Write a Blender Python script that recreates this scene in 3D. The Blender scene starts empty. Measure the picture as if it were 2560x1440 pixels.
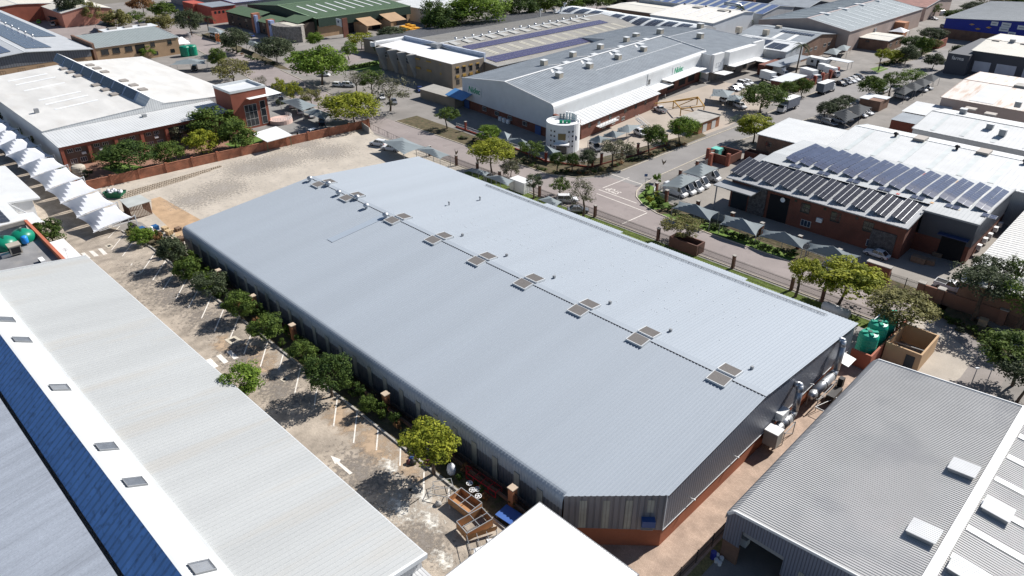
import bpy, math, random
from mathutils import Vector, Matrix
random.seed(7)
C = bpy.context.scene.collection
SC = bpy.context.scene
R = math.radians
# ------------------------------------------------------------------ camera
# World X runs along the street (towards the lower right of the photo), Y runs along the cross street, Z up.
CF, CTH, CH = 1785.0, math.atan(1020/1785.0), 60.0
cs, cc = math.sin(CTH), math.cos(CTH)
cam = bpy.data.cameras.new("camera"); camo = bpy.data.objects.new("camera", cam); C.objects.link(camo)
camo.location = (0, 0, CH)
camo.rotation_euler = (math.pi/2-CTH, 0, R(45))
cam.sensor_width = 36; cam.lens = 36*CF/2560; cam.clip_start = 1; cam.clip_end = 6000
SC.camera = camo
# ------------------------------------------------------------------ light
SUN_AZ, SUN_EL = 77, 40          # azimuth counted from +X towards +Y
w = bpy.data.worlds.new("World"); SC.world = w; w.use_nodes = True
nt = w.node_tree; bg = nt.nodes['Background']; sky = nt.nodes.new('ShaderNodeTexSky')
sky.sky_type = 'NISHITA'; sky.sun_disc = False
sky.sun_elevation = R(SUN_EL); sky.sun_rotation = R(90-SUN_AZ); sky.altitude = 1500
nt.links.new(sky.outputs[0], bg.inputs[0]); bg.inputs[1].default_value = 0.062
sl = bpy.data.lights.new("sun", 'SUN'); sl.energy = 5.0; sl.angle = R(0.5); sl.color = (1, .955, .90)
so = bpy.data.objects.new("sun", sl); C.objects.link(so)
sd = Vector((math.cos(R(SUN_AZ))*math.cos(R(SUN_EL)), math.sin(R(SUN_AZ))*math.cos(R(SUN_EL)), math.sin(R(SUN_EL))))
so.rotation_euler = sd.to_track_quat('Z', 'Y').to_euler(); so.location = (0, 0, 200)
SC.view_settings.view_transform = 'Standard'; SC.view_settings.look = 'None'
SC.view_settings.exposure = 0.55; SC.view_settings.gamma = 1
# ------------------------------------------------------------------ survey helper: a point of the photo at height z -> world
def PX(u, v, z=0):
    x = (u-1280)/CF; y = (720-v)/CF
    d = (x, cc+y*cs, -cs+y*cc); t = (z-CH)/d[2]; a, b = d[0]*t, d[1]*t
    return Vector(((a-b)/2**.5, (a+b)/2**.5, z))
def PROJ(p):
    x = (p[0]+p[1])/2**.5; y = (p[1]-p[0])/2**.5; z = p[2]-CH
    dep = y*cc-z*cs
    return 1280+CF*x/dep, 720-CF*(y*cs+z*cc)/dep, dep
def ZAT(p, v):
    lo, hi = -2, 40
    for _ in range(40):
        m = (lo+hi)/2
        if PROJ((p[0], p[1], m))[1] > v: lo = m
        else: hi = m
    return m
LOTZ = 3.0        # the parking lot is a terrace above the floor of the grey warehouse
def LZ(x): return 0 if x < -150 else LOTZ if x > -126 else LOTZ*(x+150)/24
def PXL(u, v, dz=0):
    p = PX(u, v, dz)
    for _ in range(8): p = PX(u, v, LZ(p.x)+dz)
    return p
def PG(u, v):
    p = PX(u, v)
    return PXL(u, v) if -152 < p.x < -28 and 25 < p.y < 41.5 else p
RIGHT = Vector((1, 1, 0)).normalized()
# ------------------------------------------------------------------ materials
MATS = {}
def mat(name, col, rough=.7, metal=0., var=.12, ns=.35, spots=0., spotcol=None, sps=1.2, stripe=None, bump=0., bs=6., coord='W', stretch=None, spec=.4, fine=.0):
    """procedural material: base colour + large soft wear + fine grain + optional spots and corrugation."""
    if name in MATS: return MATS[name]
    m = bpy.data.materials.new(name); m.use_nodes = True; n = m.node_tree.nodes; l = m.node_tree.links
    b = n['Principled BSDF']; b.inputs['Roughness'].default_value = rough; b.inputs['Metallic'].default_value = metal
    b.inputs['Specular IOR Level'].default_value = spec
    if coord == 'W': src = n.new('ShaderNodeNewGeometry').outputs['Position']
    else: src = n.new('ShaderNodeTexCoord').outputs['Object']
    vec = src
    if stretch:
        mp = n.new('ShaderNodeMapping'); mp.inputs['Scale'].default_value = stretch; l.new(src, mp.inputs[0]); vec = mp.outputs[0]
    t = n.new('ShaderNodeTexNoise'); t.inputs['Scale'].default_value = ns; t.inputs['Detail'].default_value = 5; l.new(vec, t.inputs['Vector'])
    r = n.new('ShaderNodeMapRange'); r.inputs[1].default_value = .3; r.inputs[2].default_value = .7
    r.inputs[3].default_value = 1-var; r.inputs[4].default_value = 1+var; l.new(t.outputs[0], r.inputs[0])
    mul = n.new('ShaderNodeMixRGB'); mul.blend_type = 'MULTIPLY'; mul.inputs[0].default_value = 1
    mul.inputs[1].default_value = (*col, 1); l.new(r.outputs[0], mul.inputs[2]); out = mul.outputs[0]
    if fine:
        t2 = n.new('ShaderNodeTexNoise'); t2.inputs['Scale'].default_value = 5.; t2.inputs['Detail'].default_value = 3; l.new(src, t2.inputs['Vector'])
        r2 = n.new('ShaderNodeMapRange'); r2.inputs[1].default_value = .3; r2.inputs[2].default_value = .7
        r2.inputs[3].default_value = 1-fine; r2.inputs[4].default_value = 1+fine; l.new(t2.outputs[0], r2.inputs[0])
        m2 = n.new('ShaderNodeMixRGB'); m2.blend_type = 'MULTIPLY'; m2.inputs[0].default_value = 1
        l.new(out, m2.inputs[1]); l.new(r2.outputs[0], m2.inputs[2]); out = m2.outputs[0]
    if spots:
        t3 = n.new('ShaderNodeTexNoise'); t3.inputs['Scale'].default_value = sps; t3.inputs['Detail'].default_value = 6; l.new(vec, t3.inputs['Vector'])
        r3 = n.new('ShaderNodeMapRange'); r3.inputs[1].default_value = .54; r3.inputs[2].default_value = .66; r3.inputs[4].default_value = spots; l.new(t3.outputs[0], r3.inputs[0])
        m3 = n.new('ShaderNodeMixRGB'); m3.inputs[2].default_value = (*spotcol, 1); l.new(r3.outputs[0], m3.inputs[0]); l.new(out, m3.inputs[1]); out = m3.outputs[0]
    h = None
    if stripe:      # (axis, pitch, groove darkness, bump distance)
        ax, pitch, dark, dist = stripe
        sp = n.new('ShaderNodeSeparateXYZ'); l.new(src, sp.inputs[0])
        dv = n.new('ShaderNodeMath'); dv.operation = 'DIVIDE'; l.new(sp.outputs['XYZ'.index(ax)], dv.inputs[0]); dv.inputs[1].default_value = pitch
        fr = n.new('ShaderNodeMath'); fr.operation = 'FRACT'; l.new(dv.outputs[0], fr.inputs[0])
        pp = n.new('ShaderNodeMath'); pp.operation = 'PINGPONG'; l.new(fr.outputs[0], pp.inputs[0]); pp.inputs[1].default_value = .5
        sm = n.new('ShaderNodeMapRange'); sm.inputs[1].default_value = .08; sm.inputs[2].default_value = .2; sm.interpolation_type = 'SMOOTHSTEP'; l.new(pp.outputs[0], sm.inputs[0])
        if dark:
            dk = n.new('ShaderNodeMapRange'); dk.inputs[3].default_value = 1-dark; dk.inputs[4].default_value = 1; l.new(sm.outputs[0], dk.inputs[0])
            m4 = n.new('ShaderNodeMixRGB'); m4.blend_type = 'MULTIPLY'; m4.inputs[0].default_value = 1; l.new(out, m4.inputs[1]); l.new(dk.outputs[0], m4.inputs[2]); out = m4.outputs[0]
        if dist:
            bp = n.new('ShaderNodeBump'); bp.inputs['Distance'].default_value = dist; bp.inputs['Strength'].default_value = .9; l.new(sm.outputs[0], bp.inputs['Height']); l.new(bp.outputs[0], b.inputs['Normal'])
    elif bump:
        t4 = n.new('ShaderNodeTexNoise'); t4.inputs['Scale'].default_value = bs; t4.inputs['Detail'].default_value = 4; l.new(src, t4.inputs['Vector'])
        bp = n.new('ShaderNodeBump'); bp.inputs['Distance'].default_value = bump; l.new(t4.outputs[0], bp.inputs['Height']); l.new(bp.outputs[0], b.inputs['Normal'])
    l.new(out, b.inputs['Base Color'])
    MATS[name] = m; return m
def brick(name, c1, c2, mortar, sx=.26, sz=.085, vertical=True, var=.2):
    if name in MATS: return MATS[name]
    m = bpy.data.materials.new(name); m.use_nodes = True; n = m.node_tree.nodes; l = m.node_tree.links; b = n['Principled BSDF']; b.inputs['Roughness'].default_value = .85
    g = n.new('ShaderNodeNewGeometry'); s = n.new('ShaderNodeSeparateXYZ'); l.new(g.outputs['Position'], s.inputs[0])
    cb = n.new('ShaderNodeCombineXYZ')
    if vertical:
        ad = n.new('ShaderNodeMath'); l.new(s.outputs[0], ad.inputs[0]); l.new(s.outputs[1], ad.inputs[1]); l.new(ad.outputs[0], cb.inputs[0]); l.new(s.outputs[2], cb.inputs[1])
    else: l.new(s.outputs[0], cb.inputs[0]); l.new(s.outputs[1], cb.inputs[1])
    t = n.new('ShaderNodeTexBrick'); t.inputs['Scale'].default_value = 1; t.inputs['Brick Width'].default_value = sx; t.inputs['Row Height'].default_value = sz; t.inputs['Mortar Size'].default_value = sz*.12
    t.inputs['Color1'].default_value = (*c1, 1); t.inputs['Color2'].default_value = (*c2, 1); t.inputs['Mortar'].default_value = (*mortar, 1); l.new(cb.outputs[0], t.inputs['Vector'])
    no = n.new('ShaderNodeTexNoise'); no.inputs['Scale'].default_value = .5; no.inputs['Detail'].default_value = 6; l.new(g.outputs['Position'], no.inputs['Vector'])
    r = n.new('ShaderNodeMapRange'); r.inputs[1].default_value = .3; r.inputs[2].default_value = .7; r.inputs[3].default_value = 1-var; r.inputs[4].default_value = 1+var; l.new(no.outputs[0], r.inputs[0])
    mu = n.new('ShaderNodeMixRGB'); mu.blend_type = 'MULTIPLY'; mu.inputs[0].default_value = 1; l.new(t.outputs[0], mu.inputs[1]); l.new(r.outputs[0], mu.inputs[2]); l.new(mu.outputs[0], b.inputs['Base Color'])
    MATS[name] = m; return m
def leafmat(name, dark, light):
    if name in MATS: return MATS[name]
    m = bpy.data.materials.new(name); m.use_nodes = True; n = m.node_tree.nodes; l = m.node_tree.links; b = n['Principled BSDF']; b.inputs['Roughness'].default_value = .75; b.inputs['Specular IOR Level'].default_value = .2
    tc = n.new('ShaderNodeTexCoord'); oi = n.new('ShaderNodeObjectInfo'); ad = n.new('ShaderNodeVectorMath'); l.new(tc.outputs['Object'], ad.inputs[0])
    sc = n.new('ShaderNodeMath'); sc.operation = 'MULTIPLY'; sc.inputs[1].default_value = 40; l.new(oi.outputs['Random'], sc.inputs[0]); l.new(sc.outputs[0], ad.inputs[1])
    t = n.new('ShaderNodeTexNoise'); t.inputs['Scale'].default_value = 3.2; t.inputs['Detail'].default_value = 4; l.new(ad.outputs[0], t.inputs['Vector'])
    r = n.new('ShaderNodeMapRange'); r.inputs[1].default_value = .36; r.inputs[2].default_value = .64; l.new(t.outputs[0], r.inputs[0])
    mx = n.new('ShaderNodeMixRGB'); mx.inputs[1].default_value = (*dark, 1); mx.inputs[2].default_value = (*light, 1); l.new(r.outputs[0], mx.inputs[0]); l.new(mx.outputs[0], b.inputs['Base Color'])
    tr = n.new('ShaderNodeBsdfTranslucent'); l.new(mx.outputs[0], tr.inputs[0]); ms = n.new('ShaderNodeMixShader'); ms.inputs[0].default_value = .28
    l.new(b.outputs[0], ms.inputs[1]); l.new(tr.outputs[0], ms.inputs[2]); l.new(ms.outputs[0], n['Material Output'].inputs[0])
    MATS[name] = m; return m
# ------------------------------------------------------------------ mesh builder
WARP = [None]     # plan skew of a building whose walls are not parallel to the street
class MB:
    def __init__(s): s.v = []; s.f = []; s.m = []
    def add(s, vs, fs, mi=0):
        o = len(s.v); s.v += [tuple(p) for p in vs]; s.f += [tuple(i+o for i in f) for f in fs]; s.m += [mi]*len(fs); return s
    def quad(s, a, b, c, d, mi=0): return s.add([a, b, c, d], [(0, 1, 2, 3)], mi)
    def poly(s, pts, mi=0): return s.add(pts, [tuple(range(len(pts)))], mi)
    def box(s, x0, y0, z0, x1, y1, z1, mi=0):
        return s.add([(x0,y0,z0),(x1,y0,z0),(x1,y1,z0),(x0,y1,z0),(x0,y0,z1),(x1,y0,z1),(x1,y1,z1),(x0,y1,z1)],
                     [(0,3,2,1),(4,5,6,7),(0,1,5,4),(1,2,6,5),(2,3,7,6),(3,0,4,7)], mi)
    def obox(s, c, ang, lx, ly, z0, z1, mi=0):
        ca, sa = math.cos(ang), math.sin(ang); P = []
        for z in (z0, z1):
            for a, b in ((-1,-1),(1,-1),(1,1),(-1,1)):
                P.append((c[0]+a*lx/2*ca-b*ly/2*sa, c[1]+a*lx/2*sa+b*ly/2*ca, z))
        return s.add(P, [(0,3,2,1),(4,5,6,7),(0,1,5,4),(1,2,6,5),(2,3,7,6),(3,0,4,7)], mi)
    def prism(s, pts, z0, z1, mi=0, mside=None):
        n = len(pts); a = sum(pts[i][0]*pts[(i+1)%n][1]-pts[(i+1)%n][0]*pts[i][1] for i in range(n))
        if a < 0: pts = pts[::-1]
        z1s = z1 if isinstance(z1, (list, tuple)) else [z1]*n
        if a < 0 and isinstance(z1, (list, tuple)): z1s = list(z1)[::-1]
        V = [(p[0], p[1], z0) for p in pts]+[(p[0], p[1], z1s[i]) for i, p in enumerate(pts)]
        s.add(V, [tuple(range(n, 2*n))], mi)
        return s.add(V, [tuple(range(n-1, -1, -1))]+[(i, (i+1)%n, n+(i+1)%n, n+i) for i in range(n)], mi if mside is None else mside)
    def beam(s, p0, p1, w, h=None, mi=0):
        h = h or w; p0 = Vector(p0); p1 = Vector(p1); d = (p1-p0).normalized()
        u = d.cross(Vector((0,0,1))) if abs(d.z) < .98 else d.cross(Vector((0,1,0))); u.normalize(); t = u.cross(d).normalized()
        P = []
        for p in (p0, p1):
            for a, b in ((-1,-1),(1,-1),(1,1),(-1,1)): P.append(p+u*a*w/2+t*b*h/2)
        return s.add(P, [(0,1,2,3),(7,6,5,4),(0,4,5,1),(1,5,6,2),(2,6,7,3),(3,7,4,0)], mi)
    def cyl(s, p0, p1, r0, r1=None, n=10, mi=0, caps=True):
        r1 = r0 if r1 is None else r1; p0 = Vector(p0); p1 = Vector(p1); d = (p1-p0).normalized()
        u = d.cross(Vector((0,0,1))) if abs(d.z) < .98 else Vector((1,0,0)); u.normalize(); t = d.cross(u).normalized(); P = []
        for p, r in ((p0, r0), (p1, r1)):
            for i in range(n):
                a = 2*math.pi*i/n; P.append(p+(u*math.cos(a)+t*math.sin(a))*r)
        F = [(i, (i+1)%n, n+(i+1)%n, n+i) for i in range(n)]
        if caps: F += [tuple(range(n-1,-1,-1)), tuple(range(n,2*n))]
        return s.add(P, F, mi)
    def tube(s, path, r, n=10, mi=0):
        for a, b in zip(path[:-1], path[1:]): s.cyl(a, b, r, r, n, mi)
        for p in path[1:-1]: s.ball(p, r, r, r, 8, 5, mi)
        return s
    def ball(s, c, rx, ry, rz, n=12, k=7, mi=0, zmin=-1.):
        V = []; F = []
        for j in range(k+1):
            ph = -math.pi/2+math.pi*j/k; z = max(zmin, math.sin(ph)); q = math.cos(ph)
            for i in range(n):
                a = 2*math.pi*i/n; V.append((c[0]+rx*q*math.cos(a), c[1]+ry*q*math.sin(a), c[2]+rz*z))
        for j in range(k):
            for i in range(n): F.append((j*n+i, j*n+(i+1)%n, (j+1)*n+(i+1)%n, (j+1)*n+i))
        return s.add(V, F, mi)
    def lathe(s, c, prof, n=20, mi=0):
        V = []; F = []; k = len(prof)
        for r, z in prof:
            for i in range(n):
                a = 2*math.pi*i/n; V.append((c[0]+r*math.cos(a), c[1]+r*math.sin(a), c[2]+z))
        for j in range(k-1):
            for i in range(n): F.append((j*n+i, j*n+(i+1)%n, (j+1)*n+(i+1)%n, (j+1)*n+i))
        return s.add(V, F, mi)
    def build(s, name, mats, parent=None, world=True, smooth=False, label=None, origin=None):
        if not isinstance(mats, (list, tuple)): mats = [mats]
        off = Vector((0,0,0)); p = parent
        if world and WARP[0]: s.v = [(*WARP[0](q[0], q[1]), q[2]) for q in s.v]
        if world:
            while p is not None: off += p.location; p = p.parent
            if parent is None:
                off = Vector(origin) if origin is not None else Vector((min(q[0] for q in s.v)/2+max(q[0] for q in s.v)/2, min(q[1] for q in s.v)/2+max(q[1] for q in s.v)/2, min(q[2] for q in s.v)))
        me = bpy.data.meshes.new(name)
        me.from_pydata([(q[0]-off.x, q[1]-off.y, q[2]-off.z) for q in s.v], [], s.f)
        for m in mats: me.materials.append(m)
        me.polygons.foreach_set('material_index', s.m)
        if smooth: me.polygons.foreach_set('use_smooth', [True]*len(s.f))
        me.update()
        o = bpy.data.objects.new(name, me); C.objects.link(o)
        if parent is not None: o.parent = parent
        else: o.location = off
        if label: o['label'] = label
        return o
def T(name, label, cat, loc=(0,0,0), rz=0, group=None):
    o = bpy.data.objects.new(name, None); o.empty_display_size = .5; C.objects.link(o)
    o.location = loc; o.rotation_euler = (0, 0, rz); o['label'] = label; o['category'] = cat
    if group: o['group'] = group
    return o
def tag(o, label, cat, group=None):
    o['label'] = label; o['category'] = cat
    if group: o['group'] = group
    return o
def struct(o, kind='structure'): o['kind'] = kind; return o
KIDS = {}
def kids(o):
    return [c for c in bpy.data.objects if c.parent == o]
def dup(root, loc, rz=0, label=None, group=None, cat=None, sc=None):
    def rec(o, par):
        c = o.copy(); C.objects.link(c); c.parent = par
        for k in KIDS[o.name]: rec(k, c)
        return c
    def idx(o):
        KIDS[o.name] = kids(o)
        for k in KIDS[o.name]: idx(k)
    if root.name not in KIDS: idx(root)
    c = rec(root, None); c.location = loc; c.rotation_euler = (0, 0, rz)
    if sc: c.scale = sc if isinstance(sc, (tuple, list)) else (sc, sc, sc)
    if label: c['label'] = label
    if group: c['group'] = group
    if cat: c['category'] = cat
    return c
def setmat(o, m, i=0):
    o.material_slots[i].link = 'OBJECT'; o.material_slots[i].material = m
def text_mesh(name, txt, size, m, M, parent=None, shear=0, bold=0, depth=.02, label=None, sx=1):
    """lettering as a mesh; M = 4x4 placing it"""
    cu = bpy.data.curves.new(name, 'FONT'); cu.body = txt; cu.size = size; cu.shear = shear; cu.offset = bold; cu.extrude = depth; cu.align_x = 'CENTER'; cu.align_y = 'CENTER'
    t = bpy.data.objects.new('tmp', cu); C.objects.link(t)
    dg = bpy.context.evaluated_depsgraph_get(); me = bpy.data.meshes.new_from_object(t.evaluated_get(dg)); bpy.data.objects.remove(t); bpy.data.curves.remove(cu)
    me.transform(Matrix.Diagonal((sx, 1, 1, 1))); me.name = name; me.materials.clear(); me.materials.append(m)
    off = Vector((0,0,0)); p = parent
    while p is not None: off += p.location; p = p.parent
    me.transform(Matrix.Translation(-off) @ M)
    o = bpy.data.objects.new(name, me); C.objects.link(o)
    if parent is not None: o.parent = parent
    if label: o['label'] = label
    return o
def faceM(face, a, b, z):
    """matrix for lettering on a wall: face 'Y' looks to -Y (x=a,y=b), face 'X' looks to +X (x=a,y=b)"""
    if face == 'Y': rot = Matrix(((1,0,0),(0,0,-1),(0,1,0))).to_4x4()
    else: rot = Matrix(((0,0,1),(1,0,0),(0,1,0))).to_4x4()
    return Matrix.Translation((a, b, z)) @ rot
# ------------------------------------------------------------------ palette
def sc_(r, g, b): return tuple((c/255)**2.2 for c in (r, g, b))
RED = brick('red_face_brick', (.185,.056,.036), (.14,.042,.027), (.14,.08,.055))
BROWNB = brick('brown_brick', (.22,.12,.08), (.17,.09,.06), (.2,.14,.1))
ORANGE = brick('orange_boundary_brick', (.36,.12,.06), (.26,.085,.045), (.30,.17,.11), var=.35)
REDP = mat('red_painted_plaster', (.27,.085,.055), .85, var=.12, fine=.05)
TAN = mat('tan_plaster', (.40,.27,.165), .9, var=.1, fine=.05)
TANG = mat('greyish_tan_plaster', (.27,.225,.175), .9, var=.1, fine=.05)
GREYP = mat('grey_plaster', (.33,.32,.30), .9, var=.12, fine=.06)
WHITEP = mat('white_paint', (.72,.73,.73), .6, var=.05, ns=.3)
OFFW = mat('offwhite_flashing', (.62,.64,.65), .5, var=.06)
GLASS = mat('dark_window_glass', (.025,.03,.035), .08, var=.1, spec=.8)
BLUEGLASS = mat('blue_window_glass', (.03,.05,.085), .1, var=.2, spec=.8)
FRAMEW = mat('white_window_frame', (.6,.6,.58), .5, var=.03)
FRAMED = mat('dark_window_frame', (.06,.05,.045), .5, var=.03)
BLACKM = mat('dark_opening', (.012,.012,.014), .9, var=.1)
STEEL = mat('galvanised_steel', (.50,.52,.55), .38, .75, var=.1, ns=1.5)
STEELP = mat('grey_painted_steel', (.28,.29,.30), .5, var=.08)
DARKM = mat('black_painted_steel', (.022,.02,.02), .5, var=.1)
CONC = mat('concrete', (.36,.34,.31), .92, var=.16, ns=.5, fine=.08)
RUST = mat('rusty_metal', (.20,.09,.05), .85, var=.3, ns=1.5)
# ------------------------------------------------------------------ ground, roads, paving
ASPH = mat('street_asphalt', (.27,.235,.225), .9, var=.10, ns=.12, spots=.4, spotcol=(.20,.175,.17), sps=.5, fine=.06, bump=.01, bs=20)
ASPG = mat('grey_asphalt', (.235,.225,.22), .9, var=.12, ns=.12, spots=.35, spotcol=(.175,.17,.165), sps=.4, fine=.06)
LOT = mat('lot_concrete', (.23,.215,.20), .92, var=.16, ns=.15, spots=.35, spotcol=(.16,.15,.14), sps=.5, fine=.08)
PAVE = brick('beige_block_paving', (.43,.37,.30), (.34,.295,.24), (.25,.21,.17), .24, .12, False, .28)
YARD = mat('yard_paving', (.44,.395,.335), .95, var=.13, ns=.2, spots=.5, spotcol=(.29,.265,.24), sps=1.1, fine=.12)
REDPAVE = brick('reddish_block_paving', (.46,.345,.27), (.37,.275,.21), (.26,.19,.145), .24, .12, False, .22)
SOIL = mat('planter_soil', (.10,.08,.045), 1, var=.35, ns=.8, spots=.85, spotcol=(.04,.06,.018), sps=1.0, fine=.25)
SAND = mat('bare_earth', (.42,.29,.18), 1, var=.2, ns=.5, fine=.1)
GRASS = mat('lawn_grass', (.10,.17,.03), 1, var=.25, ns=.8, fine=.3, spots=.3, spotcol=(.17,.17,.06), sps=.7, bump=.03, bs=12)
KERBM = mat('kerb_concrete', (.52,.47,.38), .9, var=.12, ns=1.5, fine=.06)
LINE = mat('worn_white_paint', (.72,.68,.62), .8, var=.08, ns=2, spots=.45, spotcol=(.42,.37,.31), sps=3)
LINEF = mat('faded_road_paint', (.36,.33,.31), .85, var=.15, ns=2, spots=.6, spotcol=(.23,.19,.18), sps=3)
LOTON = [False]
def sheet(name, pts, z, m):
    mb = MB(); P = [(p[0], p[1]) for p in pts]
    a = sum(P[i][0]*P[(i+1)%len(P)][1]-P[(i+1)%len(P)][0]*P[i][1] for i in range(len(P)))
    if a < 0: P = P[::-1]
    k = [LZ(x) if LOTON[0] else 0 for x, y in P]
    mb.poly([(x, y, z+q) for (x, y), q in zip(P, k)]); return struct(mb.build(name, m))
def rect(x0, y0, x1, y1): return [(x0,y0),(x1,y0),(x1,y1),(x0,y1)]
sheet('ground', rect(-2600, -700, 900, 2800), -.02, mat('far_ground', (.17,.155,.13), 1, var=.3, ns=.02, spots=.5, spotcol=(.10,.11,.06), sps=.02, fine=.1))
sheet('lot_paving', rect(-460, -60, 120, 520), 0, LOT)
# streets
sheet('street', [(90,107.4),(90,116.4),(-62,116.4),(-75,117.3),(-83,121),(-86,127),(-95.3,127),(-99,121.5),(-106,118.3),(-166,118.6),(-185,119.5),(-247,127.6),(-303,133.5),(-400,140),(-400,131),(-317,124),(-270,117.5),(-223,111.2),(-166,108.2),(-122,107.4)], .008, ASPH)
sheet('cross_street', [(-86,127),(-87,134),(-87.4,170),(-82,212),(-79,255),(-76.5,300),(-60,310),(-45,340),(-50,352),(-78,345),(-90,335),(-89.5,309),(-94.2,267),(-95.2,238),(-94,182),(-95,150),(-95.3,127)], .008, ASPG)
sheet('side_street', [(-232,129),(-250,131),(-262,180),(-262,330),(-246,330),(-244,180)], .004, ASPH)
sheet('far_street', [(-400,120),(-318,119),(-300,92),(-330,60),(-440,70)], .004, ASPH)
# compounds
sheet('yard', [(-171.6,37.5),(-166.6,110),(-160,107.3),(-121.9,107),(-121.9,40.5),(-146,40.2),(-152,37.6)], .012, YARD)
sheet('earth_patch', [PX(u,v) for u,v in ((378,498),(400,492),(520,560),(480,600),(445,590),(380,530))], .016, SAND)
mb = MB()
for a, b in ((-228,-150),(-150,-126),(-126,-31.5)): mb.quad((a,24.5,LZ(a)+.012),(b,24.5,LZ(b)+.012),(b,35.3,LZ(b)+.012),(a,35.3,LZ(a)+.012))
struct(mb.build('parking_paving', PAVE))
mb = MB()
for a, b in ((-150,-126),(-126,-31.5)):
    mb.quad((a,38.6,0),(b,38.6,0),(b,38.6,LZ(b)),(a,38.6,LZ(a))); mb.quad((a,24.5,0),(b,24.5,0),(b,24.5,LZ(b)),(a,24.5,LZ(a)))
mb.quad((-31.5,24.5,0),(-31.5,38.6,0),(-31.5,38.6,3),(-31.5,24.5,3)); struct(mb.build('terrace_edge', CONC))
sheet('ground_paving', rect(-33, 20, -20.8, 46.5), .01, REDPAVE)
sheet('walkway_paving', [(-33,37.4),(-20.8,37.4),(-20.8,92.5),(-25.4,92.5),(-25.4,46.8),(-32.5,39),(-33,39)], .014, REDPAVE)
sheet('service_yard', rect(-121.9, 92.4, -25.4, 107), .006, mat('service_yard_paving', (.27,.26,.25), .95, var=.2, ns=.2, fine=.1))
sheet('garden_paving', [(-206,38),(-172.4,38),(-169,86),(-206,86)], .006, mat('red_garden_paving', (.27,.15,.105), .95, var=.2, ns=.5, fine=.1))
sheet('office_parking', [(-206,86),(-169,86),(-167,108),(-222,110.5),(-222,90)], .006, mat('office_parking_asphalt', (.22,.215,.205), .95, var=.12, ns=.2, fine=.08))
sheet('solar_compound', rect(-84, 123, -18, 166), .006, mat('solar_compound_paving', (.27,.25,.225), .95, var=.14, ns=.15, fine=.08))
sheet('loading_yard', [(-113,138),(-97.5,150),(-96,182),(-100,226),(-125,226),(-125,138)], .006, mat('loading_yard_concrete', (.37,.32,.27), .95, var=.1, ns=.15, fine=.06))
sheet('driveway', [PX(u,v) for u,v in ((2265,790),(2300,785),(2440,890),(2400,945),(2330,985),(2260,930))], .012, mat('driveway_concrete', (.40,.36,.31), .95, var=.12, ns=.3, fine=.08))
sheet('right_street_end', rect(-22, 92, -8, 118), .009, mat('driveway_asphalt', (.25,.225,.21), .95, var=.14, ns=.3, fine=.08))
# lawns and planted strips
sheet('verge', [(-75,117.7),(-62,116.8),(-20,116.7),(-20,122.4),(-78,123.6),(-82.5,123.6)], .02, SOIL)
sheet('verge_lawn', [PX(u,v) for u,v in ((1595,490),(1625,462),(1655,480),(1680,520),(1625,525),(1600,508))], .03, GRASS)
sheet('verge_lawn', [PX(u,v) for u,v in ((1650,536),(1690,535),(1830,575),(1990,640),(1975,652),(1900,626),(1745,570))], .03, GRASS)
sheet('verge', [(-166,118.9),(-106,118.7),(-99.5,122),(-96,128),(-95.7,170),(-99,172),(-103,147),(-106,130.5),(-113,124.6),(-166,126.5)], .02, SOIL)
sheet('garden_lawn', [PX(u,v) for u,v in ((250,420),(290,405),(330,412),(372,420),(300,436))], .02, GRASS)
sheet('garden_lawn', [PX(u,v) for u,v in ((560,360),(640,340),(700,350),(600,375))], .02, GRASS)
sheet('office_lawn', [PX(u,v) for u,v in ((850,170),(955,148),(955,172),(935,178),(865,176))], .02, GRASS)
sheet('front_lawn', [PX(u,v) for u,v in ((2175,172),(2200,165),(2222,172),(2195,182))], .02, GRASS)
sheet('far_verge', [PX(u,v) for u,v in ((2185,160),(2290,132),(2345,105),(2350,118),(2290,146),(2250,158))], .014, SOIL)
sheet('far_verge', [PX(u,v) for u,v in ((500,88),(560,112),(700,172),(730,176),(680,150),(520,82))], .014, SOIL)
sheet('grass_strip', [(-20.2,46),(-20.2,92),(-21.2,92),(-21.2,30),(-18.5,30),(-18.5,45)], .02, mat('dry_grass', (.22,.19,.08), 1, var=.3, ns=1, fine=.3))
mb = MB()
for a, b in ((-142,-126),(-126,-31.5)): mb.quad((a,35.3,LZ(a)+.06),(b,35.3,LZ(b)+.06),(b,38.6,LZ(b)+.06),(a,38.6,LZ(a)+.06))
struct(mb.build('planter_bed', SOIL))
sheet('fence_bed', [(-121,103.8),(-24,103.8),(-24,106.6),(-121,106.6)], .02, mat('strip_grass', (.11,.15,.03), 1, var=.35, ns=1.2, fine=.3))
sheet('right_bed', [PX(u,v) for u,v in ((2310,770),(2400,820),(2480,880),(2560,930),(2560,890),(2480,820),(2350,740))], .02, SOIL)
# kerbs
def kerb(pts, w=.2, h=.13, name='kerb', m=None, lot=False):
    mb = MB(); P = [Vector((p[0], p[1], 0)) for p in pts]
    for a, b in zip(P[:-1], P[1:]):
        d = (b-a); L = d.length; n = max(1, round(L/1.0)); d.normalize()
        for i in range(n):
            p = a+d*(i*L/n+.01); q = a+d*((i+1)*L/n-.01); c = (p+q)/2
            z = LZ(c.x) if lot else 0; mb.obox((c.x, c.y), math.atan2(d.y, d.x), (q-p).length, w, z-.2 if lot else 0, z+h)
    return struct(mb.build(name, m or KERBM))
kerb([(-20,116.6),(-62,116.6),(-75,117.5),(-80,119.3),(-83.5,121.8),(-85.3,124.5),(-86.6,128.4),(-87.3,134),(-87.6,170),(-82.2,212),(-79,255)])
kerb([(-166,118.8),(-106,118.4),(-100,121.4),(-97,126),(-95.5,132),(-95.1,150),(-94.2,182),(-95.2,238),(-94.4,267),(-89.6,309),(-90,334)])
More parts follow.
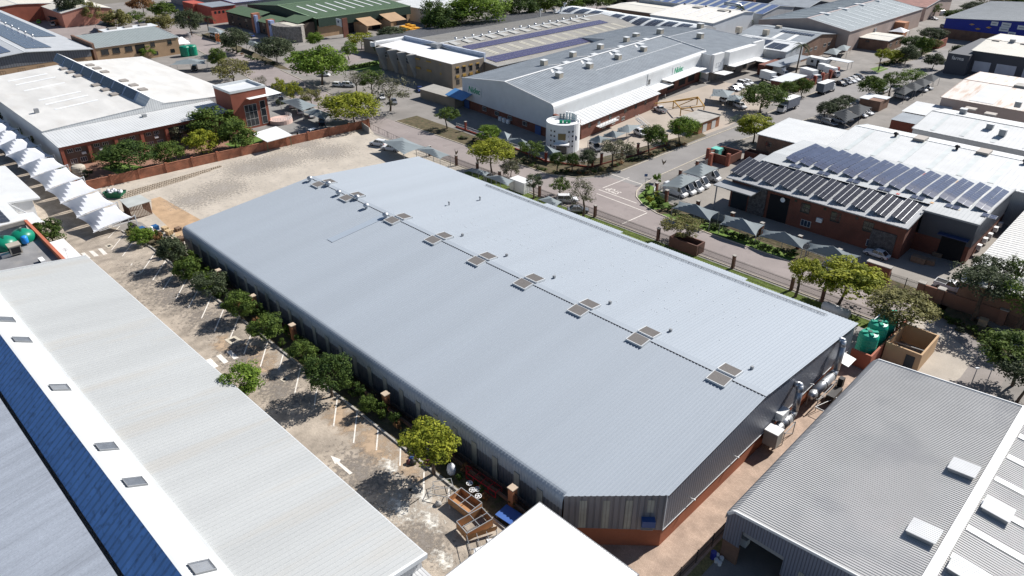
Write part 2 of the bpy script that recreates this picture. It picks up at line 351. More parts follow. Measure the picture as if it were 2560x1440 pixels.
kerb([(-185,119.7),(-247,127.8)]); kerb([(-262,129.5),(-303,133.7),(-340,136.4)]); kerb([(-166,108),(-223,111),(-270,117.3),(-317,123.8)])
kerb([(-24,107.2),(-121,107.2),(-136,107.4)]); kerb([(-142,35.3),(-32,35.3)], .25, .2, 'planter_kerb', CONC, True)
# markings (thin painted sheets)
def stripe(a, b, w, name='road_marking', m=None, z=.016):
    a = Vector(a[:2]); b = Vector(b[:2]); d = (b-a).normalized(); n = Vector((-d.y, d.x))*w/2
    return sheet(name, [a-n, b-n, b+n, a+n], z, m or LINE)
for a, b in (((1525,434),(1605,461)), ((1573,444),(1507,470)), ((1497,474),(1592,508)), ((1492,484),(1615,530)), ((1618,532),(1555,560))):
    stripe(PX(*a), PX(*b), .2)
for a, b in (((1489,513),(1507,521)),((1549,536),(1565,543)),((1583,548),(1600,555)),((1632,566),(1649,573)),((1738,606),(1757,614)),((1862,655),(1880,662)),((970,306),(976,309)),((987,315),(996,319)),((1017,328),(1027,333)),((1078,353),(1089,358)),((1110,367),(1121,372)),((655,178),(664,182)),((690,196),(700,200)),((800,240),(808,243))):
    stripe(PX(*a), PX(*b), .12, m=LINEF)
LOTLINES = (((300,565),(270,596)),((312,584),(279,625)),((336,600),(306,641)),((360,620),(327,664)),((390,629),(355,680)),((415,651),(382,701)),((440,675),(408,724)),((470,692),(440,748)),((497,720),(471,771)),((529,741),(504,796)),((562,767),(536,829)),((597,792),(576,845)),((630,830),(610,886)),((670,852),(651,917)),((711,876),(697,926)),((754,906),(737,984)),((792,972),(786,1015)),((844,990),(834,1066)),((895,1012),(884,1108)),((947,1055),(941,1126)),((1002,1098),(1000,1165)),((1060,1180),(1059,1252)),((1122,1220),(1124,1272)))
LOTON[0] = True
for a, b in LOTLINES: stripe(PXL(*a), PXL(*b), .17, 'parking_line', z=.036)
for q in (((202,634),(211,631),(227,645),(217,647)),((222,628),(233,627),(248,640),(236,642)),((244,622),(255,621),(269,635),(259,638)),((515,900),(527,896),(547,916),(535,921)),((540,890),(552,886),(572,905),(560,910)),((566,880),(577,876),(597,895),(585,899))):
    sheet('crossing_stripe', [PXL(*p) for p in q], .036, LINE)
sheet('painted_arrow', [PXL(*p) for p in ((826,1139),(852,1149),(849,1156),(882,1183),(874,1187),(843,1160),(837,1160))], .036, LINE)
for q in (((561,850),(587,840),(604,850),(579,863)),((261,615),(276,610),(285,616),(270,621)),((330,682),(349,676),(357,682),(339,689)),((700,950),(712,942),(722,948),(710,956))):
    P = [PXL(*p) for p in q]; c = sum(P, Vector())/4
    mb = MB(); mb.add([p+Vector((0,0,.05)) for p in P]+[c+(p-c)*.5+Vector((0,0,.05)) for p in P], [(i,(i+1)%4,4+(i+1)%4,4+i) for i in range(4)])
    mb.add([p+Vector((0,0,.01)) for p in P]+[p+Vector((0,0,.05)) for p in P], [(i,(i+1)%4,4+(i+1)%4,4+i) for i in range(4)])
    mb.poly([c+(p-c)*.52+Vector((0,0,.03)) for p in P], 1)
    struct(mb.build('drain_inlet', [KERBM, BLACKM]))
# spilled white paint and sand stains on the lot
def stainmat(name, col, thr, s):
    m = bpy.data.materials.new(name); m.use_nodes = True; n = m.node_tree.nodes; l = m.node_tree.links; b = n['Principled BSDF']
    b.inputs['Base Color'].default_value = (*col, 1); b.inputs['Roughness'].default_value = .9
    tc = n.new('ShaderNodeTexCoord'); t = n.new('ShaderNodeTexNoise'); t.inputs['Scale'].default_value = s; t.inputs['Detail'].default_value = 8; t.inputs['Roughness'].default_value = .7; l.new(tc.outputs['Object'], t.inputs['Vector'])
    g = n.new('ShaderNodeVectorMath'); g.operation = 'LENGTH'; mp = n.new('ShaderNodeMapping'); mp.inputs['Location'].default_value = (-1,-1,0); mp.inputs['Scale'].default_value = (2,2,0); l.new(tc.outputs['Generated'], mp.inputs[0]); l.new(mp.outputs[0], g.inputs[0])
    a = n.new('ShaderNodeMath'); a.operation = 'MULTIPLY'; a.inputs[1].default_value = .28; l.new(g.outputs['Value'], a.inputs[0])
    q = n.new('ShaderNodeMath'); q.operation = 'SUBTRACT'; l.new(t.outputs[0], q.inputs[0]); l.new(a.outputs[0], q.inputs[1])
    r = n.new('ShaderNodeMapRange'); r.inputs[1].default_value = thr; r.inputs[2].default_value = thr+.2; l.new(q.outputs[0], r.inputs[0]); l.new(r.outputs[0], b.inputs['Alpha']); return m
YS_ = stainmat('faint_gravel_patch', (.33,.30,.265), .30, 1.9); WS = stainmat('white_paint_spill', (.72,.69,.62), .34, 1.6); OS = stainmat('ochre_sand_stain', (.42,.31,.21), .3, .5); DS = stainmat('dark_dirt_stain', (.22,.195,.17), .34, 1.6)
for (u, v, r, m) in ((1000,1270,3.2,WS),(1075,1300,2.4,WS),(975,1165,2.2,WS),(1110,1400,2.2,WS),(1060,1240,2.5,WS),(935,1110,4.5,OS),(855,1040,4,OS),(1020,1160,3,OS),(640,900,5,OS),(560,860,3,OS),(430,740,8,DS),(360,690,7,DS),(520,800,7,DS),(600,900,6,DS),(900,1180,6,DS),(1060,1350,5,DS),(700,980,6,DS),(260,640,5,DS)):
    c = PXL(u, v); sheet('paint_stain' if m is WS else 'ground_stain', rect(c.x-r*1.3, c.y-r*.8, c.x+r*1.3, c.y+r*.8), {id(WS):.032,id(OS):.024,id(DS):.028}[id(m)]+random.random()*.003, m)
LOTON[0] = False
for i, (u, v, r) in enumerate(((700,400,10),(620,420,9),(820,380,9),(560,470,8),(480,500,7),(760,360,7))):
    c = PX(u, v); sheet('ground_stain', rect(c.x-r, c.y-r, c.x+r, c.y+r), .020+i*.0015, YS_)
for cx, cy, yy in ((-88.6,119.2,0),):
    M = Matrix.Translation(PX(1534,477,.018)) @ Matrix.Rotation(R(172), 4, 'Z')
    o = text_mesh('road_lettering', 'STOP', 2.6, LINE, M, depth=.002, sx=.6); struct(o)
# ------------------------------------------------------------------ building helpers
def rib_roof(path, a0, a1, axis='X', pitch=.6, rib=.1, h=.06, clip=None, t=0):
    """ribbed metal sheet. path = [(cross, z)...] section, extruded along `axis` from a0 to a1 with trapezoid ribs."""
    mb = MB(); n = max(1, int(round((a1-a0)/pitch))); st = []
    pw = (a1-a0)/n
    for i in range(n):
        s = a0+i*pw
        st += [(s, 0), (s+pw*.5-rib*.75, 0), (s+pw*.5-rib*.4, h), (s+pw*.5+rib*.4, h), (s+pw*.5+rib*.75, 0)]
    st.append((a1, 0)); k = len(path)
    nor = []
    for i in range(k):
        a = path[max(0, i-1)]; b = path[min(k-1, i+1)]; dx, dz = b[0]-a[0], b[1]-a[1]; L = math.hypot(dx, dz); nx, nz = -dz/L, dx/L
        if nz < 0 or (abs(nz) < 1e-3 and False): nx, nz = -nx, -nz
        nor.append((nx, nz))
    V = []
    for s, e in st:
        pp = path if clip is None else clip(s)
        for (c, z), (nx, nz) in zip(pp, nor):
            c2, z2 = c+nx*e, z+nz*e; V.append((s, c2, z2) if axis == 'X' else (c2, s, z2))
    F = []
    for i in range(len(st)-1):
        for j in range(k-1):
            q = (i*k+j, (i+1)*k+j, (i+1)*k+j+1, i*k+j+1); F.append(q if axis == 'X' else q[::-1])
    return mb.add(V, F)
def win_mesh(w, h, face, nx=2, ny=1, fw=.06):
    """window unit: frame with mullions (0) and glass (1), local coords; outward -Y or +X"""
    f, g = MB(), MB()
    def bx(mb, a0, z0, a1, z1, d0, d1):
        if face == 'Y': mb.box(a0, -d1, z0, a1, -d0, z1)
        else: mb.box(d0, a0, z0, d1, a1, z1)
    bx(g, -w/2+.01, -h/2+.01, w/2-.01, h/2-.01, .004, .02)
    for a in (-w/2, w/2-fw): bx(f, a, -h/2, a+fw, h/2, 0, .06)
    for z in (-h/2, h/2-fw): bx(f, -w/2+fw, z, w/2-fw, z+fw, 0, .06)
    for i in range(1, nx): bx(f, -w/2+w*i/nx-fw/2, -h/2+fw, -w/2+w*i/nx+fw/2, h/2-fw, .02, .055)
    for i in range(1, ny): bx(f, -w/2+fw, -h/2+h*i/ny-fw/2, w/2-fw, -h/2+h*i/ny+fw/2, .02, .05)
    return f, g
WP = {}
def windows(parent, face, fixed, spots, z, w, h, nx=2, ny=1, frame=None, glass=None, sill=False, name='window'):
    frame = frame or FRAMEW; glass = glass or GLASS
    key = (face, w, h, nx, ny, frame.name, glass.name, sill)
    if key not in WP:
        f, g = win_mesh(w, h, face, nx, ny)
        if sill:
            if face == 'Y': f.box(-w/2-.1, -.14, -h/2-.12, w/2+.1, 0, -h/2-.01)
            else: f.box(0, -w/2-.1, -h/2-.12, .14, w/2+.1, -h/2-.01)
        WP[key] = (f, g, None, None)
    f, g, fm, gm = WP[key]
    for a in spots:
        a, zz = a if isinstance(a, (tuple, list)) else (a, z)
        loc = Vector((a, fixed-.002, zz)) if face == 'Y' else Vector((fixed+.002, a, zz))
        if WARP[0]:
            for src, nm in ((f, name), (g, 'pane')):
                mb = MB(); mb.v = [(q[0]+loc.x, q[1]+loc.y, q[2]+loc.z) for q in src.v]; mb.f = src.f; mb.m = src.m
                if nm == name: o = mb.build(nm, frame, parent)
                else: mb.build(nm, glass, o)
            continue
        if fm is None:
            o = f.build(name, frame, parent, world=False); p = g.build('pane', glass, o, world=False); fm, gm = o.data, p.data; WP[key] = (f, g, fm, gm)
        else:
            o = bpy.data.objects.new(name, fm); C.objects.link(o); o.parent = parent; p = bpy.data.objects.new('pane', gm); C.objects.link(p); p.parent = o
        o.location = loc-parent.location
def opening(parent, face, fixed, a0, a1, z0, z1, m=None, name='door', d=.03):
    mb = MB()
    if face == 'Y': mb.box(a0, fixed-d, z0, a1, fixed+.02, z1)
    else: mb.box(fixed-.02, a0, z0, fixed+d, a1, z1)
    return mb.build(name, m or BLACKM, parent)
def gable(name, label, cat, x0, x1, y0, y1, ridge_axis, ze0, ze1, zr, roof, wall, ridge=None, over=.25, plinth=None, plh=2.5, rib=None, wallbase=0, group=None, cap=OFFW, capw=.35, ribp=1.0, asym=None):
    """shed with a gabled (or single pitch) roof. ridge_axis: the ridge runs along X or Y at cross position `ridge`.
    ze0/ze1 = eave heights at low/high cross side."""
    t = T(name, label, cat, ((x0+x1)/2, (y0+y1)/2, 0), group=group)
    lo, hi = (y0, y1) if ridge_axis == 'X' else (x0, x1)
    r = (lo+hi)/2 if ridge is None else ridge
    a0, a1 = (x0, x1) if ridge_axis == 'X' else (y0, y1)
    P = [(lo, ze0), (r, zr), (hi, ze1)] if lo < r < hi else ([(lo, zr), (hi, ze1)] if r <= lo else [(lo, ze0), (hi, zr)])
    w = MB()
    def pt(a, c, z): return (a, c, z) if ridge_axis == 'X' else (c, a, z)
    base = plh if plinth else wallbase
    def walls(mb, zb, P2, off):
        for a, s in ((a0-off, -1), (a1+off, 1)):
            ring = [pt(a, P2[0][0]-off, zb)]+[pt(a, c+(off if c > r else (-off if c < r else 0)), z-.06) for c, z in P2]+[pt(a, P2[-1][0]+off, zb)]
            mb.poly(ring if (s < 0) == (ridge_axis == 'X') else ring[::-1])
        for (c, z), s in ((P2[0], -1), (P2[-1], 1)):
            c += s*off
            mb.quad(pt(a0-off, c, zb), pt(a1+off, c, zb), pt(a1+off, c, z-.06), pt(a0-off, c, z-.06))
    walls(w, base, P, 0); w.build('wall', wall, t)
    if plinth:
        q = MB(); q.box(x0+.06, y0+.06, 0, x1-.06, y1-.06, plh-.001); q.build('plinth', plinth, t)
    sl0 = (P[1][1]-P[0][1])/(P[1][0]-P[0][0]); sl1 = (P[-1][1]-P[-2][1])/(P[-1][0]-P[-2][0])
    path = [(P[0][0]-over, P[0][1]-sl0*over)]+([P[1]] if len(P) == 3 else [])+[(P[-1][0]+over, P[-1][1]+sl1*over)]
    rf = rib_roof(path, a0-over, a1+over, ridge_axis, rib or ribp, .09, .05); rf.build('roof', roof, t)
    fl = MB()       # barge boards, eave trim and ridge cap
    for a in (a0-over, a1+over):
        for p, q in zip(path[:-1], path[1:]): fl.beam(pt(a, p[0], p[1]-.02), pt(a, q[0], q[1]-.02), .14, .24)
    for c, z in (path[0], path[-1]): fl.beam(pt(a0-over, c, z-.08), pt(a1+over, c, z-.08), .12, .16)
    if len(path) == 3: fl.beam(pt(a0-over, r, zr+.05), pt(a1+over, r, zr+.05), capw, .06)
    fl.build('flashing', cap, t)
    t['_P'] = 0
    return t, P
def zslope(P, c):
    for a, b in zip(P[:-1], P[1:]):
        if a[0] <= c <= b[0]: return a[1]+(b[1]-a[1])*(c-a[0])/(b[0]-a[0])
    return P[0][1] if c < P[0][0] else P[-1][1]
def on_roof(P, axis, a, c, up=0):
    z = zslope(P, c)+up; return Vector((a, c, z)) if axis == 'X' else Vector((c, a, z))
def slab(parent, P, axis, a0, a1, c0, c1, m, name, th=.08, up=.07):
    mb = MB(); V = []
    for dz in (up, up+th):
        for a, c in ((a0, c0), (a1, c0), (a1, c1), (a0, c1)): V.append(on_roof(P, axis, a, c, dz))
    mb.add(V, [(0,3,2,1),(4,5,6,7),(0,1,5,4),(1,2,6,5),(2,3,7,6),(3,0,4,7)])
    return mb.build(name, m, parent)
def pv(parent, P, axis, a0, a1, c0, c1, na, ncs, up=.16, name='solar_array', glass=None, skip=()):
    """array of framed panels lying on a roof slope"""
    mb = MB(); da, dc = (a1-a0)/na, (c1-c0)/ncs
    def q(u0, u1, w0, w1, z, mi):
        mb.poly([on_roof(P, axis, u0, w0, z), on_roof(P, axis, u1, w0, z), on_roof(P, axis, u1, w1, z), on_roof(P, axis, u0, w1, z)], mi)
    for i in range(na):
        for j in range(ncs):
            if (i, j) in skip: continue
            u0, u1, w0, w1 = a0+i*da, a0+(i+1)*da, c0+j*dc, c0+(j+1)*dc
            q(u0+.02, u1-.02, w0+.02, w1-.02, up, 1); q(u0+.07, u1-.07, w0+.07, w1-.07, up+.012, 0)
    return mb.build(name, [glass or PVB, ALU], parent)
PVB = mat('solar_cells_blue', (.065,.078,.13), .18, var=.15, ns=.6, spec=.5)
PVD = mat('solar_cells_dark', (.035,.036,.045), .12, var=.15, ns=.6, spec=.5)
ALU = mat('panel_frame_aluminium', (.36,.38,.40), .4, .3, var=.05)
# roofing
MAINR = mat('main_roof_sheet', (.335,.375,.42), .62, .08, var=.03, ns=.10, fine=.03, stretch=(2.4,.12,1), spec=.35, spots=.15, spotcol=(.30,.34,.385), sps=.35)
GREYR = mat('pale_grey_roof_sheet', (.50,.52,.50), .5, .2, var=.06, ns=.2, stretch=(1,.2,1), fine=.03)
WHITER = mat('white_roof_sheet', (.56,.575,.58), .6, .0, var=.06, ns=.25, fine=.03)
CREAMR = mat('cream_roof_sheet', (.58,.56,.50), .6, var=.06, ns=.25, fine=.03)
SLATER = mat('blue_grey_roof_sheet', (.235,.265,.295), .6, .05, var=.12, ns=.3, fine=.08)
TAUPER = mat('taupe_roof_sheet', (.345,.33,.30), .65, .0, var=.08, ns=.3, fine=.04)
GREENR = mat('green_roof_sheet', (.085,.135,.075), .6, var=.06, ns=.3, fine=.04)
GREENW = mat('dark_green_cladding', (.03,.055,.04), .6, var=.08, stripe=('Y', .6, .15, .03))
CHARC = mat('charcoal_cladding', (.105,.115,.14), .5, .1, var=.08, ns=.2)
TRANS = mat('translucent_sheet', (.44,.46,.44), .6, var=.06, ns=1)
LOUVRE = mat('vent_louvre', (.34,.31,.28), .6, .2, var=.06, ns=2)
BLUEC = mat('blue_cladding', (.012,.028,.30), .5, var=.06, ns=.3, stripe=('X', .7, .12, .02))
PINKW = mat('pinkish_wall', (.42,.33,.29), .85, var=.08, ns=.3, fine=.03)
def ridgevent(mb, x, y, z):
    mb.cyl((x,y,z), (x,y,z+.45), .28, .28, 12); mb.lathe((x,y,z+.45), [(.30,0),(.52,.12),(.56,.32),(.46,.52),(.22,.66),(.01,.7)], 14)
# ------------------------------------------------------------------ the big grey warehouse in the middle
X0, X1, Y0, Y1, YR, ZR = -122, -25.2, 39.9, 92.4, 65.6, 9.25
SL = .0885
mainw = T('warehouse', 'largest warehouse in the centre with a blue-grey ribbed metal roof and a chamfered near corner', 'warehouse', ((X0+X1)/2, 66, 0))
zl = lambda y: ZR-SL*abs(y-YR)
bull = []
rb, ye = .9, 40.6
for i in range(7):
    a = math.pi/2*i/6; bull.append((ye-rb*math.sin(math.pi/2-a), zl(ye)-rb+rb*math.cos(math.pi/2-a)))
path = [(39.7, 5.2)]+bull+[(YR, ZR)]
o = rib_roof(path, X0, -32.6, 'X', .46, .13, .06).build('roof', MAINR, mainw, label='south-west slope with rolled eave')
def clipf(x):
    y = 39.9+(x+32.6)*(46.8-39.9)/(32.6-25.0)
    return [(y-.12, zl(y)), (YR, ZR)]
rib_roof([(40, 7), (YR, ZR)], -32.6, -24.94, 'X', .46, .13, .06, clip=clipf).build('roof', MAINR, mainw)
rib_roof([(YR, ZR), (92.6, zl(92.6))], X0, -24.94, 'X', .46, .13, .06).build('roof', MAINR, mainw)
P_MAIN = [(39.9, zl(39.9)), (YR, ZR), (92.6, zl(92.6))]
for a, b in ((PX(1367,507,6.8).x, PX(1562,577,6.8).x), (PX(1627,605,6.8).x, PX(1868,697,6.8).x)):
    rib_roof([(92.4, 6.85), (93.6, 6.72)], a, b, 'X', .46, .13, .05).build('awning', MAINR, mainw)
w = MB()
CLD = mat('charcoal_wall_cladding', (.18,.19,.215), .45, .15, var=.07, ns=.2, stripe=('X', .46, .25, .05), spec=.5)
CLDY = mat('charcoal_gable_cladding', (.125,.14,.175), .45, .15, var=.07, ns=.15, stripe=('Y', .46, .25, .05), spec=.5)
# cladding of the long wall, folded like the roof
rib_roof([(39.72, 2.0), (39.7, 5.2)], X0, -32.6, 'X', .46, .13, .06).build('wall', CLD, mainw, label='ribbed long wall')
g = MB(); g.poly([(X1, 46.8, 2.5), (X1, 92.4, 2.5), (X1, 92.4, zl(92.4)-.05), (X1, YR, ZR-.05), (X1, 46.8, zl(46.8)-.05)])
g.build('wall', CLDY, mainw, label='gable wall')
f = MB(); f.quad((-32.6, 39.9, 2.5), (X1, 46.8, 2.5), (X1, 46.8, zl(46.8)-.04), (-32.6, 39.9, zl(39.9)-.04)); f.build('wall', CLD, mainw, label='chamfered corner wall')
f = MB(); f.quad((X0, 39.9, 0), (X0, 92.4, 0), (X0, 92.4, zl(92.4)), (X0, 39.9, 5)); f.poly([(X0, 39.9, 5), (X0, 92.4, zl(92.4)), (X0, YR, ZR-.05)]); f.quad((X0, 92.4, 0), (X1, 92.4, 0), (X1, 92.4, 6.75), (X0, 92.4, 6.75)); f.build('wall', GREYP, mainw)
p = MB(); pl = [(X0, 39.95), (-32.65, 39.95), (X1-.12, 46.87), (X1-.12, 92.3), (X0, 92.3)]; p.prism(pl, 0, 2.5)
p.build('plinth', mat('terracotta_plinth', (.33,.115,.06), .85, var=.12, ns=.3, fine=.05, spots=.3, spotcol=(.22,.08,.05)), mainw)
p = MB(); p.beam((X1+.04, 46.8, 2.47), (X1+.04, 92.4, 2.47), .05, .08); p.beam((X1+.03, 46.85, 2.5), (X1+.03, 46.85, zl(46.8)), .08); p.build('flashing', OFFW, mainw)
# ridge cap with its dark dashed closures
r = MB(); r.beam((X0, YR+.45, ZR+.02), (-24.94, YR+.45, ZR+.02), .9, .05); r.build('ridge_cap', MAINR, mainw)
r = MB(); r.beam((X0, YR-.06, ZR+.03), (-25, YR-.06, ZR+.03), .09, .08)
r.build('ridge_closure', DARKM, mainw)
# translucent strips in the long wall and the chamfer
tw = MB(); x = -119
while x < -34:
    tw.box(x, 39.60, 2.6, x+.85, 39.64, 6.1); x += 3.32
TRANSW = mat('weathered_translucent_wall_sheet', (.34,.345,.31), .5, var=.15, ns=.8, stripe=('X', .23, .25, .02))
xs = [-119+3.32*i for i in range(26)]
for x in xs:
    m = MB(); m.box(x, 39.57, 2.6, x+.8, 39.63, 5.9); m.build('translucent_panel', TRANSW, mainw)
u = Vector((X1+32.6, 46.8-39.9, 0)).normalized(); n_ = Vector((u.y, -u.x, 0))
for k, (s, zt, zb) in enumerate(((1.6,6.4,2.6),(3.9,6.5,2.6),(6.15,6.6,2.6),(8.3,6.7,5.0))):
    a = Vector((-32.6, 39.9, 0))+u*s+n_*.04; b = a+u*.72
    m = MB(); m.quad((a.x,a.y,zb), (b.x,b.y,zb), (b.x,b.y,zt), (a.x,a.y,zt)); m.build('translucent_panel', TRANSW, mainw)
c = Vector((-32.6, 39.9, 0))+u*8.55+n_*.35
m = MB(); m.obox((c.x, c.y), math.atan2(u.y, u.x), 1.35, .7, 3.55, 4.35); m.build('window_hood', mat('blue_painted_hood', (.045,.10,.27), .5, var=.06), mainw)
m = MB(); c2 = c-n_*.22
for i in range(5): m.obox((c2.x, c2.y), math.atan2(u.y, u.x), 1.2, .18, 2.66+i*.17, 2.74+i*.17)
m.build('louvre', STEELP, mainw)
# roof lights: nine louvred pairs straddling the ridge
VP = ((795,464),(868,497),(982,553),(1082,603),(1190,656),(1308,712),(1444,780),(1595,852),(1800,948))
VPX = [PX(u_, v_, 9.2).x for u_, v_ in VP]
proto = None
for i, x in enumerate(VPX):
    for s in (-1, 1):
        yc = YR-.98 if s < 0 else YR+1.5
        m = MB(); zc = zl(yc)+.12; hh = .95
        for k in (0,1):
            e = -hh if k == 0 else hh-.1
            m.add([(x-1.22,yc+e,zl(yc+e)+.05),(x+1.22,yc+e,zl(yc+e)+.05),(x+1.22,yc+e+.1,zl(yc+e+.1)+.05),(x-1.22,yc+e+.1,zl(yc+e+.1)+.05),(x-1.22,yc+e,zl(yc+e)+.3),(x+1.22,yc+e,zl(yc+e)+.3),(x+1.22,yc+e+.1,zl(yc+e+.1)+.3),(x-1.22,yc+e+.1,zl(yc+e+.1)+.3)], [(0,3,2,1),(4,5,6,7),(0,1,5,4),(1,2,6,5),(2,3,7,6),(3,0,4,7)])
        for e in (-1.22, 1.12): m.beam((x+e+.05, yc-hh, zl(yc-hh)+.2), (x+e+.05, yc+hh, zl(yc+hh)+.2), .1, .3)
        o = m.build('ridge_ventilator', OFFW, mainw)
        bk = MB(); bk.quad((x-1.17,yc-hh+.05,zl(yc-hh)+.13), (x+1.17,yc-hh+.05,zl(yc-hh)+.13), (x+1.17,yc+hh-.05,zl(yc+hh)+.13), (x-1.17,yc+hh-.05,zl(yc+hh)+.13)); bk.build('backing', BLACKM, o)
        lv = MB()
        for k in range(8):
            yy = yc-hh+.18+k*(2*hh-.36)/7; z = zl(yy)+.3
            lv.add([(x-1.12,yy-.085,z-.02),(x+1.12,yy-.085,z-.02),(x+1.12,yy+.085,z+.05),(x-1.12,yy+.085,z+.05)], [(0,1,2,3)])
        lv.build('louvre', LOUVRE, o)
for u_, v_ in ((783,452),(834,463),(854,487),(905,497),(924,520),(987,538)):
    q = PX(u_, v_, 9.1); m = MB(); ridgevent(m, q.x, YR+.2 if v_ in (463,497) else YR-.9, 9.1); m.build('whirly_vent', STEEL, mainw, smooth=True)
# flat replacement sheets (no ribs), a small bracket and hold-down clips scattered on the far slope
for (a, b, wd) in (((822,600),(1010,535),1.1), ((958,526),(1113,490),1.0)):
    pass
slab(mainw, P_MAIN, 'X', PX(818,602,8).x, PX(818,602,8).x+1.6, PX(818,602,8).y, 65.3, mat('newer_roof_sheet', (.46,.52,.58), .35, .3, var=.03), 'roof_patch', .01, .075)
cl = MB()
for i in range(150):
    x = random.uniform(-92, -34); y = random.uniform(71, 90); k = round((x-X0)/.46)*.46+X0; y = 71+round((y-71)/1.9)*1.9+random.uniform(-.1,.1); cl.box(k-.1, y-.05, zl(y)+.05, k-.02, y+.05, zl(y)+.09)
cl.build('roof_clip', OFFW, mainw)
cl = MB(); cl.beam((-98.5, 91.3, zl(91.3)+.22), (-29, 91.3, zl(91.3)+.22), .07); cl.beam((-98.5, 91.0, zl(91)+.22), (-29, 91.0, zl(91)+.22), .05)
for i in range(60): cl.beam((-98.5+i*1.18, 91.3, zl(91.3)), (-98.5+i*1.18, 91.3, zl(91.3)+.25), .05); cl.beam((-98.5+i*1.18, 91.0, zl(91.3)+.22), (-98.5+i*1.18, 91.3, zl(91.3)+.22), .04)
cl.build('cable_tray', STEELP, mainw)
for x in VPX[3:]:
    m = MB(); y = YR+4.1; m.box(x+1.3, y-.15, zl(y)+.05, x+1.65, y+.15, zl(y)+.45); m.build('roof_cowl', STEELP, mainw)
for (u_, v_) in ((1200,496),(1123,516)):
    q = PX(u_, v_, 8); m = MB(); m.cyl((q.x,q.y,zl(q.y)), (q.x,q.y,zl(q.y)+.6), .12); m.ball((q.x,q.y,zl(q.y)+.65), .22,.22,.15); m.build('vent_pipe', STEELP, mainw)
# small hoods and lamps on the gable
m = MB(); q = PX(1945,1035,3.2); m.box(X1, q.y-.9, 2.9, X1+.9, q.y+.9, 4.0); m.build('ventilation_box', OFFW, mainw)
for yy in (52, 61, 70, 80):
    m = MB(); m.beam((X1, yy, 3.2), (X1+.35, yy, 3.3), .06); m.ball((X1+.4, yy, 3.25), .13,.13,.1); m.build('wall_lamp', WHITEP, mainw)
# the two insulated extraction ducts standing against the gable
def duct(y0, label, big, y1):
    t = T('extraction_duct', label, 'duct', (-23.8, y0, 0), group='shiny extraction ducts along the gable')
    m = MB(); x = -24.3; top = 7.0 if big else 6.2
    m.tube([(-25.15, y0+.3, top), (x-.2, y0+.2, top+.25), (x, y0, top-.5), (x, y0, 2.9)], .42, 14); m.build('riser', STEEL, t, smooth=True)
    m = MB(); m.cyl((x, y0, 2.6), (x, y0-1.2, 2.4), .38, .62, 16); m.cyl((x, y0-1.2, 2.4), (x, y1, 2.4), .62, .62, 18); m.cyl((x, y1, 2.4), (x, y1-1., 2.3), .62, .4, 16); m.build('silencer', STEEL, t, smooth=True)
    m = MB()
    for yy in (y0-1.3, (y0-1.2+y1)/2, y1+.1): m.cyl((x, yy, 2.4), (x, yy-.1, 2.4), .66, .66, 18)
    m.build('strap', DARKM, t)
    m = MB()
    for yy in (y0-1.0, y1-.2):
        for dx in (-.55, .75): m.beam((x+dx, yy, 0), (x+dx, yy, 2.0), .09)
        m.beam((x-.6, yy, 1.8), (x+.8, yy, 1.8), .09)
    for dx in (-.55, .75): m.beam((x+dx, y0-1, 1.8), (x+dx, y1-.2, 1.8), .09); m.beam((x+dx, y0-1, .1), (x+dx, y1-.2, 1.8), .06)
    m.build('support_frame', STEELP, t)
    if not big:
        m = MB(); m.box(x-.8, y1-2.6, .9, x+.9, y1-1, 2.9); m.build('fan_box', CONC, t)
        m = MB(); m.box(x-.82, y1-2.63, 2.9, x+.92, y1-.98, 3.05); m.build('lid', WHITEP, t)
    else:
        m = MB(); m.box(x+.9, y0-4.4, .5, x+1.9, y0-1.6, 1.5); m.box(x+.95, y0-1.4, 1.2, x+1.6, y0-.6, 2.6); m.build('fan_motor', DARKM, t)
        m = MB(); m.beam((x+.8, y0-7.2, 1.0), (x+2.3, y0-2.2, 1.0), .07); m.beam((x+2.3, y0-7.2, 1.0), (x+2.3, y0-2.2, 1.0), .07); m.beam((x+.8, y0-7.2, 1.0), (x+2.3, y0-7.2, 1.0), .07)
        for yy in (y0-7.2, y0-4.7, y0-2.2): m.beam((x+2.3, yy, 0), (x+2.3, yy, 1.05), .07)
        m.build('guard_rail', WHITEP, t)
q1 = PX(2110,930,2.9); q2 = PX(2022,1040,2.9)
duct(q1.y, 'larger shiny extraction duct at the far end of the gable with a dark fan stand', True, q1.y-6.5)
duct(q2.y, 'smaller shiny extraction duct halfway along the gable, ending in a white lidded box', False, q2.y-3.6)
q = PX(2125,905,3); m = MB(); m.add([(-25.1,q.y-1.3,3.3),(-23.3,q.y-1.3,3.0),(-23.3,q.y+1.3,3.0),(-25.1,q.y+1.3,3.3)], [(0,1,2,3)]); m.add([(-25.1,q.y-1.3,3.25),(-23.3,q.y-1.3,2.95),(-23.3,q.y+1.3,2.95),(-25.1,q.y+1.3,3.25)], [(3,2,1,0)])
m.build('door_canopy', OFFW, mainw)
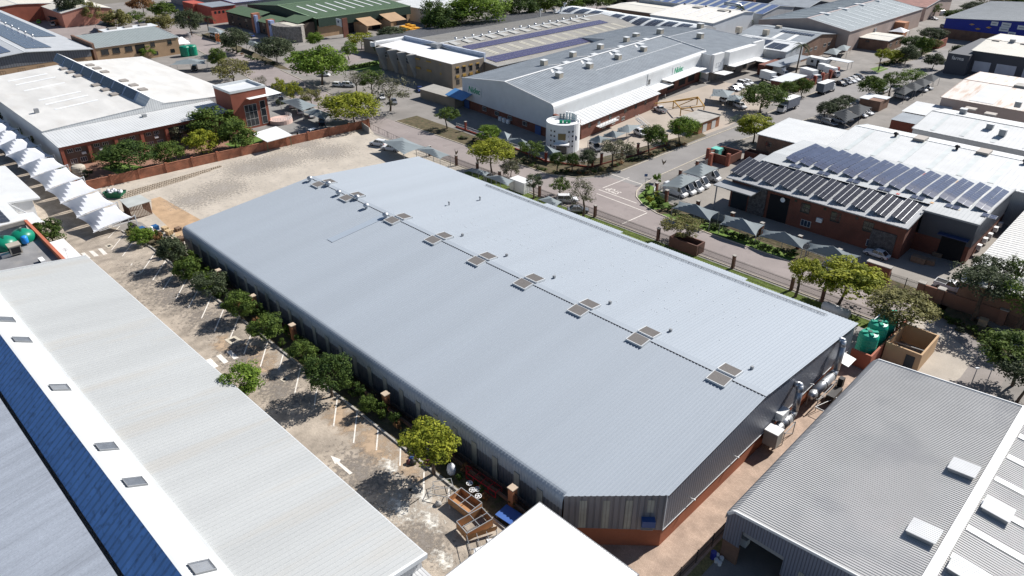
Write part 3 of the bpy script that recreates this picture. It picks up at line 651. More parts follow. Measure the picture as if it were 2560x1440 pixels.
# ------------------------------------------------------------------ near left: long pale shed with a raised ridge monitor
def cladY(n, c, p=.3, d=.12, b=.02): return mat(n, c, .6, .1, var=.05, stripe=('Y', p, d, b))
def cladX(n, c, p=.3, d=.12, b=.02): return mat(n, c, .6, .1, var=.05, stripe=('X', p, d, b))
V = T('warehouse', 'long pale-roofed warehouse at the left edge with a blue ridge monitor', 'warehouse', (-80, 17, 0))
PV_ = [(-14, 5.8), (8, 7.8), (11.3, 7.9), (25.2, 6.0)]
OLDR = mat('weathered_grey_roof_sheet', (.42,.435,.435), .6, .1, var=.06, ns=.18, stretch=(1.5,.12,1), fine=.04, spots=.3, spotcol=(.42,.39,.34), sps=.25)
rib_roof([(11.2, 7.9), (25.4, 6.0)], -124.2, -37.2, 'X', .55, .1, .06).build('roof', OLDR, V)
rib_roof([(-16, 4.6), (4.6, 7.3)], -124.2, -30, 'X', .75, .1, .06).build('roof', mat('lichen_grey_roof_sheet', (.33,.365,.42), .6, .05, var=.10, ns=.5, stretch=(2,.15,1), spots=.4, spotcol=(.23,.25,.29), sps=.9, fine=.08), V, label='far slope with dark streaks')
rib_roof([(11.15, 8.35), (8.2, 9.9)], -124.2, -30, 'X', .4, .07, .04).build('monitor_roof', WHITER, V)
m = MB(); m.quad((-124.2, 5.0, 7.35), (-30, 5.0, 7.35), (-30, 8.15, 9.86), (-124.2, 8.15, 9.86))
m.build('monitor_wall', mat('blue_monitor_sheet', (.19,.40,.78), .6, .0, var=.12, ns=.6, stripe=('X', .95, .3, .03), spots=.4, spotcol=(.04,.07,.14), sps=1.6), V)
m = MB(); m.beam((-124.2, 11.25, 8.1), (-30, 11.25, 8.1), .3, .45); m.beam((-124.2, 8.15, 9.95), (-30, 8.15, 9.95), .3, .06); m.beam((-124.2, 25.45, 5.9), (-37.2, 25.45, 5.9), .12, .16); m.beam((-124.2, 11.2, 8.), (-124.2, 25.4, 6.0), .12, .2); m.beam((-37.2, 12, 7.7), (-37.2, 25.4, 5.95), .3, .5); m.build('flashing', OFFW, V)
m = MB(); m.box(-123.9, -14, 0, -30.2, 25.0, 4.4); m.box(-123.9, 5.2, 4.4, -37.4, 11, 7.2); m.quad((-37.5, 11, 0), (-37.5, 25, 0), (-37.5, 25, 5.9), (-37.5, 11, 7.8)); m.quad((-123.8, 25.0, 0), (-37.5, 25.0, 0), (-37.5, 25.0, 5.9), (-123.8, 25.0, 5.9)); m.quad((-123.9, 11, 0), (-123.9, 25, 0), (-123.9, 25, 5.9), (-123.9, 11, 7.8)); m.quad((-124,5,7.3),(-124,11,8),(-124,8.2,9.8),(-124,8.1,9.8))
m.build('wall', cladY('white_gable_cladding', (.55,.56,.57), .35), V)
for (u, v) in ((18,800),(60,850),(152,970),(275,1115),(345,1203),(520,1410)):
    q = PX(u, v, 9.0); m = MB(); x = q.x; zf = lambda y: 8.35+(11.15-y)*.525
    for e in (-.75, .7): m.add([(x+e,8.9,zf(8.9)),(x+e+.06,8.9,zf(8.9)),(x+e+.06,10.6,zf(10.6)),(x+e,10.6,zf(10.6)),(x+e,8.9,zf(8.9)+.25),(x+e+.06,8.9,zf(8.9)+.25),(x+e+.06,10.6,zf(10.6)+.25),(x+e,10.6,zf(10.6)+.25)], [(0,3,2,1),(4,5,6,7),(0,1,5,4),(1,2,6,5),(2,3,7,6),(3,0,4,7)])
    for yy in (8.9, 10.55): m.box(x-.75, yy, zf(yy)-.02, x+.75, yy+.06, zf(yy)+.25)
    o = m.build('ridge_ventilator', STEELP, V); b = MB(); b.quad((x-.7,8.95,zf(8.95)+.06),(x+.7,8.95,zf(8.95)+.06),(x+.7,10.55,zf(10.55)+.06),(x-.7,10.55,zf(10.55)+.06)); b.build('backing', STEELP, o)
    b = MB()
    for k in range(11): b.box(x-.68+k*.125, 8.95, 0, x-.68+k*.125+.07, 10.55, .01)
    b.v = [(p[0], p[1], zf(p[1])+.2+p[2]) for p in b.v]; b.build('louvre', STEEL, o)
V.rotation_euler = (0, 0, .019)
# ------------------------------------------------------------------ left middle: flat roof with tanks, white lean-to roofs
Wt = T('building', 'low building with a grey flat roof and orange-red parapet holding two green tanks', 'building', (-138, 18, 0))
m = MB(); m.box(-143.5, 10.8, 0, -124.6, 21.6, 5.5); m.build('wall', GREYP, Wt)
m = MB(); m.quad((-143.4, 10.9, 5.504), (-124.7, 10.9, 5.504), (-124.7, 21.2, 5.504), (-143.4, 21.2, 5.504)); m.build('flat_roof', mat('torch_on_roof', (.22,.22,.225), .8, var=.15, ns=.4, fine=.06, spots=.3, spotcol=(.3,.28,.25), sps=.8), Wt)
m = MB(); m.box(-146.5, 21.2, 5.5, -124.6, 21.7, 6.4); m.build('parapet', mat('orange_red_coping', (.45,.14,.08), .8, var=.1, fine=.05), Wt)
m = MB(); m.box(-147.4, 15, 5.5, -146.9, 21.6, 6.2); m.build('parapet', CONC, Wt)
L1 = T('building', 'low building with white ribbed roof and solar panels at the left edge', 'building', (-170, 18, 0))
rib_roof([(2, 7.6), (21.6, 5.6)], -186, -147.5, 'X', .7, .1, .05).build('roof', WHITER, L1)
rib_roof([(21.6, 5.6), (27.0, 5.1)], -186, -160.2, 'X', .7, .1, .05).build('roof', WHITER, L1)
rib_roof([(21.6, 5.6), (24.0, 5.35)], -152.5, -146, 'X', .7, .1, .05).build('roof', WHITER, L1)
m = MB(); m.box(-186, 2, 0, -147.7, 21.4, 5.4); m.box(-185.8, 21.4, 0, -160.6, 25.8, 4.9); m.build('wall', WHITEP, L1)
m = MB(); m.beam((-160.2, 21.6, 5.4), (-160.2, 27.1, 4.9), .15, .3); m.beam((-186, 27.1, 4.95), (-160.2, 27.1, 4.95), .15, .3); m.beam((-160.2, 21.7, 5.4), (-146, 24.1, 5.2), .12, .25); m.beam((-160.2,22,2),(-155.5,22,5.2),.15); m.build('flashing', WHITEP, L1)
pv(L1, [(2, 7.6), (21.6, 5.6)], 'X', -163, -149, 12.3, 19.6, 7, 3, glass=PVD)
L2 = T('building', 'pale ribbed roof building left of the flat roof with the tanks', 'building', (-135, 5, 0))
rib_roof([(-8, 8.2), (11.4, 6.2)], -147, -124.4, 'X', .9, .12, .07).build('roof', mat('pale_blue_white_roof', (.62,.65,.68), .5, .15, var=.1, ns=.4, stretch=(1,.2,1), spots=.3, spotcol=(.35,.37,.4), sps=.8), L2)
m = MB(); m.box(-147, -8, 0, -124.6, 10.7, 6.1); m.build('wall', GREYP, L2)
cv = T('canopy', 'small flat bright white canopy roof beside the orange-red parapet', 'canopy', (-133, 24, 0))
m = MB(); m.box(-139.5, 22.2, 3.7, -126, 25.0, 3.85); m.build('roof', WHITEP, cv)
m = MB()
for x in (-139, -132.7, -126.4): m.beam((x, 24.8, 0), (x, 24.8, 3.7), .12)
m.build('post', WHITEP, cv)
# rooftop plant standing on the flat roof
def tank(x, y, z, r, h, name, label, col, group=None, ribs=8, domed=True, lid=True):
    t = T(name, label, 'water tank', (x, y, z), group=group)
    prof = [(r*.96, 0)]
    for i in range(ribs):
        a = h*.86*i/ribs; b = h*.86*(i+1)/ribs; prof += [(r, a+.05), (r, b-.09), (r*.965, b-.03)]
    m = MB(); m.lathe((x, y, z), prof+[(r, h*.88)]+([(r*.86, h*.96), (r*.3, h), (.01, h)] if domed else [(r*.97, h*.93), (.01, h*.94)]), 24); m.build('tank_body', col, t, smooth=False)
    if lid: m = MB(); m.cyl((x, y, z+h*.99), (x, y, z+h*1.04), r*.22, r*.22, 12); m.build('lid', mat('dark_green_plastic', (.02,.08,.06), .5), t)
    return t
TG = mat('green_plastic_tank', (.005,.20,.12), .38, var=.06, ns=.6); TGB = mat('bright_green_tank', (.01,.30,.20), .4, var=.05)
q = PX(30, 615, 5.5); 
def lying(x, y, label):
    t = T('water_tank', label, 'water tank', (x, y, 5.5), group='green tanks on the flat roof')
    m = MB(); m.lathe((x, y, 5.5), [(1.75,0),(1.9,.3),(1.9,1.0),(1.7,1.45),(1.1,1.9),(.4,2.1),(.01,2.12)], 24); m.build('tank_body', TG, t, smooth=True)
    m = MB(); m.cyl((x, y, 7.58), (x, y, 7.75), .3, .3, 12); m.box(x-.7, y-.1, 7.5, x+.7, y+.1, 7.64); m.build('lid', mat('dark_green_plastic', (.02,.08,.06), .5), t)
q = PX(52, 582, 7.0); lying(q.x, q.y, 'domed green water tank on the flat roof, beside the orange-red parapet')
q = PX(8, 600, 7.0); lying(q.x, q.y, 'domed green water tank cut off by the left edge of the photo')
q = PX(66, 612, 5.5); t = T('pressure_vessel', 'small bright blue pressure vessel on legs in front of the green tanks', 'pressure vessel', (q.x, q.y, 5.5))
m = MB(); m.lathe((q.x,q.y,5.75), [(.1,0),(.45,.08),(.55,.25),(.55,1.15),(.45,1.35),(.1,1.45),(.01,1.46)], 16); m.build('vessel_body', mat('bright_blue_paint', (.02,.22,.62), .35), t, smooth=True)
m = MB()
for a in range(3): m.beam((q.x+.4*math.cos(a*2.1), q.y+.4*math.sin(a*2.1), 5.5), (q.x+.4*math.cos(a*2.1), q.y+.4*math.sin(a*2.1), 6.0), .08)
m.build('leg', DARKM, t)
q = PX(42, 635, 5.5); t = T('evaporative_cooler', 'beige box cooler with a dark grille on the flat roof, left of the blue vessel', 'cooler', (q.x, q.y, 5.5))
BEIGEP = mat('beige_plastic', (.40,.36,.30), .6, var=.06)
m = MB(); m.box(q.x-.85, q.y-.85, 5.8, q.x+.85, q.y+.85, 7.2); m.box(q.x-.95, q.y-.95, 7.2, q.x+.95, q.y+.95, 7.35); m.build('cooler_body', BEIGEP, t)
m = MB(); m.box(q.x+.8, q.y-.65, 5.95, q.x+.88, q.y+.65, 7.0); m.box(q.x-.65, q.y-.88, 5.95, q.x+.65, q.y-.8, 7.0); m.build('grille', BLACKM, t)
m = MB(); m.box(q.x-.4, q.y-2.2, 5.5, q.x+.5, q.y-.8, 6.1); m.build('duct', STEEL, t)
q = PX(40, 598, 5.5); m = MB(); m.box(q.x+1.5, q.y-.2, 5.5, q.x+2.6, q.y+.9, 6.5); m.box(q.x+1.4, q.y-.3, 6.5, q.x+2.7, q.y+1, 6.6); tag(m.build('plant_box', WHITEP), 'small white plant box on the flat roof between the two green tanks', 'box')
q = PX(107, 657, 5.5); t = T('air_conditioner', 'white air conditioner lying on the flat roof near the shed edge', 'air conditioner', (q.x, q.y, 5.5)); m = MB(); m.box(q.x-.9, q.y-.35, 5.6, q.x+.9, q.y+.35, 6.2); m.build('casing', WHITEP, t); m = MB(); m.box(q.x-.75, q.y-.38, 5.7, q.x+.75, q.y-.34, 6.1); m.build('grille', BLACKM, t)
q = PX(170, 645, 3.85); t = T('antenna', 'thin television antenna on the small white canopy', 'antenna', (q.x, q.y, 3.85)); m = MB(); m.beam((q.x,q.y,3.85), (q.x,q.y,5.6), .05); m.beam((q.x-.7,q.y,5.5), (q.x+.7,q.y,5.5), .04)
for i in range(5): m.beam((q.x-.6+.3*i, q.y-.4, 5.5), (q.x-.6+.3*i, q.y+.4, 5.5), .03)
m.build('mast', STEELP, t)
# ------------------------------------------------------------------ bottom: bright white canopy, right: pale grey shed
t = T('canopy', 'flat bright white canopy roof at the bottom centre, its edge toothed by corrugation', 'canopy', (-29, 35, 0))
m = rib_roof([(20, 6.05), (38.2, 6.0)], -34.3, -22.3, 'X', .35, .12, .04); m.build('roof', mat('glaring_white_sheet', (.88,.88,.88), .6, var=.02), t)
m = MB(); m.beam((-34.35, 20, 5.92), (-34.35, 38.3, 5.9), .1, .22); m.beam((-34.35, 38.3, 5.9), (-22.2, 38.3, 5.9), .1, .14); m.beam((-22.25, 20, 5.92), (-22.25, 38.3, 5.9), .1, .2); m.build('gutter', STEELP, t)
m = MB()
for x in (-33.9, -22.8):
    for y in (27, 33, 37.8): m.beam((x, y, 0), (x, y, 5.9), .15)
for y in (27, 33, 37.8): m.beam((-33.9, y, 5.8), (-22.8, y, 5.8), .12, .2)
m.build('frame', STEELP, t)
U = T('warehouse', 'grey corrugated warehouse at the bottom right corner with a white ridge and an open doorway', 'warehouse', (-4, 70, 0))
PU = [(-20.2, 6.2), (-19.6, 6.9), (-3.6, 8.3), (14, 6.8)]
UR = mat('wide_corrugated_roof', (.43,.43,.425), .6, .0, var=.07, ns=.15, fine=.04, spots=.3, spotcol=(.22,.23,.25), sps=.12)
rib_roof([(-20.45, 5.2), (-20.35, 6.15), (-20.1, 6.6), (-19.6, 6.88), (-3.6, 8.3)], 50.2, 85.6, 'Y', .3, .10, .055).build('roof', UR, U)
rib_roof([(-3.6, 8.3), (14, 6.8)], 50.2, 85.6, 'Y', .3, .10, .055).build('roof', UR, U)
m = MB()
for k in range(8):
    y = 53+k*4.4; m.add([(-3.0, y, 8.36), (13, y, 6.99), (13, y+.8, 6.99), (-3.0, y+.8, 8.36)], [(0,1,2,3)])
m.build('translucent_strip', mat('bright_translucent_sheet', (.8,.82,.83), .5), U)
m = MB(); m.beam((-3.6, 50.1, 8.45), (-3.6, 85.7, 8.45), .9, .08); m.build('ridge_cap', WHITEP, U)
m = MB()
for a, b in zip(PU[:-1], PU[1:]): m.beam((a[0], 50.1, a[1]), (b[0], 50.1, b[1]), .14, .3); m.beam((a[0], 85.7, a[1]+.05), (b[0], 85.7, b[1]+.05), .14, .2)
m.build('flashing', WHITEP, U)
m = MB(); m.poly([(-20.3,50.25,2.5), (-18.5,50.25,2.5), (-18.5,50.25,4.9), (-14.2,50.25,4.9), (-14.2,50.25,2.5), (14,50.25,2.5), (14,50.25,6.7), (-3.6,50.25,8.2), (-19.6,50.25,6.8), (-20.3,50.25,6.2)])
m.quad((-20.3,50.25,2.5), (-20.3,85.5,2.5), (-20.3,85.5,6), (-20.3,50.25,6)); m.poly([(-20.3,85.5,2.5), (14,85.5,2.5), (14,85.5,6.7), (-3.6,85.5,8.2), (-19.6,85.5,6.8), (-20.3,85.5,6.2)][::-1])
m.build('wall', mat('blue_grey_front_cladding', (.20,.22,.28), .5, .15, var=.06, stripe=('X', .3, .35, .04)), U)
m = MB(); m.box(-20.25, 50.3, 0, -18.5, 50.6, 2.5); m.box(-14.2, 50.3, 0, 14, 50.6, 2.5); m.box(-20.25, 50.6, 0, -20, 85.4, 2.5); m.box(-20.2, 85.2, 0, 13.9, 85.45, 2.5); m.build('plinth', BROWNB, U)
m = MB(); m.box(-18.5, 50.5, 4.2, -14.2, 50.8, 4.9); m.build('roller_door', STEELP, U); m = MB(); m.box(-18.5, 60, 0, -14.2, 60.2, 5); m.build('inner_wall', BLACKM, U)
for x in (-12.6, -10.4):
    m = MB(); m.box(x, 50.2, 2.6, x+.5, 50.24, 4.4); m.build('translucent_panel', TRANSW, U)
def hatch(P, axis, a, c, w, l, parent, label=None):
    z = zslope(P, c)+.1; m = MB(); m.box(a-w/2, c-l/2, z, a+w/2, c+l/2, z+.05) if axis == 'X' else m.box(c-l/2, a-w/2, z, c+l/2, a+w/2, z+.5)
    return m
for u, v in ((2404,1178),(2292,1330),(2455,1265),(2400,1430)):
    q = PX(u, v, 8.1); s = -1 if q.x < -3.6 else 1; cx = -5.6 if s < 0 else -1.6
    zf = lambda x: 8.3-abs(x+3.6)*.0875+.12
    o = MB()
    for dz in (0, .38): pass
    o.v = []; V4 = [(cx-1.1, q.y-1), (cx+1.1, q.y-1), (cx+1.1, q.y+1), (cx-1.1, q.y+1)]
    o.add([(x, y, zf(x)) for x, y in V4]+[(x, y, zf(x)+.42) for x, y in V4], [(0,3,2,1),(4,5,6,7),(0,1,5,4),(1,2,6,5),(2,3,7,6),(3,0,4,7)])
    ob = o.build('roof_ventilator', STEELP, U); r2 = rib_roof([(cx-1.25, zf(cx-1.25)+.46), (cx+1.25, zf(cx+1.25)+.46)], q.y-1.1, q.y+1.1, 'Y', .24, .07, .03); r2.build('lid', WHITEP, ob)
m = MB(); q = PX(2342,1140,0)
# ------------------------------------------------------------------ office block with tilted solar arrays on the right (dark side towards us)
S = T('office_building', 'red brick office with rows of tilted solar panels on its pale roof', 'building', (-44, 145, 0))
PS = [(130.5, 6.5), (144, 8.2), (160.5, 7.6)]
rib_roof(PS[:2], -67.5, -31.6, 'X', .7, .1, .05).build('roof', mat('office_roof_sheet', (.36,.37,.38), .5, .2, var=.06, ns=.3), S)
rib_roof([(137.5, 7.9), (146, 8.6), (160.5, 8.0)], -31.6, -22.6, 'X', .7, .1, .05).build('roof', mat('hall_roof_sheet', (.42,.44,.45), .6, .05, var=.08, ns=.3), S)
rib_roof([(140.6, 8.155), (146, 8.6), (160.5, 8.0)], -65.5, -31.6, 'X', .7, .1, .05).build('roof', mat('hall_roof_sheet', (.46,.48,.49), .5, .2, var=.08, ns=.3, spots=.35, spotcol=(.62,.58,.5), sps=.3), S)
PS2 = [(137.5, 7.9), (146, 8.6), (160.5, 8.0)]
m = MB(); m.box(-66.6, 131.4, 0, -32.0, 137.6, 6.5); m.build('wall', RED, S, label='dark red brick front')
m = MB(); m.box(-65, 137.7, 0, -22.9, 160, 3.4); m.build('plinth', RED, S)
m = MB(); m.box(-65.2, 140.7, 3.4, -31.6, 160.2, 7.9); m.box(-31.6, 137.62, 3.4, -22.75, 160.2, 7.8); m.poly([(-22.75,137.62,7.8), (-22.75,160.2,7.8), (-22.75,146,8.5)]); m.build('cladding', mat('anthracite_cladding', (.075,.085,.105), .5, .2, var=.06, stripe=('Y', .4, .1, .02)), S)
m = MB(); m.beam((-31.9,137.5,7.85),(-22.6,137.5,7.85),.2,.3); m.beam((-22.6,137.5,7.85),(-22.6,146,8.55),.2,.3); m.beam((-22.6,146,8.55),(-22.6,160.5,8.0),.2,.3); m.beam((-67.5,130.5,6.42),(-31.6,130.5,6.42),.12,.2); m.beam((-31.6,130.5,6.42),(-31.6,137.5,7.4),.12,.25); m.beam((-67.5,130.5,6.42),(-67.5,137.5,7.4),.12,.25); m.build('flashing', STEELP, S)
windows(S, 'Y', 131.4, [-50.5, -44.5, -38.4], 4.4, 1.9, 2.0, 2, 2, FRAMED)
windows(S, 'Y', 131.4, [-52.6, -46.8, -40.7], 5.4, .5, .5, 1, 1, FRAMED)
windows(S, 'Y', 131.4, [-49.8, -37], 1.4, 2.0, 1.3, 3, 1, FRAMEW, BLUEGLASS)
m = MB(); m.box(-37.6, 131.2, .1, -33.2, 131.42, 4.4); m.build('stone_cladding', mat('dark_stone_cladding', (.09,.085,.085), .9, var=.5, ns=2.2, fine=.4), S)
m = MB(); m.box(-62.2, 131.1, .1, -58.6, 131.42, 6.2); m.build('stone_cladding', mat('dark_stone_cladding', (.09,.085,.085)), S)
m = MB(); m.box(-68.5, 127.2, 5.3, -60, 131.5, 5.5); m.box(-68, 127.6, 0, -67.8, 127.8, 5.3); m.build('entrance_canopy', STEELP, S)
opening(S, 'Y', 131.4, -58, -53.8, 0, 5.4, BLACKM, 'glass_front'); opening(S, 'Y', 131.4, -66.2, -62.6, 0, 3.6, GLASS, 'glass_front')
opening(S, 'Y', 137.62, -27.6, -23.6, 0, 4.6, BLACKM, 'roller_door')
m = MB(); m.box(-28.2, 136.2, 4.7, -23.2, 137.6, 4.85); m.build('door_canopy', mat('navy_canopy', (.03,.05,.12), .5), S)
q = PX(1962, 497, 5.0); m = MB(); m.lathe((q.x, 130.9, 5.0), [(.01,0),(.3,.03),(.5,.14)], 14); m.v = [(a, 130.9-(c-5.0), 5.0+(b-130.9)) for a, b, c in m.v]; m.beam((q.x,131.4,5),(q.x,130.9,5),.06); m.build('satellite_dish', WHITEP, S)
q = PX(2034, 555, 3.0); m = MB(); m.box(-47.8, 130.9, 2.6, -46.7, 131.4, 3.4); m.build('air_conditioner', WHITEP, S)
for k in range(5):
    m = MB(); y = PX(2450+k*8, 640-k*12, 2).y; m.box(-22.8, 143+k*3.4, 1.2+.2*(k%2), -22.1, 144+k*3.4, 2.1+.2*(k%2)); m.build('air_conditioner', WHITEP, S)
def tilted(parent, x, y0, y1, w, z0, na, tilt, glass, name='solar_array'):
    """free-standing row: long side along Y, low edge at +X"""
    h = w*math.sin(tilt); b = w*math.cos(tilt); mb = MB(); n = Vector((math.sin(tilt), 0, math.cos(tilt)))
    zz = lambda y: zslope(PSX[0], y)+z0
    for mi, (g, up) in enumerate(((.0, 0), (.05, .02))):
        pass
    mb.poly([(x-b/2,y0,zz(y0)+h), (x+b/2,y0,zz(y0)), (x+b/2,y1,zz(y1)), (x-b/2,y1,zz(y1)+h)], 1)
    nc = 2 if w < 2.6 else 3
    for i in range(na):
        for j in range(nc):
            a0, a1 = y0+(y1-y0)*i/na+.03, y0+(y1-y0)*(i+1)/na-.03; s0, s1 = j/nc+.012, (j+1)/nc-.012
            P = [(x-b/2+b*s, a, zz(a)+h*(1-s)) for s, a in ((s0,a0),(s1,a0),(s1,a1),(s0,a1))]; mb.poly([tuple(Vector(p)+n*.02) for p in P], 0)
    o = mb.build(name, [glass, ALU], parent)
    f = MB()
    for y in (y0+.3, (y0+y1)/2, y1-.3): f.beam((x-b/2+.1,y,zz(y)-z0), (x-b/2+.1,y,zz(y)+h-.05), .06); f.beam((x+b/2-.1,y,zz(y)-z0), (x+b/2-.1,y,zz(y)), .06)
    f.build('array_frame', STEELP, o)
PSX = [PS]
xs = [PX(u, v, 7.6).x for u, v in ((1862,418),(1900,428),(1945,440),(1985,455),(2030,470),(2078,482),(2125,497),(2172,510),(2218,523),(2262,535))]
for i in range(10): tilted(S, -34.0-3.6*i, 132.0, 139.9, 2.95, .12, 5, R(14), PVD)
PSX = [PS2]
for i in range(13): tilted(S, -60.2+(-24.1+60.2)*i/12, 143.0, 157.4, 2.4, .16, 12, R(14), PVB)
for i, c in ((8, (.45,.09,.08)), (10, (.55,.36,.2)), (11.5, (.6,.52,.4))):
    x = -60.2+36.1*i/12-1.55
    slab(S, PS2, 'X', x-.3, x+.3, 141, 157, mat('roof_strip_%d' % (i*2), c, .8, var=.2, ns=1), 'coloured_roof_strip', .01, .06)
for k in range(7): pv(S, PS2, 'X', -59.5+k*6, -57.1+k*6, 141.0, 142.5, 2, 2, name='solar_array')
# ------------------------------------------------------------------ right edge: a row of pale roofs
t, P = gable('warehouse', 'white-roofed warehouse with grey translucent bands directly behind the solar office', 'warehouse', -60.5, 12, 162.5, 186, 'X', 7.2, 7.2, 8.6, WHITER, cladX('pale_wall', (.5,.5,.5)), ridge=178, cap=OFFW)
for i in range(10): slab(t, P, 'X', -57+i*5.8, -55.9+i*5.8, 163, 177.2, mat('translucent_band', (.52,.56,.56), .5), 'translucent_band', .01, .06)
for i in range(3):
    m = MB(); x = -46+i*13; m.box(x-1.2, 176.2, 8.55, x+1.2, 179.6, 9.1); m.build('ridge_ventilator', LOUVRE, t)
    m = MB(); ridgevent(m, x-5, 176.5, 8.4); m.build('whirly_vent', DARKM, t, smooth=True)
t, P = gable('building', 'low white roof with dark brick front at the street corner, right of the cross street', 'building', -77.5, -58.5, 162.5, 178.6, 'X', 6.3, 6.8, 6.8, WHITER, BROWNB, ridge=178.6, cap=OFFW)
windows(t, 'Y', 162.5, [-74.5, -70.2, -66], 4.4, 1.6, 1.1, 2, 1, FRAMED)
m = MB(); m.box(-66, 159.0, 5.4, -59.8, 162.3, 5.6); m.build('side_roof', SLATER, t)
t, P = gable('warehouse', 'white-roofed warehouse with cowls and grey bands, one behind the warehouse behind the solar office', 'warehouse', -51.5, 25, 190.2, 214, 'X', 7.4, 7.4, 9.0, WHITER, cladX('pale_wall', (.5,.5,.5)), ridge=203, cap=STEELP)
for i in range(9): slab(t, P, 'X', -48+i*6.5, -47+i*6.5, 191, 202.4, mat('translucent_band', (.52,.56,.56), .5), 'translucent_band', .01, .06)
for u, v in ((2408,280),(2475,318),(2507,332),(2545,262)):
    q = PX(u, v, 8.8); m = MB(); m.box(q.x-.7, q.y-.7, 8.2, q.x+.7, q.y+.7, 9.6); m.box(q.x-.5,q.y-.74,8.5,q.x+.5,q.y-.7,9.3); o = m.build('roof_cowl', STEELP, t); m = MB(); m.box(q.x-.8, q.y-.8, 9.6, q.x+.8, q.y+.8, 9.7); m.build('lid', OFFW, o)
for u, v in ((2430,262),(2480,275)):
    q = PX(u, v, 8.7); slab(t, P, 'X', q.x-1.3, q.x+1.3, q.y-1.2, q.y+1.2, LOUVRE, 'ridge_ventilator', .4)
t, P = gable('warehouse', 'rust-streaked white roof warehouse at the right edge', 'warehouse', -56.5, 20, 227, 262, 'X', 7.2, 8.4, 8.8, mat('rust_streaked_roof', (.62,.58,.54), .65, var=.12, ns=.3, stretch=(1.2,.15,1), spots=.6, spotcol=(.42,.25,.15), sps=.8), PINKW, ridge=246, cap=PINKW)
slab(t, P, 'X', -50, -44, 228, 245, WHITER, 'newer_roof_sheet', .01, .06)
m = MB(); m.box(-44,246,8.7,-40,250,9.4); m.build('roof_ventilator', TAUPER, t)
t = T('building', 'small lean-to with pink-white and slate roofs and a red wall below the rusty roof', 'building', (-58, 213, 0))
m = MB(); m.box(-61.8, 206.5, 0, -53, 226.5, 3.9); m.build('wall', REDP, t)
rib_roof([(206.3, 4.0), (215.5, 4.1)], -62, -52.8, 'X', .8, .1, .04).build('roof', SLATER, t); rib_roof([(215.5, 4.3), (226.8, 4.9)], -62.5, -52.8, 'X', .8, .1, .04).build('roof', WHITER, t)
t, P = gable('warehouse', 'dark grey warehouse with a cream roof and wide pale doors near the top right', 'warehouse', -68.6, 10, 297.5, 331, 'X', 8.2, 9.4, 9.8, CREAMR, mat('dark_grey_wall', (.06,.065,.08), .7, var=.05), ridge=313, cap=STEELP, over=.5)
m = MB(); m.box(-75, 293, 0, -68, 331, 7.0); m.build('side_block', mat('dark_grey_wall', (.06,.065,.08)), t)
for x in (-67.2, -60.2, -52): opening(t, 'Y', 297.5, x, x+(6 if x > -62 else 5.2), 1.2, 4.8, mat('pale_roller_door', (.42,.45,.52), .6), 'roller_door', .08)
text_mesh('lettering', 'farma', 1.7, WHITEP, faceM('Y', -71.5, 292.9, 5.6), t, bold=.01, depth=.01)
m = MB(); q = PX(2540, 100, 10); m.box(q.x-.8,312,9.6,q.x+.8,313.6,10.8); m.build('roof_cowl', STEELP, t)
for dx in (-5,4): m = MB(); m.box(q.x+dx-1.2,311.6,9.7,q.x+dx+1.2,314.2,10.0); m.build('ridge_ventilator', LOUVRE, t)
t, P = gable('warehouse', 'blue-walled warehouse with white sign boards and a brown brick base at the top right', 'warehouse', -98, -30, 364, 432, 'Y', 8.2, 8.2, 10.5, mat('light_grey_far_roof', (.33,.35,.36), .6, .1, var=.08, ns=.2), BLUEC, ridge=-64, plinth=BROWNB, plh=4.0, cap=OFFW, over=.8)
for (x, z, w_, h_) in ((-80.5,8.0,2.6,1.6),(-76.6,8.0,3.4,1.7),(-76.9,6.2,3.4,1.7),(-70.7,7.6,4.2,1.6),(-73.4,4.9,2.8,1.3)):
    m = MB(); m.box(x, 363.85, z-h_/2, x+w_, 363.98, z+h_/2); o = m.build('sign_board', WHITEP, t); m = MB(); m.box(x+.5, 363.8, z-.15, x+w_-.5, 363.84, z+.12); m.build('printing', mat('grey_print', (.25,.26,.3), .7), o)
for (x, z, c) in ((-88.5,6.6,(.5,.3,.12)),(-85.8,5.1,(.6,.35,.05)),(-82,6.1,(.6,.6,.62))): m = MB(); m.add([(x,363.9,z),(x+1.2,363.9,z-.3),(x+2.2,363.9,z+.2),(x+1,363.9,z+.5)], [(0,1,2,3)]); m.build('wall_emblem', mat('emblem_%d' % (c[0]*100), c, .6), t)
for i in range(3): m = MB(); ridgevent(m, -66+i*.3, 366+i*4, 10.3); m.build('whirly_vent', STEEL, t, smooth=True)
Tt, P = gable('building', 'low white speckled roof at the right edge beside the solar office', 'building', -19.5, 6, 120, 166, 'Y', 5.0, 6.4, 6.4, mat('speckled_white_roof', (.60,.60,.58), .7, var=.08, ns=1.2, fine=.12), BROWNB, ridge=6, cap=OFFW)
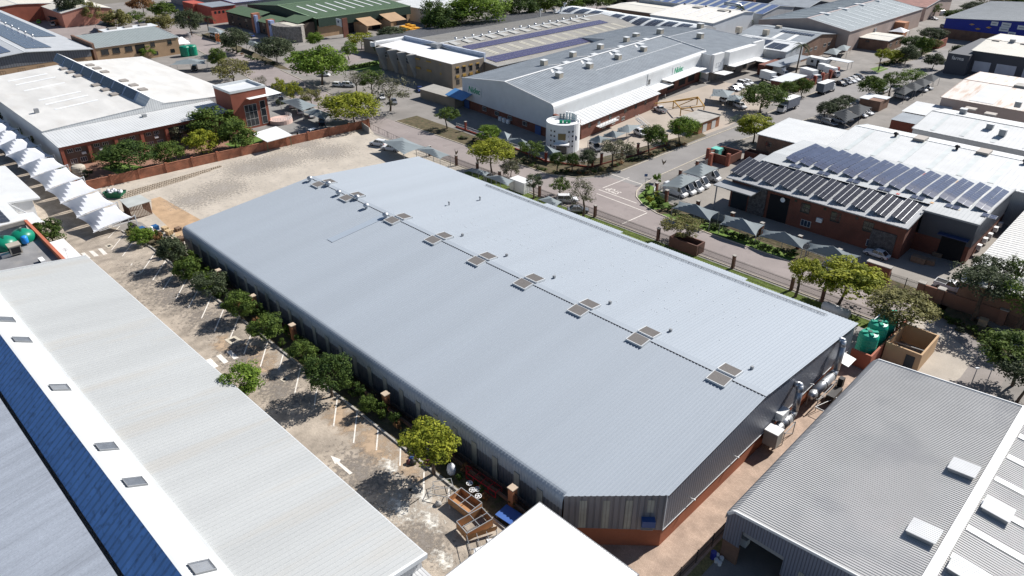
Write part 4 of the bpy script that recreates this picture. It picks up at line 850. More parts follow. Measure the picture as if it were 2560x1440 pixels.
# ------------------------------------------------------------------ left: white hall with blue monitor and red brick office front
A = T('warehouse', 'white-roofed hall on the left with dark blue clerestory windows and red-framed office front', 'warehouse', (-232, 65, 0))
WR2 = mat('dusty_white_roof', (.60,.595,.575), .6, var=.10, ns=.25, stretch=(.4,1,1), fine=.03, spots=.3, spotcol=(.5,.47,.43), sps=.3)
rib_roof([(39.4, 6.5), (64.6, 7.7)], -273.5, -202.3, 'X', .8, .08, .04).build('roof', WR2, A); rib_roof([(69, 7.7), (90.3, 6.4)], -273.5, -202.3, 'X', .8, .08, .04).build('roof', WR2, A)
m = MB(); m.quad((-281, 66.3, 9.9), (-209.5, 66.3, 9.9), (-209.5, 69.6, 7.7), (-281, 69.6, 7.7)); m.build('monitor_roof', WHITEP, A)
m = MB(); m.quad((-281, 64.5, 7.6), (-209.5, 64.5, 7.6), (-209.5, 66.3, 9.9), (-281, 66.3, 9.9)); m.poly([(-209.5,64.5,7.6),(-209.5,69.6,7.7),(-209.5,66.3,9.9)]); m.poly([(-281,64.5,7.6),(-281,66.3,9.9),(-281,69.6,7.7)]); m.build('monitor_frame', mat('blue_grey_monitor_frame', (.30,.36,.46), .6), A)
for i in range(8):
    x = -280+i*8.75; m = MB(); f_ = lambda s, x_: (x_, 64.5+1.8*s-.05, 7.6+2.3*s+.04); m.add([f_(.08,x), f_(.08,x+7.6), f_(.92,x+7.6), f_(.92,x)], [(0,1,2,3)]); m.build('clerestory_window', mat('clerestory_glass', (.02,.03,.06), .25, var=.3, ns=.6), A)
m = MB(); m.quad((-273.3,39.6,0), (-202.5,39.6,0), (-202.5,39.6,6.4), (-273.3,39.6,6.4)); m.quad((-273.3,90,0), (-273.3,90,6.4), (-202.5,90,6.4), (-202.5,90,0)); m.quad((-273.3,39.6,0),(-273.3,39.6,6.4),(-273.3,90,6.4),(-273.3,90,0)); m.build('wall', mat('off_white_side_wall', (.62,.62,.62), .7, var=.05), A)
m = MB(); m.poly([(-202.4,39.5,0),(-202.4,90.2,0),(-202.4,90.2,6.4),(-202.4,69.6,7.7),(-202.4,66.3,9.7),(-202.4,64.5,7.65),(-202.4,39.5,6.45)]); m.quad((-209.6,66.3,9.9),(-202.4,66.3,9.7),(-202.4,64.5,7.65),(-209.6,64.5,7.65)); m.quad((-209.6,66.3,9.9),(-202.4,66.3,9.7),(-202.4,69.6,7.7),(-209.6,69.6,7.7)); m.build('wall', cladY('white_end_cladding', (.64,.65,.65), .6, .14, .03), A, label='ribbed white end wall')
rib_roof([(-202.3, 6.1), (-190.0, 5.3)], 39.2, 82.0, 'Y', .7, .09, .04).build('office_roof', WHITER, A)
m = MB(); m.quad((-202.3,39.4,0), (-190.6,39.4,0), (-190.6,39.4,5.2), (-202.3,39.4,6.0)); m.build('wall', mat('off_white_side_wall', (.62,.62,.62)), A)
m = MB(); m.quad((-191.2,39.5,0), (-191.2,84,0), (-191.2,84,5.2), (-191.2,39.5,5.2)); m.build('wall', mat('brown_grey_plaster', (.16,.115,.09), .9, var=.1), A, label='recessed brown office wall')
m = MB(); m.box(-191.4, 39.4, 4.5, -190.3, 82, 5.25)
for y in (39.4, 45.4, 51.6, 57.8, 64, 70.2, 76.4): m.box(-191.4, y, 0, -190.3, y+.75, 4.5)
m.build('red_frame', REDP, A)
windows(A, 'X', -191.2, [41.6,43.4,47.6,49.6,53.8,56,60,62,66.4,68.4,72.6,74.6], 3.7, 1.3, .9, 3, 1, FRAMEW); windows(A, 'X', -191.2, [41.8,44,48,50.2,54,56.4,60,62.4,66.6,68.8], 1.1, 1.5, 1.2, 3, 1, FRAMEW, BLUEGLASS)
for y in (43.9, 47.9, 55.1, 61.2, 67.6): m = MB(); m.box(-191.2, y, 2.4, -190.7, y+.9, 2.9); m.build('air_conditioner', WHITEP, A)
m = MB(); m.box(-198.4, 82.0, 0, -188.6, 92.2, 10.3); m.build('tower', REDP, A)
m = MB(); m.box(-198.5,81.9,10.3,-188.5,82.3,10.95); m.box(-198.5,91.9,10.3,-188.5,92.3,10.95); m.box(-198.5,82.3,10.3,-198.1,91.9,10.95); m.box(-188.9,82.3,10.3,-188.5,91.9,10.95); m.build('parapet', OFFW, A)
m = MB(); m.quad((-198.1,82.3,10.32),(-188.9,82.3,10.32),(-188.9,91.9,10.32),(-198.1,91.9,10.32)); m.build('flat_roof', OFFW, A)
m = MB(); m.poly([(-188.5,86.2,8.5),(-186.6,86.2,8.45),(-188.0,96.6,8.1),(-197.6,96.4,8.4),(-197.6,92.2,8.5),(-188.5,92.2,8.55)]); m.build('white_awning', WHITEP, A)
windows(A, 'X', -188.6, [87.0], 3.6, 3.6, 6.0, 3, 3, FRAMEW); windows(A, 'X', -188.6, [90.6], 3.8, 1.6, 6.4, 1, 3, FRAMEW)
m = MB(); m.lathe((-188, 95, 0), [(3.2,0),(3.2,1.1),(3.0,1.1),(.01,1.1)], 24); m.build('round_terrace', mat('pink_terrace', (.55,.4,.35), .9), A)
m = MB()
for i in range(14):
    a = R(-70+i*14); m.beam((-188+3.1*math.cos(a),95+3.1*math.sin(a),1.1), (-188+3.1*math.cos(a),95+3.1*math.sin(a),2.1), .06)
    b = R(-70+i*14+14)
    for z in (1.4,1.75,2.1): m.beam((-188+3.1*math.cos(a),95+3.1*math.sin(a),z), (-188+3.1*math.cos(b),95+3.1*math.sin(b),z), .05)
m.build('railing', WHITEP, A)
for u, v in ((160,174),(180,182),(200,191),(240,215),(262,227),(286,238)):
    q = PX(u, v, 7.5); m = MB(); m.box(q.x-1.4, 62.2, 7.55, q.x+1.4, 64.3, 8.0); m.build('ridge_ventilator', LOUVRE, A)
    m = MB(); m.box(q.x-1.4, 70, 7.5, q.x+1.4, 72, 7.95); m.build('ridge_ventilator', LOUVRE, A)
PA = [(39.4,6.5),(64.6,7.7),(64.7,7.7),(90.3,6.4)]
for u, v in ((70,194),(90,203),(112,217),(150,240),(168,250),(192,262)):
    q = PX(u, v, 7.1); slab(A, PA, 'X', q.x-.6, q.x+.6, q.y-5.5, q.y+5.5, mat('bright_translucent_sheet', (.8,.82,.83)), 'translucent_strip', .01, .045)
for q in (PX(92,280,6.9), PX(362,294,5.7)): m = MB(); m.box(q.x-.5,q.y-.5,q.z-.2,q.x+.5,q.y+.5,q.z+.9); m.build('roof_cowl', STEELP, A)
ct = T('canopy', 'flat bright white carport roof by the round terrace, above the orange brick wall', 'canopy', (-179, 84, 0))
P4 = [PX(628,335,3), PX(690,316,3), PX(731,338,3), PX(668,355,3)]
m = MB(); m.prism([(p.x,p.y) for p in P4], 2.9, 3.05); m.build('roof', WHITEP, ct); m = MB()
for p in P4: c = Vector((-179.5,84.5,0)); pp = p+(c-p)*.08; m.beam((pp.x,pp.y,0), (pp.x,pp.y,2.9), .12)
m.build('post', GREENR, ct)
# behind it
B, P = gable('warehouse', 'hall with a solar-covered roof and grey gable over tan walls in the top left corner', 'warehouse', -420, -297, 36, 81, 'X', 7.2, 7.0, 8.9, mat('pale_hall_roof', (.46,.48,.5), .5, .2, var=.06), mat('dark_grey_gable_cladding', (.16,.165,.18), .6, .1, var=.06, stripe=('Y', .8, .3, .03)), ridge=60.5, plinth=TAN, plh=4.4, cap=OFFW, over=.8)
pv(B, P, 'X', -392, -303, 62.5, 70.6, 30, 4); pv(B, P, 'X', -412, -330, 72.5, 79.6, 28, 4); pv(B, P, 'X', -392, -301, 50, 57.5, 30, 4)
windows(B, 'X', -297.1, [46,52,58,64,72,78], 2.8, 2.2, 1.7, 3, 1, FRAMED)
for i in range(6): m = MB(); ridgevent(m, -330-i*9.5, 71.5, 8.0); m.build('whirly_vent', STEEL, B, smooth=True)
Cc, P = gable('office_building', 'tan two-storey office with a grey-green ribbed roof behind the white hall', 'building', -323, -300, 83.5, 114, 'Y', 7.7, 6.5, 7.7, mat('grey_green_roof', (.34,.38,.37), .5, .2, var=.06, ns=.3), TAN, ridge=-323, cap=OFFW)
m = MB(); m.box(-331, 95, 0, -323, 116, 7.7); m.build('flat_block', TAN, Cc); m = MB(); m.quad((-331,95,7.72),(-323,95,7.72),(-323,116,7.72),(-331,116,7.72)); m.build('flat_roof', OFFW, Cc)
m = MB()
for k in range(3): m.box(-329, 98+k*6, 7.72, -326.5, 101+k*6, 8.3)
m.build('rooftop_unit', LOUVRE, Cc); m = MB(); m.box(-323, 82.6, 0, -299.6, 83.4, 8.2); m.build('fire_wall', BROWNB, Cc)
windows(Cc, 'X', -300, [86.5, 90.5, 95], 4.6, 2.6, 1.8, 2, 1, FRAMED, sill=True); windows(Cc, 'X', -300, [104, 110.5], 5.0, 1.6, 1.5, 2, 1, FRAMED, sill=True); windows(Cc, 'X', -300, [104.5, 111], 1.6, 1.6, 1.4, 2, 1, FRAMED); opening(Cc, 'X', -300, 97.4, 101, 2.4, 5.6)
Pm = T('marquee', 'small white peaked marquee beside the tan office', 'marquee', (-296, 119, 0)); q = [PX(434,95,3.2), PX(455,92,3.2), PX(477,108,3.2), PX(440,112,3.2)]; c = sum(q, Vector())/4+Vector((0,0,1.2))
m = MB()
for i in range(4): m.poly([q[i], q[(i+1)%4], c])
m.build('roof', WHITEP, Pm); m = MB(); m.box(c.x-2.5,c.y-2.5,0,c.x+2.5,c.y+2.5,3.1); m.build('side_panel', WHITEP, Pm)
# ------------------------------------------------------------------ the white hall with the green lettering
LOGO = mat('green_sign_paint', (.0,.28,.13), .5, var=.03)
def warpH(x, y): return (x-.095*(y-138.2), y-.11*(x+122.9))
WARP[0] = warpH
H = T('factory', 'white hall with a slate roof and green lettering behind the round white entrance tower', 'factory', (-143, 182, 0))
HP = [(-163.5, 8.6), (-143.2, 11.3), (-123.6, 9.2)]
HR = mat('slate_hall_roof', (.255,.285,.315), .6, .05, var=.10, ns=.35, fine=.12, stripe=('Y', 1.1, .12, .03))
rib_roof([(-163.5, 8.6), (-143.2, 11.3)], 138.3, 225.5, 'Y', 1.1, .1, .05).build('roof', HR, H)
rib_roof([(-143.2, 11.3), (-124.2, 9.3)], 138.3, 225.5, 'Y', 1.1, .1, .05).build('roof', HR, H)
m = MB(); P5 = [(-124.3,9.3),(-123.6,9.3),(-123.1,9.1),(-122.8,8.7),(-122.7,8.2)]
for a, b in zip(P5[:-1], P5[1:]): m.quad((a[0],138,a[1]),(b[0],138,b[1]),(b[0],225.6,b[1]),(a[0],225.6,a[1]))
HW = mat('white_wall_sheet', (.60,.62,.63), .6, .0, var=.05, ns=.3, stripe=('Y', .45, .05, .02), spots=.25, spotcol=(.5,.5,.49), sps=.5)
m.quad((-122.7,138,3.1),(-122.7,225.6,3.1),(-122.7,225.6,8.2),(-122.7,138,8.2)); m.quad((-122.7,225.6,3.1),(-163.5,225.6,3.1),(-163.5,225.6,8.6),(-122.7,225.6,8.2)); m.build('wall', HW, H, label='long white wall with rolled eave')
m = MB(); m.poly([(-163.6,138,2.6),(-122.7,138,2.6),(-122.7,138,8.3),(-123.6,138,9.3),(-143.2,138,11.35),(-163.6,138,8.7)]); m.quad((-163.6,138,2.6),(-163.6,225.6,2.6),(-163.6,225.6,8.6),(-163.6,138,8.6)); m.build('wall', mat('white_front_cladding', (.56,.59,.62), .6, .05, var=.05), H, label='shaded white front')
m = MB(); m.beam((-163.7,138,8.75),(-143.2,138,11.45),.2,.2); m.beam((-143.2,138,11.45),(-123.6,138,9.4),.2,.2); m.beam((-143.2,225.6,11.45),(-123.6,225.6,9.4),.25,.3); m.beam((-143.2,138,11.42),(-143.2,225.6,11.42),.7,.1); m.beam((-122.6,138,3.2),(-122.6,138,8.3),.2); m.beam((-122.6,186,3.2),(-122.6,186,8.8),.12); m.build('flashing', WHITEP, H)
m = MB(); m.box(-163.3,138.3,0,-122.9,225.4,3.1); m.build('plinth', RED, H)
m = MB(); m.box(-133.8,171,9.9,-133.6,225,10.4); m.build('cable_tray', OFFW, H)
windows(H, 'Y', 138.2, [-153, -147, -141, -134.5], 1.6, 1.9, 1.2, 3, 1, FRAMEW, GLASS); opening(H, 'Y', 138.1, -130, -127.6, 0, 2.4, mat('blue_door', (.05,.1,.25), .5)); opening(H, 'Y', 138.1, -163, -160.4, 0, 2.4, mat('blue_door', (.05,.1,.25)))
for x in (-145.5,-143.8,-142): m = MB(); m.box(x,137.3,.1,x+1.2,138.1,1.2); m.build('air_conditioner', WHITEP, H)
m = MB(); m.add([(-167.5,133.5,3.8),(-158.5,133.5,3.8),(-158.5,138,4.9),(-167.5,138,4.9)], [(0,1,2,3)]); m.add([(-167.5,133.5,3.7),(-158.5,133.5,3.7),(-158.5,138,4.8),(-167.5,138,4.8)], [(3,2,1,0)]); m.build('door_canopy', mat('blue_canopy', (.07,.20,.42), .5), H)
def sign(parent, face, fixed, a, z, w_, h_, txt, size):
    m = MB()
    if face == 'Y': m.box(a-w_/2, fixed-.12, z-h_/2, a+w_/2, fixed-.02, z+h_/2)
    else: m.box(fixed+.02, a-w_/2, z-h_/2, fixed+.12, a+w_/2, z+h_/2)
    o = m.build('sign_board', OFFW, parent)
    f = fixed-.14 if face == 'Y' else fixed+.14
    c = warpH(a, f) if face == 'Y' else warpH(f, a)
    M = faceM(face, c[0], c[1], z)
    r = Matrix.Rotation(math.atan(-.11) if face == 'Y' else math.atan(.095), 4, 'Z'); M = Matrix.Translation(M.translation) @ r @ Matrix.Translation(-M.translation) @ M
    text_mesh('lettering', txt, size, LOGO, M, o, shear=.25, bold=.045, depth=.03)
sign(H, 'Y', 138, -157.6, 6.1, 7.0, 2.6, 'Nidec', 2.4); sign(H, 'X', -122.7, 205.5, 6.5, 7.6, 2.8, 'Nidec', 2.5)
# lean-to, loading canopies, doors on the long side
m = rib_roof([(-122.9, 5.4), (-116.4, 4.2)], 143.5, 185, 'Y', 1.6, .12, .05); m.build('lean_to_roof', WHITER, H)
m = MB(); m.box(-122.6,144.2,0,-117,184.6,4.2); m.build('lean_to', RED, H); windows(H, 'X', -117, [148,158,166,171.6,177], 3.0, 1.3, 1.1, 2, 1, FRAMED); windows(H, 'X', -117, [152.5], 2.2, 1.2, 1.6, 2, 1, FRAMEW, BLUEGLASS); windows(H, 'X', -117, [155,160,165], 1.0, 1.6, 1.0, 2, 1, FRAMEW)
m = MB(); m.box(-116.9,151,1.9,-115.4,160.5,2.1); m.box(-115.5,151,2.9,-115.4,160.5,3.0)
for i in range(8): m.box(-115.5,151+i*1.35,2,-115.4,151.1+i*1.35,3)
m.build('balcony', WHITEP, H); m = MB(); m.box(-122.6,137.6,0,-119.4,138.6,7.0); m.box(-119.2,142.5,0,-117.4,144.2,5.2); m.build('brick_pier', RED, H)
m = MB(); m.box(-122.7,185.5,4.3,-118.4,196,4.45); m.build('loading_canopy', WHITEP, H); m = MB(); m.box(-122.7,195,5.2,-118.6,219,5.35); m.build('loading_canopy', WHITEP, H); m = MB(); m.box(-122.7,219.5,3.4,-118.8,224.5,3.55); m.build('loading_canopy', WHITEP, H)
m = MB(); m.box(-122.65,192,0,-122.5,224,3.6); m.build('brick_bay', RED, H)
for a in (199, 206.5, 213): opening(H, 'X', -122.6, a, a+4.6, 1.0, 5.0, BLACKM, 'dock_door', .12)
opening(H, 'X', -122.6, 188, 194, .6, 4.2, mat('grey_roller_door', (.22,.23,.22), .7), 'roller_door', .2)
opening(H, 'X', -122.6, 221.5, 223, .8, 3, mat('green_door', (.02,.25,.13), .5), 'door', .16)
m = MB()
for i in range(6): m.box(-121.5+i*.45, 219.5, 0, -121.05+i*.45, 223.5, 1.1-i*.18)
m.build('dock_steps', CONC, H)
windows(H, 'X', -122.7, [184.6+2.5], 6.0, 1.1, 1.5, 1, 1, FRAMED)
for k, (u, v) in enumerate(((1390,187),(1467,166),(1541,144),(1605,123))):
    pass
COOL = ((342+0,0),)
for i, (u, v) in enumerate(((1342,153),(1416,133),(1486,114),(1548,95),(1390,187),(1468,164),(1541,142),(1604,122))):
    q = PX(u, v+4, 10.5); far = i < 4; x = (-150 if far else -136.5); y = q.y-.11*0
    y = PX(u, v+6, 10.4); y = 138.2+(y.y-138.2)+.11*(x+122.9); z = 10.4
    m = MB(); m.box(x-.95,y-.95,z-.2,x+.95,y+.95,z+1.5); o = m.build('rooftop_cooler', BEIGEP, H); m = MB(); m.box(x-1.02,y-1.02,z+1.5,x+1.02,y+1.02,z+1.62); m.build('lid', OFFW, o)
    m = MB(); s = 1 if far else -1; m.add([(x+s*1, y-.5, z+.1), (-143.2-s*1, y+2.0, 11.35), (-143.2-s*1, y+3.0, 11.35), (x+s*1, y+.5, z+.1)], [(0,1,2,3) if far else (3,2,1,0)]); m.build('duct_cover', WHITEP, H)
    m = MB(); m.box(-145.5 if far else -142.6, y+4, 11.0, -143.8 if far else -140.6, y+6.6, 11.42); m.build('ridge_ventilator', OFFW, H)
WARP[0] = None
tw = T('entrance_tower', 'round white entrance tower with small square windows and rooftop air conditioners', 'tower', (-116.3, 134.6, 0)); cx, cy = -116.3, 134.6
m = MB(); m.lathe((cx,cy,0), [(4.3,0),(4.3,7.3),(4.05,7.3),(4.05,6.9),(.01,6.9)], 40); m.build('wall', WHITEP, tw, smooth=False)
for d in (-92,-78,-28,-14):
    for z in (1.6,2.9,4.2,5.4):
        a = R(d); m = MB(); m.obox((cx+4.3*math.cos(a),cy+4.3*math.sin(a)), a, .12, .42, z, z+.42); m.build('window', GLASS, tw)
a = R(-52); m = MB(); m.obox((cx+4.26*math.cos(a),cy+4.26*math.sin(a)), a, .16, 1.9, 3.6, 5.2); m.build('window', mat('bronze_glass', (.22,.17,.08), .2), tw)
m = MB(); m.obox((cx+4.26*math.cos(a),cy+4.26*math.sin(a)), a, .2, 2.6, 0, 2.3); m.build('door', GLASS, tw); m = MB(); m.obox((cx+5.1*math.cos(a),cy+5.1*math.sin(a)), a, 1.8, 3.8, 2.6, 2.85); m.build('door_canopy', WHITEP, tw)
for i in range(7):
    a = R(60+i*14); x, y = cx+3.3*math.cos(a), cy+3.3*math.sin(a); m = MB(); m.obox((x,y), R(-45), .9, .45, 7.0, 8.7 if i < 5 else 8.2); m.build('air_conditioner', WHITEP if i < 5 else STEELP, tw)
for i in range(3): m = MB(); m.obox((cx+.3+i*.7,cy-1.2+i*.7), R(45), .8, .3, 6.95, 7.7); m.build('rooftop_unit', LOGO, tw)
for i in range(3):
    q = PX((1406,1420,1436)[i], 385, 0); t = T('flagpole', 'flagpole in front of the round entrance tower carrying a %s flag' % ('red and white','white','dark')[i], 'flagpole', q); m = MB(); m.cyl((q.x,q.y,0),(q.x,q.y,5),.05,.035,8); m.build('pole', WHITEP, t); m = MB(); m.add([(q.x,q.y,4.9),(q.x+.35,q.y+.3,4.5),(q.x+.3,q.y+.25,3.4),(q.x,q.y,3.6)], [(0,1,2,3)]); m.build('flag', mat('flag_%d' % i, ((.45,.1,.1),(.6,.6,.65),(.1,.12,.2))[i], .8), t)
# ------------------------------------------------------------------ white hall to its right
I, IP = gable('factory', 'white hall with grey roof and stepped front panels, right of the hall with green lettering', 'factory', -186, -127.5, 222, 258, 'Y', 7, 8.8, 10.2, SLATER, WHITEP, ridge=-152, cap=OFFW, plinth=None)
m = MB(); m.box(-127.6,222.5,3.2,-126.3,229,9.0); m.box(-127.6,230.5,4.6,-125.2,249,8.9); m.box(-127.6,250,3.4,-126.6,257.5,9.3); m.box(-126.2,223,2.9,-122,229,3.05); m.box(-125.2,230.5,4.4,-122.6,250,4.55); m.box(-126.6,251,2.8,-122,257.5,2.95); m.build('front_panel', WHITEP, I)
m = MB(); m.box(-127.5,222.2,0,-127.0,258,3.3); m.build('plinth', mat('shop_front', (.20,.18,.16), .8, var=.3, ns=.6), I); windows(I, 'X', -127, [232,236,240,244], 4.0, 2.0, .9, 2, 1, FRAMEW); windows(I, 'X', -127, [233,238,246], 1.6, 2.4, 1.6, 2, 1, FRAMED)
windows(I, 'X', -126.3, [225.6], 5.3, 2.6, 1.5, 2, 1, STEELP, WHITEP)
for u, v in ((1590,92),(1650,82),(1750,72),(1750,95)):
    q = PX(u, v, 9.8); m = MB(); m.box(q.x-1,q.y-1,zslope(IP,q.x)-.1,q.x+1,q.y+1,zslope(IP,q.x)+1.7); o = m.build('rooftop_cooler', BEIGEP, I); m = MB(); m.box(q.x-1.1,q.y-1.1,zslope(IP,q.x)+1.7,q.x+1.1,q.y+1.1,zslope(IP,q.x)+1.82); m.build('lid', OFFW, o)
# ------------------------------------------------------------------ taupe-roofed hall with two long solar strips
G, GP = gable('factory', 'long taupe-roofed hall with two strips of solar panels behind the white hall', 'factory', -232, -175.5, 168.5, 262, 'Y', 6.2, 6.2, 9.0, TAUPER, TANG, ridge=-207, cap=OFFW, capw=.9)
GPV = mat('violet_solar_cells', (.075,.06,.13), .25, var=.15, ns=.5, spec=.6)
pv(G, GP, 'Y', 174, 252, -199.5, -194.5, 40, 3, glass=GPV); pv(G, GP, 'Y', 171, 256, -184.5, -178.5, 44, 3, glass=GPV)
for i in range(14):
    y = 172+i*6.1
    for d in (0, 1.1): slab(G, GP, 'Y', y+d, y+d+.45, -193, -186, mat('cream_strip', (.66,.63,.52), .6), 'translucent_strip', .01, .06)
    if i < 13: slab(G, GP, 'Y', y+1, y+3.6, -205.6, -201.5, mat('hatch_grey', (.42,.42,.40), .6), 'roof_hatch', .25, .06)
for i in range(9):
    for s in (-1, 1): m = MB(); ridgevent(m, -207+s*.9, 180+i*8.5+s*1.4, 8.8); m.build('whirly_vent', STEEL, G, smooth=True)
for i in range(12):
    y = 174+i*7; slab(G, GP, 'Y', y, y+.5, -226, -216, CONC, 'translucent_strip', .01, .06); slab(G, GP, 'Y', y+1.6, y+2.1, -226, -216, CONC, 'translucent_strip', .01, .06)
t, P = gable('building', 'low dark grey sheeted annex behind the taupe-roofed hall', 'building', -252, -232.4, 168, 262, 'Y', 5.2, 6.0, 6.0, mat('dark_annex_roof', (.13,.13,.135), .6, .1, var=.15, ns=.4), TANG, ridge=-232.4, cap=STEELP)
for (u, v, h) in ((1350,45,3.4),(1385,34,1.4),(1402,35,2.6),(1410,30,3.6)): q = PX(u, v, 5.6); m = MB(); m.tube([(q.x,q.y,5),(q.x,q.y,5.6+h),(q.x+.9,q.y+.3,5.9+h)], .4, 10); m.build('exhaust_stack', STEEL, t)
# ------------------------------------------------------------------ brown office with white roof and slanted piers
Fo = T('office_building', 'grey-tan two-storey office with a bright white flat roof and slanted buttresses', 'building', (-203, 161, 0))
m = MB(); m.prism([(-224.5,155.5),(-181.6,154),(-181.6,168.3),(-226,169)], 0, 8.0); m.build('wall', TANG, Fo)
m = MB(); m.poly([(-224.3,155.7,8.02),(-181.8,154.2,8.02),(-181.8,168.1,8.02),(-225.8,168.8,8.02)]); m.build('flat_roof', mat('white_flat_roof', (.72,.73,.75), .6, var=.05, ns=.3, spots=.4, spotcol=(.55,.5,.47), sps=.25), Fo)
m = MB(); m.box(-226,168.6,0,-182,169.4,9.4); m.build('parapet', mat('pale_blue_parapet', (.45,.50,.6), .7), Fo); m = MB(); m.box(-207,166,8.0,-203.5,168.6,9.6); m.build('rooftop_unit', STEELP, Fo)
for x in (-222,-215,-209.5,-204): m = MB(); m.add([(x,155.3,8.1),(x+2.6,155.3,8.1),(x+1.3,151.6,8.1),(x,155.3,0),(x+2.6,155.3,0),(x+1.3,154.6,0)], [(0,1,2)[::-1],(0,2,5,3),(2,1,4,5)]); m.build('buttress', GREYP, Fo)
m = MB(); m.box(-227.5,155,7.6,-225.5,169.8,8.9); m.cyl((-226.5,155,7.4),(-226.5,155,8.9),1.1,1.1,16); m.build('white_coping', WHITEP, Fo)
YEL = mat('yellow_window_panel', (.42,.26,.06), .7); windows(Fo, 'Y', 154.8, [(-219,5.6),(-212,5.6),(-206.5,5.4),(-200,5.6),(-194,5.4),(-187,5.6)], 5.6, 2.6, 2.2, 3, 2, FRAMEW); windows(Fo, 'Y', 154.7, [-199,-192.5,-186], 1.9, 2.2, 2.0, 2, 1, FRAMED); windows(Fo, 'X', -181.6, [156.3,159.2,162.2,165.3], 5.6, 1.3, 1.6, 1, 2, FRAMED); windows(Fo, 'X', -181.6, [156.3,159.2], 2.0, 1.3, 1.6, 1, 2, FRAMED)
for x in (-200,-194,-187): m = MB(); m.box(x-1.2,154.2,6.8,x+1.2,154.45,7.2); m.box(x-1.2,154.2,3.6,x+1.2,154.45,4.3); m.build('yellow_panel', YEL, Fo)
for y in (156.3,159.2,162.2,165.3): m = MB(); m.box(-181.6,y-.7,6.5,-181.45,y+.7,6.9); m.box(-181.6,y-.7,3.4,-181.45,y+.7,4.2); m.build('yellow_panel', YEL, Fo)
t = T('building', 'low tan garage with a ribbed taupe roof between the office and the white hall', 'building', (-172, 143, 0)); rib_roof([(139.4, 2.9), (145.5, 3.3)], -181, -163.8, 'X', .8, .1, .04).build('roof', TAUPER, t); m = MB(); m.box(-180.6,139.6,0,-164,145.2,2.85); m.build('wall', TANG, t)
# ------------------------------------------------------------------ arched roofs, white roof, striped roof
J = T('factory', 'barrel-vaulted roof with dark solar panels behind the taupe-roofed hall', 'factory', (-185, 268, 0))
arc = [(-205+44*i/12, 6.4+2.9*math.sin(math.pi*i/12)**.8) for i in range(13)]
m = MB()
ya, yb = 264, 285
JP = [(258+22*i/10, 5.8+3.0*math.sin(math.pi*(.08+.84*i/10))) for i in range(11)]
rib_roof(JP, -206, -160, 'X', 1.2, .1, .04).build('roof', mat('pale_vault_roof', (.46,.49,.51), .5, .2, var=.06), J); m.poly([(-160,258,0)]+[(-160,y,z) for y, z in JP]+[(-160,280,0)]); m.quad((-206,258,0),(-160,258,0),(-160,258,6.4),(-206,258,6.4)); m.build('wall', mat('pale_wall', (.5,.5,.5)), J)
for i in range(6):
    x = -203+i*6.9; pv(J, JP, 'X', x, x+5, 259.2, 268, 2, 4, glass=PVD)
m = MB(); m.box(-232,264,0,-206,290,7); JQ = [(264+20*i/8, 5.6+2.4*math.sin(math.pi*(.08+.84*i/8))) for i in range(9)]
t = T('factory', 'smaller barrel roof with dark panels at the far end of the taupe-roofed hall', 'factory', (-222, 274, 0)); rib_roof(JQ, -236, -208, 'X', 1.2, .1, .04).build('roof', mat('pale_vault_roof', (.46,.49,.51)), t); m = MB(); m.box(-235.8,264.2,0,-208.2,283.8,5.6); m.build('wall', TANG, t)
for i in range(3): pv(t, JQ, 'X', -233+i*7, -228+i*7, 266, 273, 2, 3, glass=PVD)
K, KP = gable('warehouse', 'white shingled hall with small roof cowls near the top edge, behind the barrel roof', 'warehouse', -196, -164, 284, 318, 'X', 7.6, 8.4, 9.4, mat('shingled_white_roof', (.66,.64,.60), .7, var=.14, ns=1.2, fine=.12), mat('pale_blue_white_wall', (.60,.64,.68), .7, var=.04), ridge=310, cap=OFFW)
for i, (u, v) in enumerate(((1712,12),(1765,18),(1825,30),(1855,28))): q = PX(u, v, 9.2); m = MB(); ridgevent(m, q.x, q.y, 8.8); m.build('whirly_vent', DARKM, K, smooth=True)
for i in range(2): slab(K, KP, 'X', -188+i*13, -184+i*13, 305, 308.5, TAUPER, 'ridge_ventilator', .4)
for i in range(4): slab(K, KP, 'X', -190+i*6.6, -188.9+i*6.6, 291, 304, WHITEP, 'translucent_strip', .01, .06)
L_, LP = gable('warehouse', 'hall with a blue and white striped roof and a steel exhaust at the top edge', 'warehouse', -230, -161.5, 322, 352, 'X', 7.4, 7.4, 9.4, mat('striped_roof', (.045,.09,.22), .5, var=.1, stripe=('X', 100, 0, 0)), mat('pale_grey_gable', (.42,.43,.44), .7), cap=OFFW)
for i in range(13): slab(L_, LP, 'X', -228+i*5.1, -226.4+i*5.1, 322, 336.8, mat('pale_stripe', (.36,.38,.36), .6), 'translucent_band', .01, .06)
q = PX(1835,15,9); m = MB(); m.tube([(q.x-5,q.y,9.6),(q.x+3,q.y,9.6),(q.x+4,q.y,8.4)], .8, 12); m.build('exhaust_duct', STEEL, L_, smooth=True)
Mh, MP = gable('factory', 'grey-roofed hall with a row of dark panels and a brown brick end wall', 'factory', -147, -119, 273, 303, 'X', 6.6, 6.6, 8.4, SLATER, BROWNB, cap=STEELP)
pv(Mh, MP, 'X', -134, -120.5, 283.5, 286, 12, 1, glass=PVD); slab(Mh, MP, 'X', -133, -131.4, 275, 283, WHITEP, 'translucent_strip', .01, .06); slab(Mh, MP, 'X', -127, -125.4, 275, 283, WHITEP, 'translucent_strip', .01, .06)
windows(Mh, 'X', -119, [277,281,285,293,297], 3.6, 2.2, 1.2, 2, 1, FRAMEW)
for u, v in ((1847,75),(1915,82),(1980,58),(1946,72)): q = PX(u, v, 8); m = MB(); m.box(q.x-1,q.y-1,7,q.x+1,q.y+1,9.2); m.build('rooftop_cooler', BEIGEP, Mh)
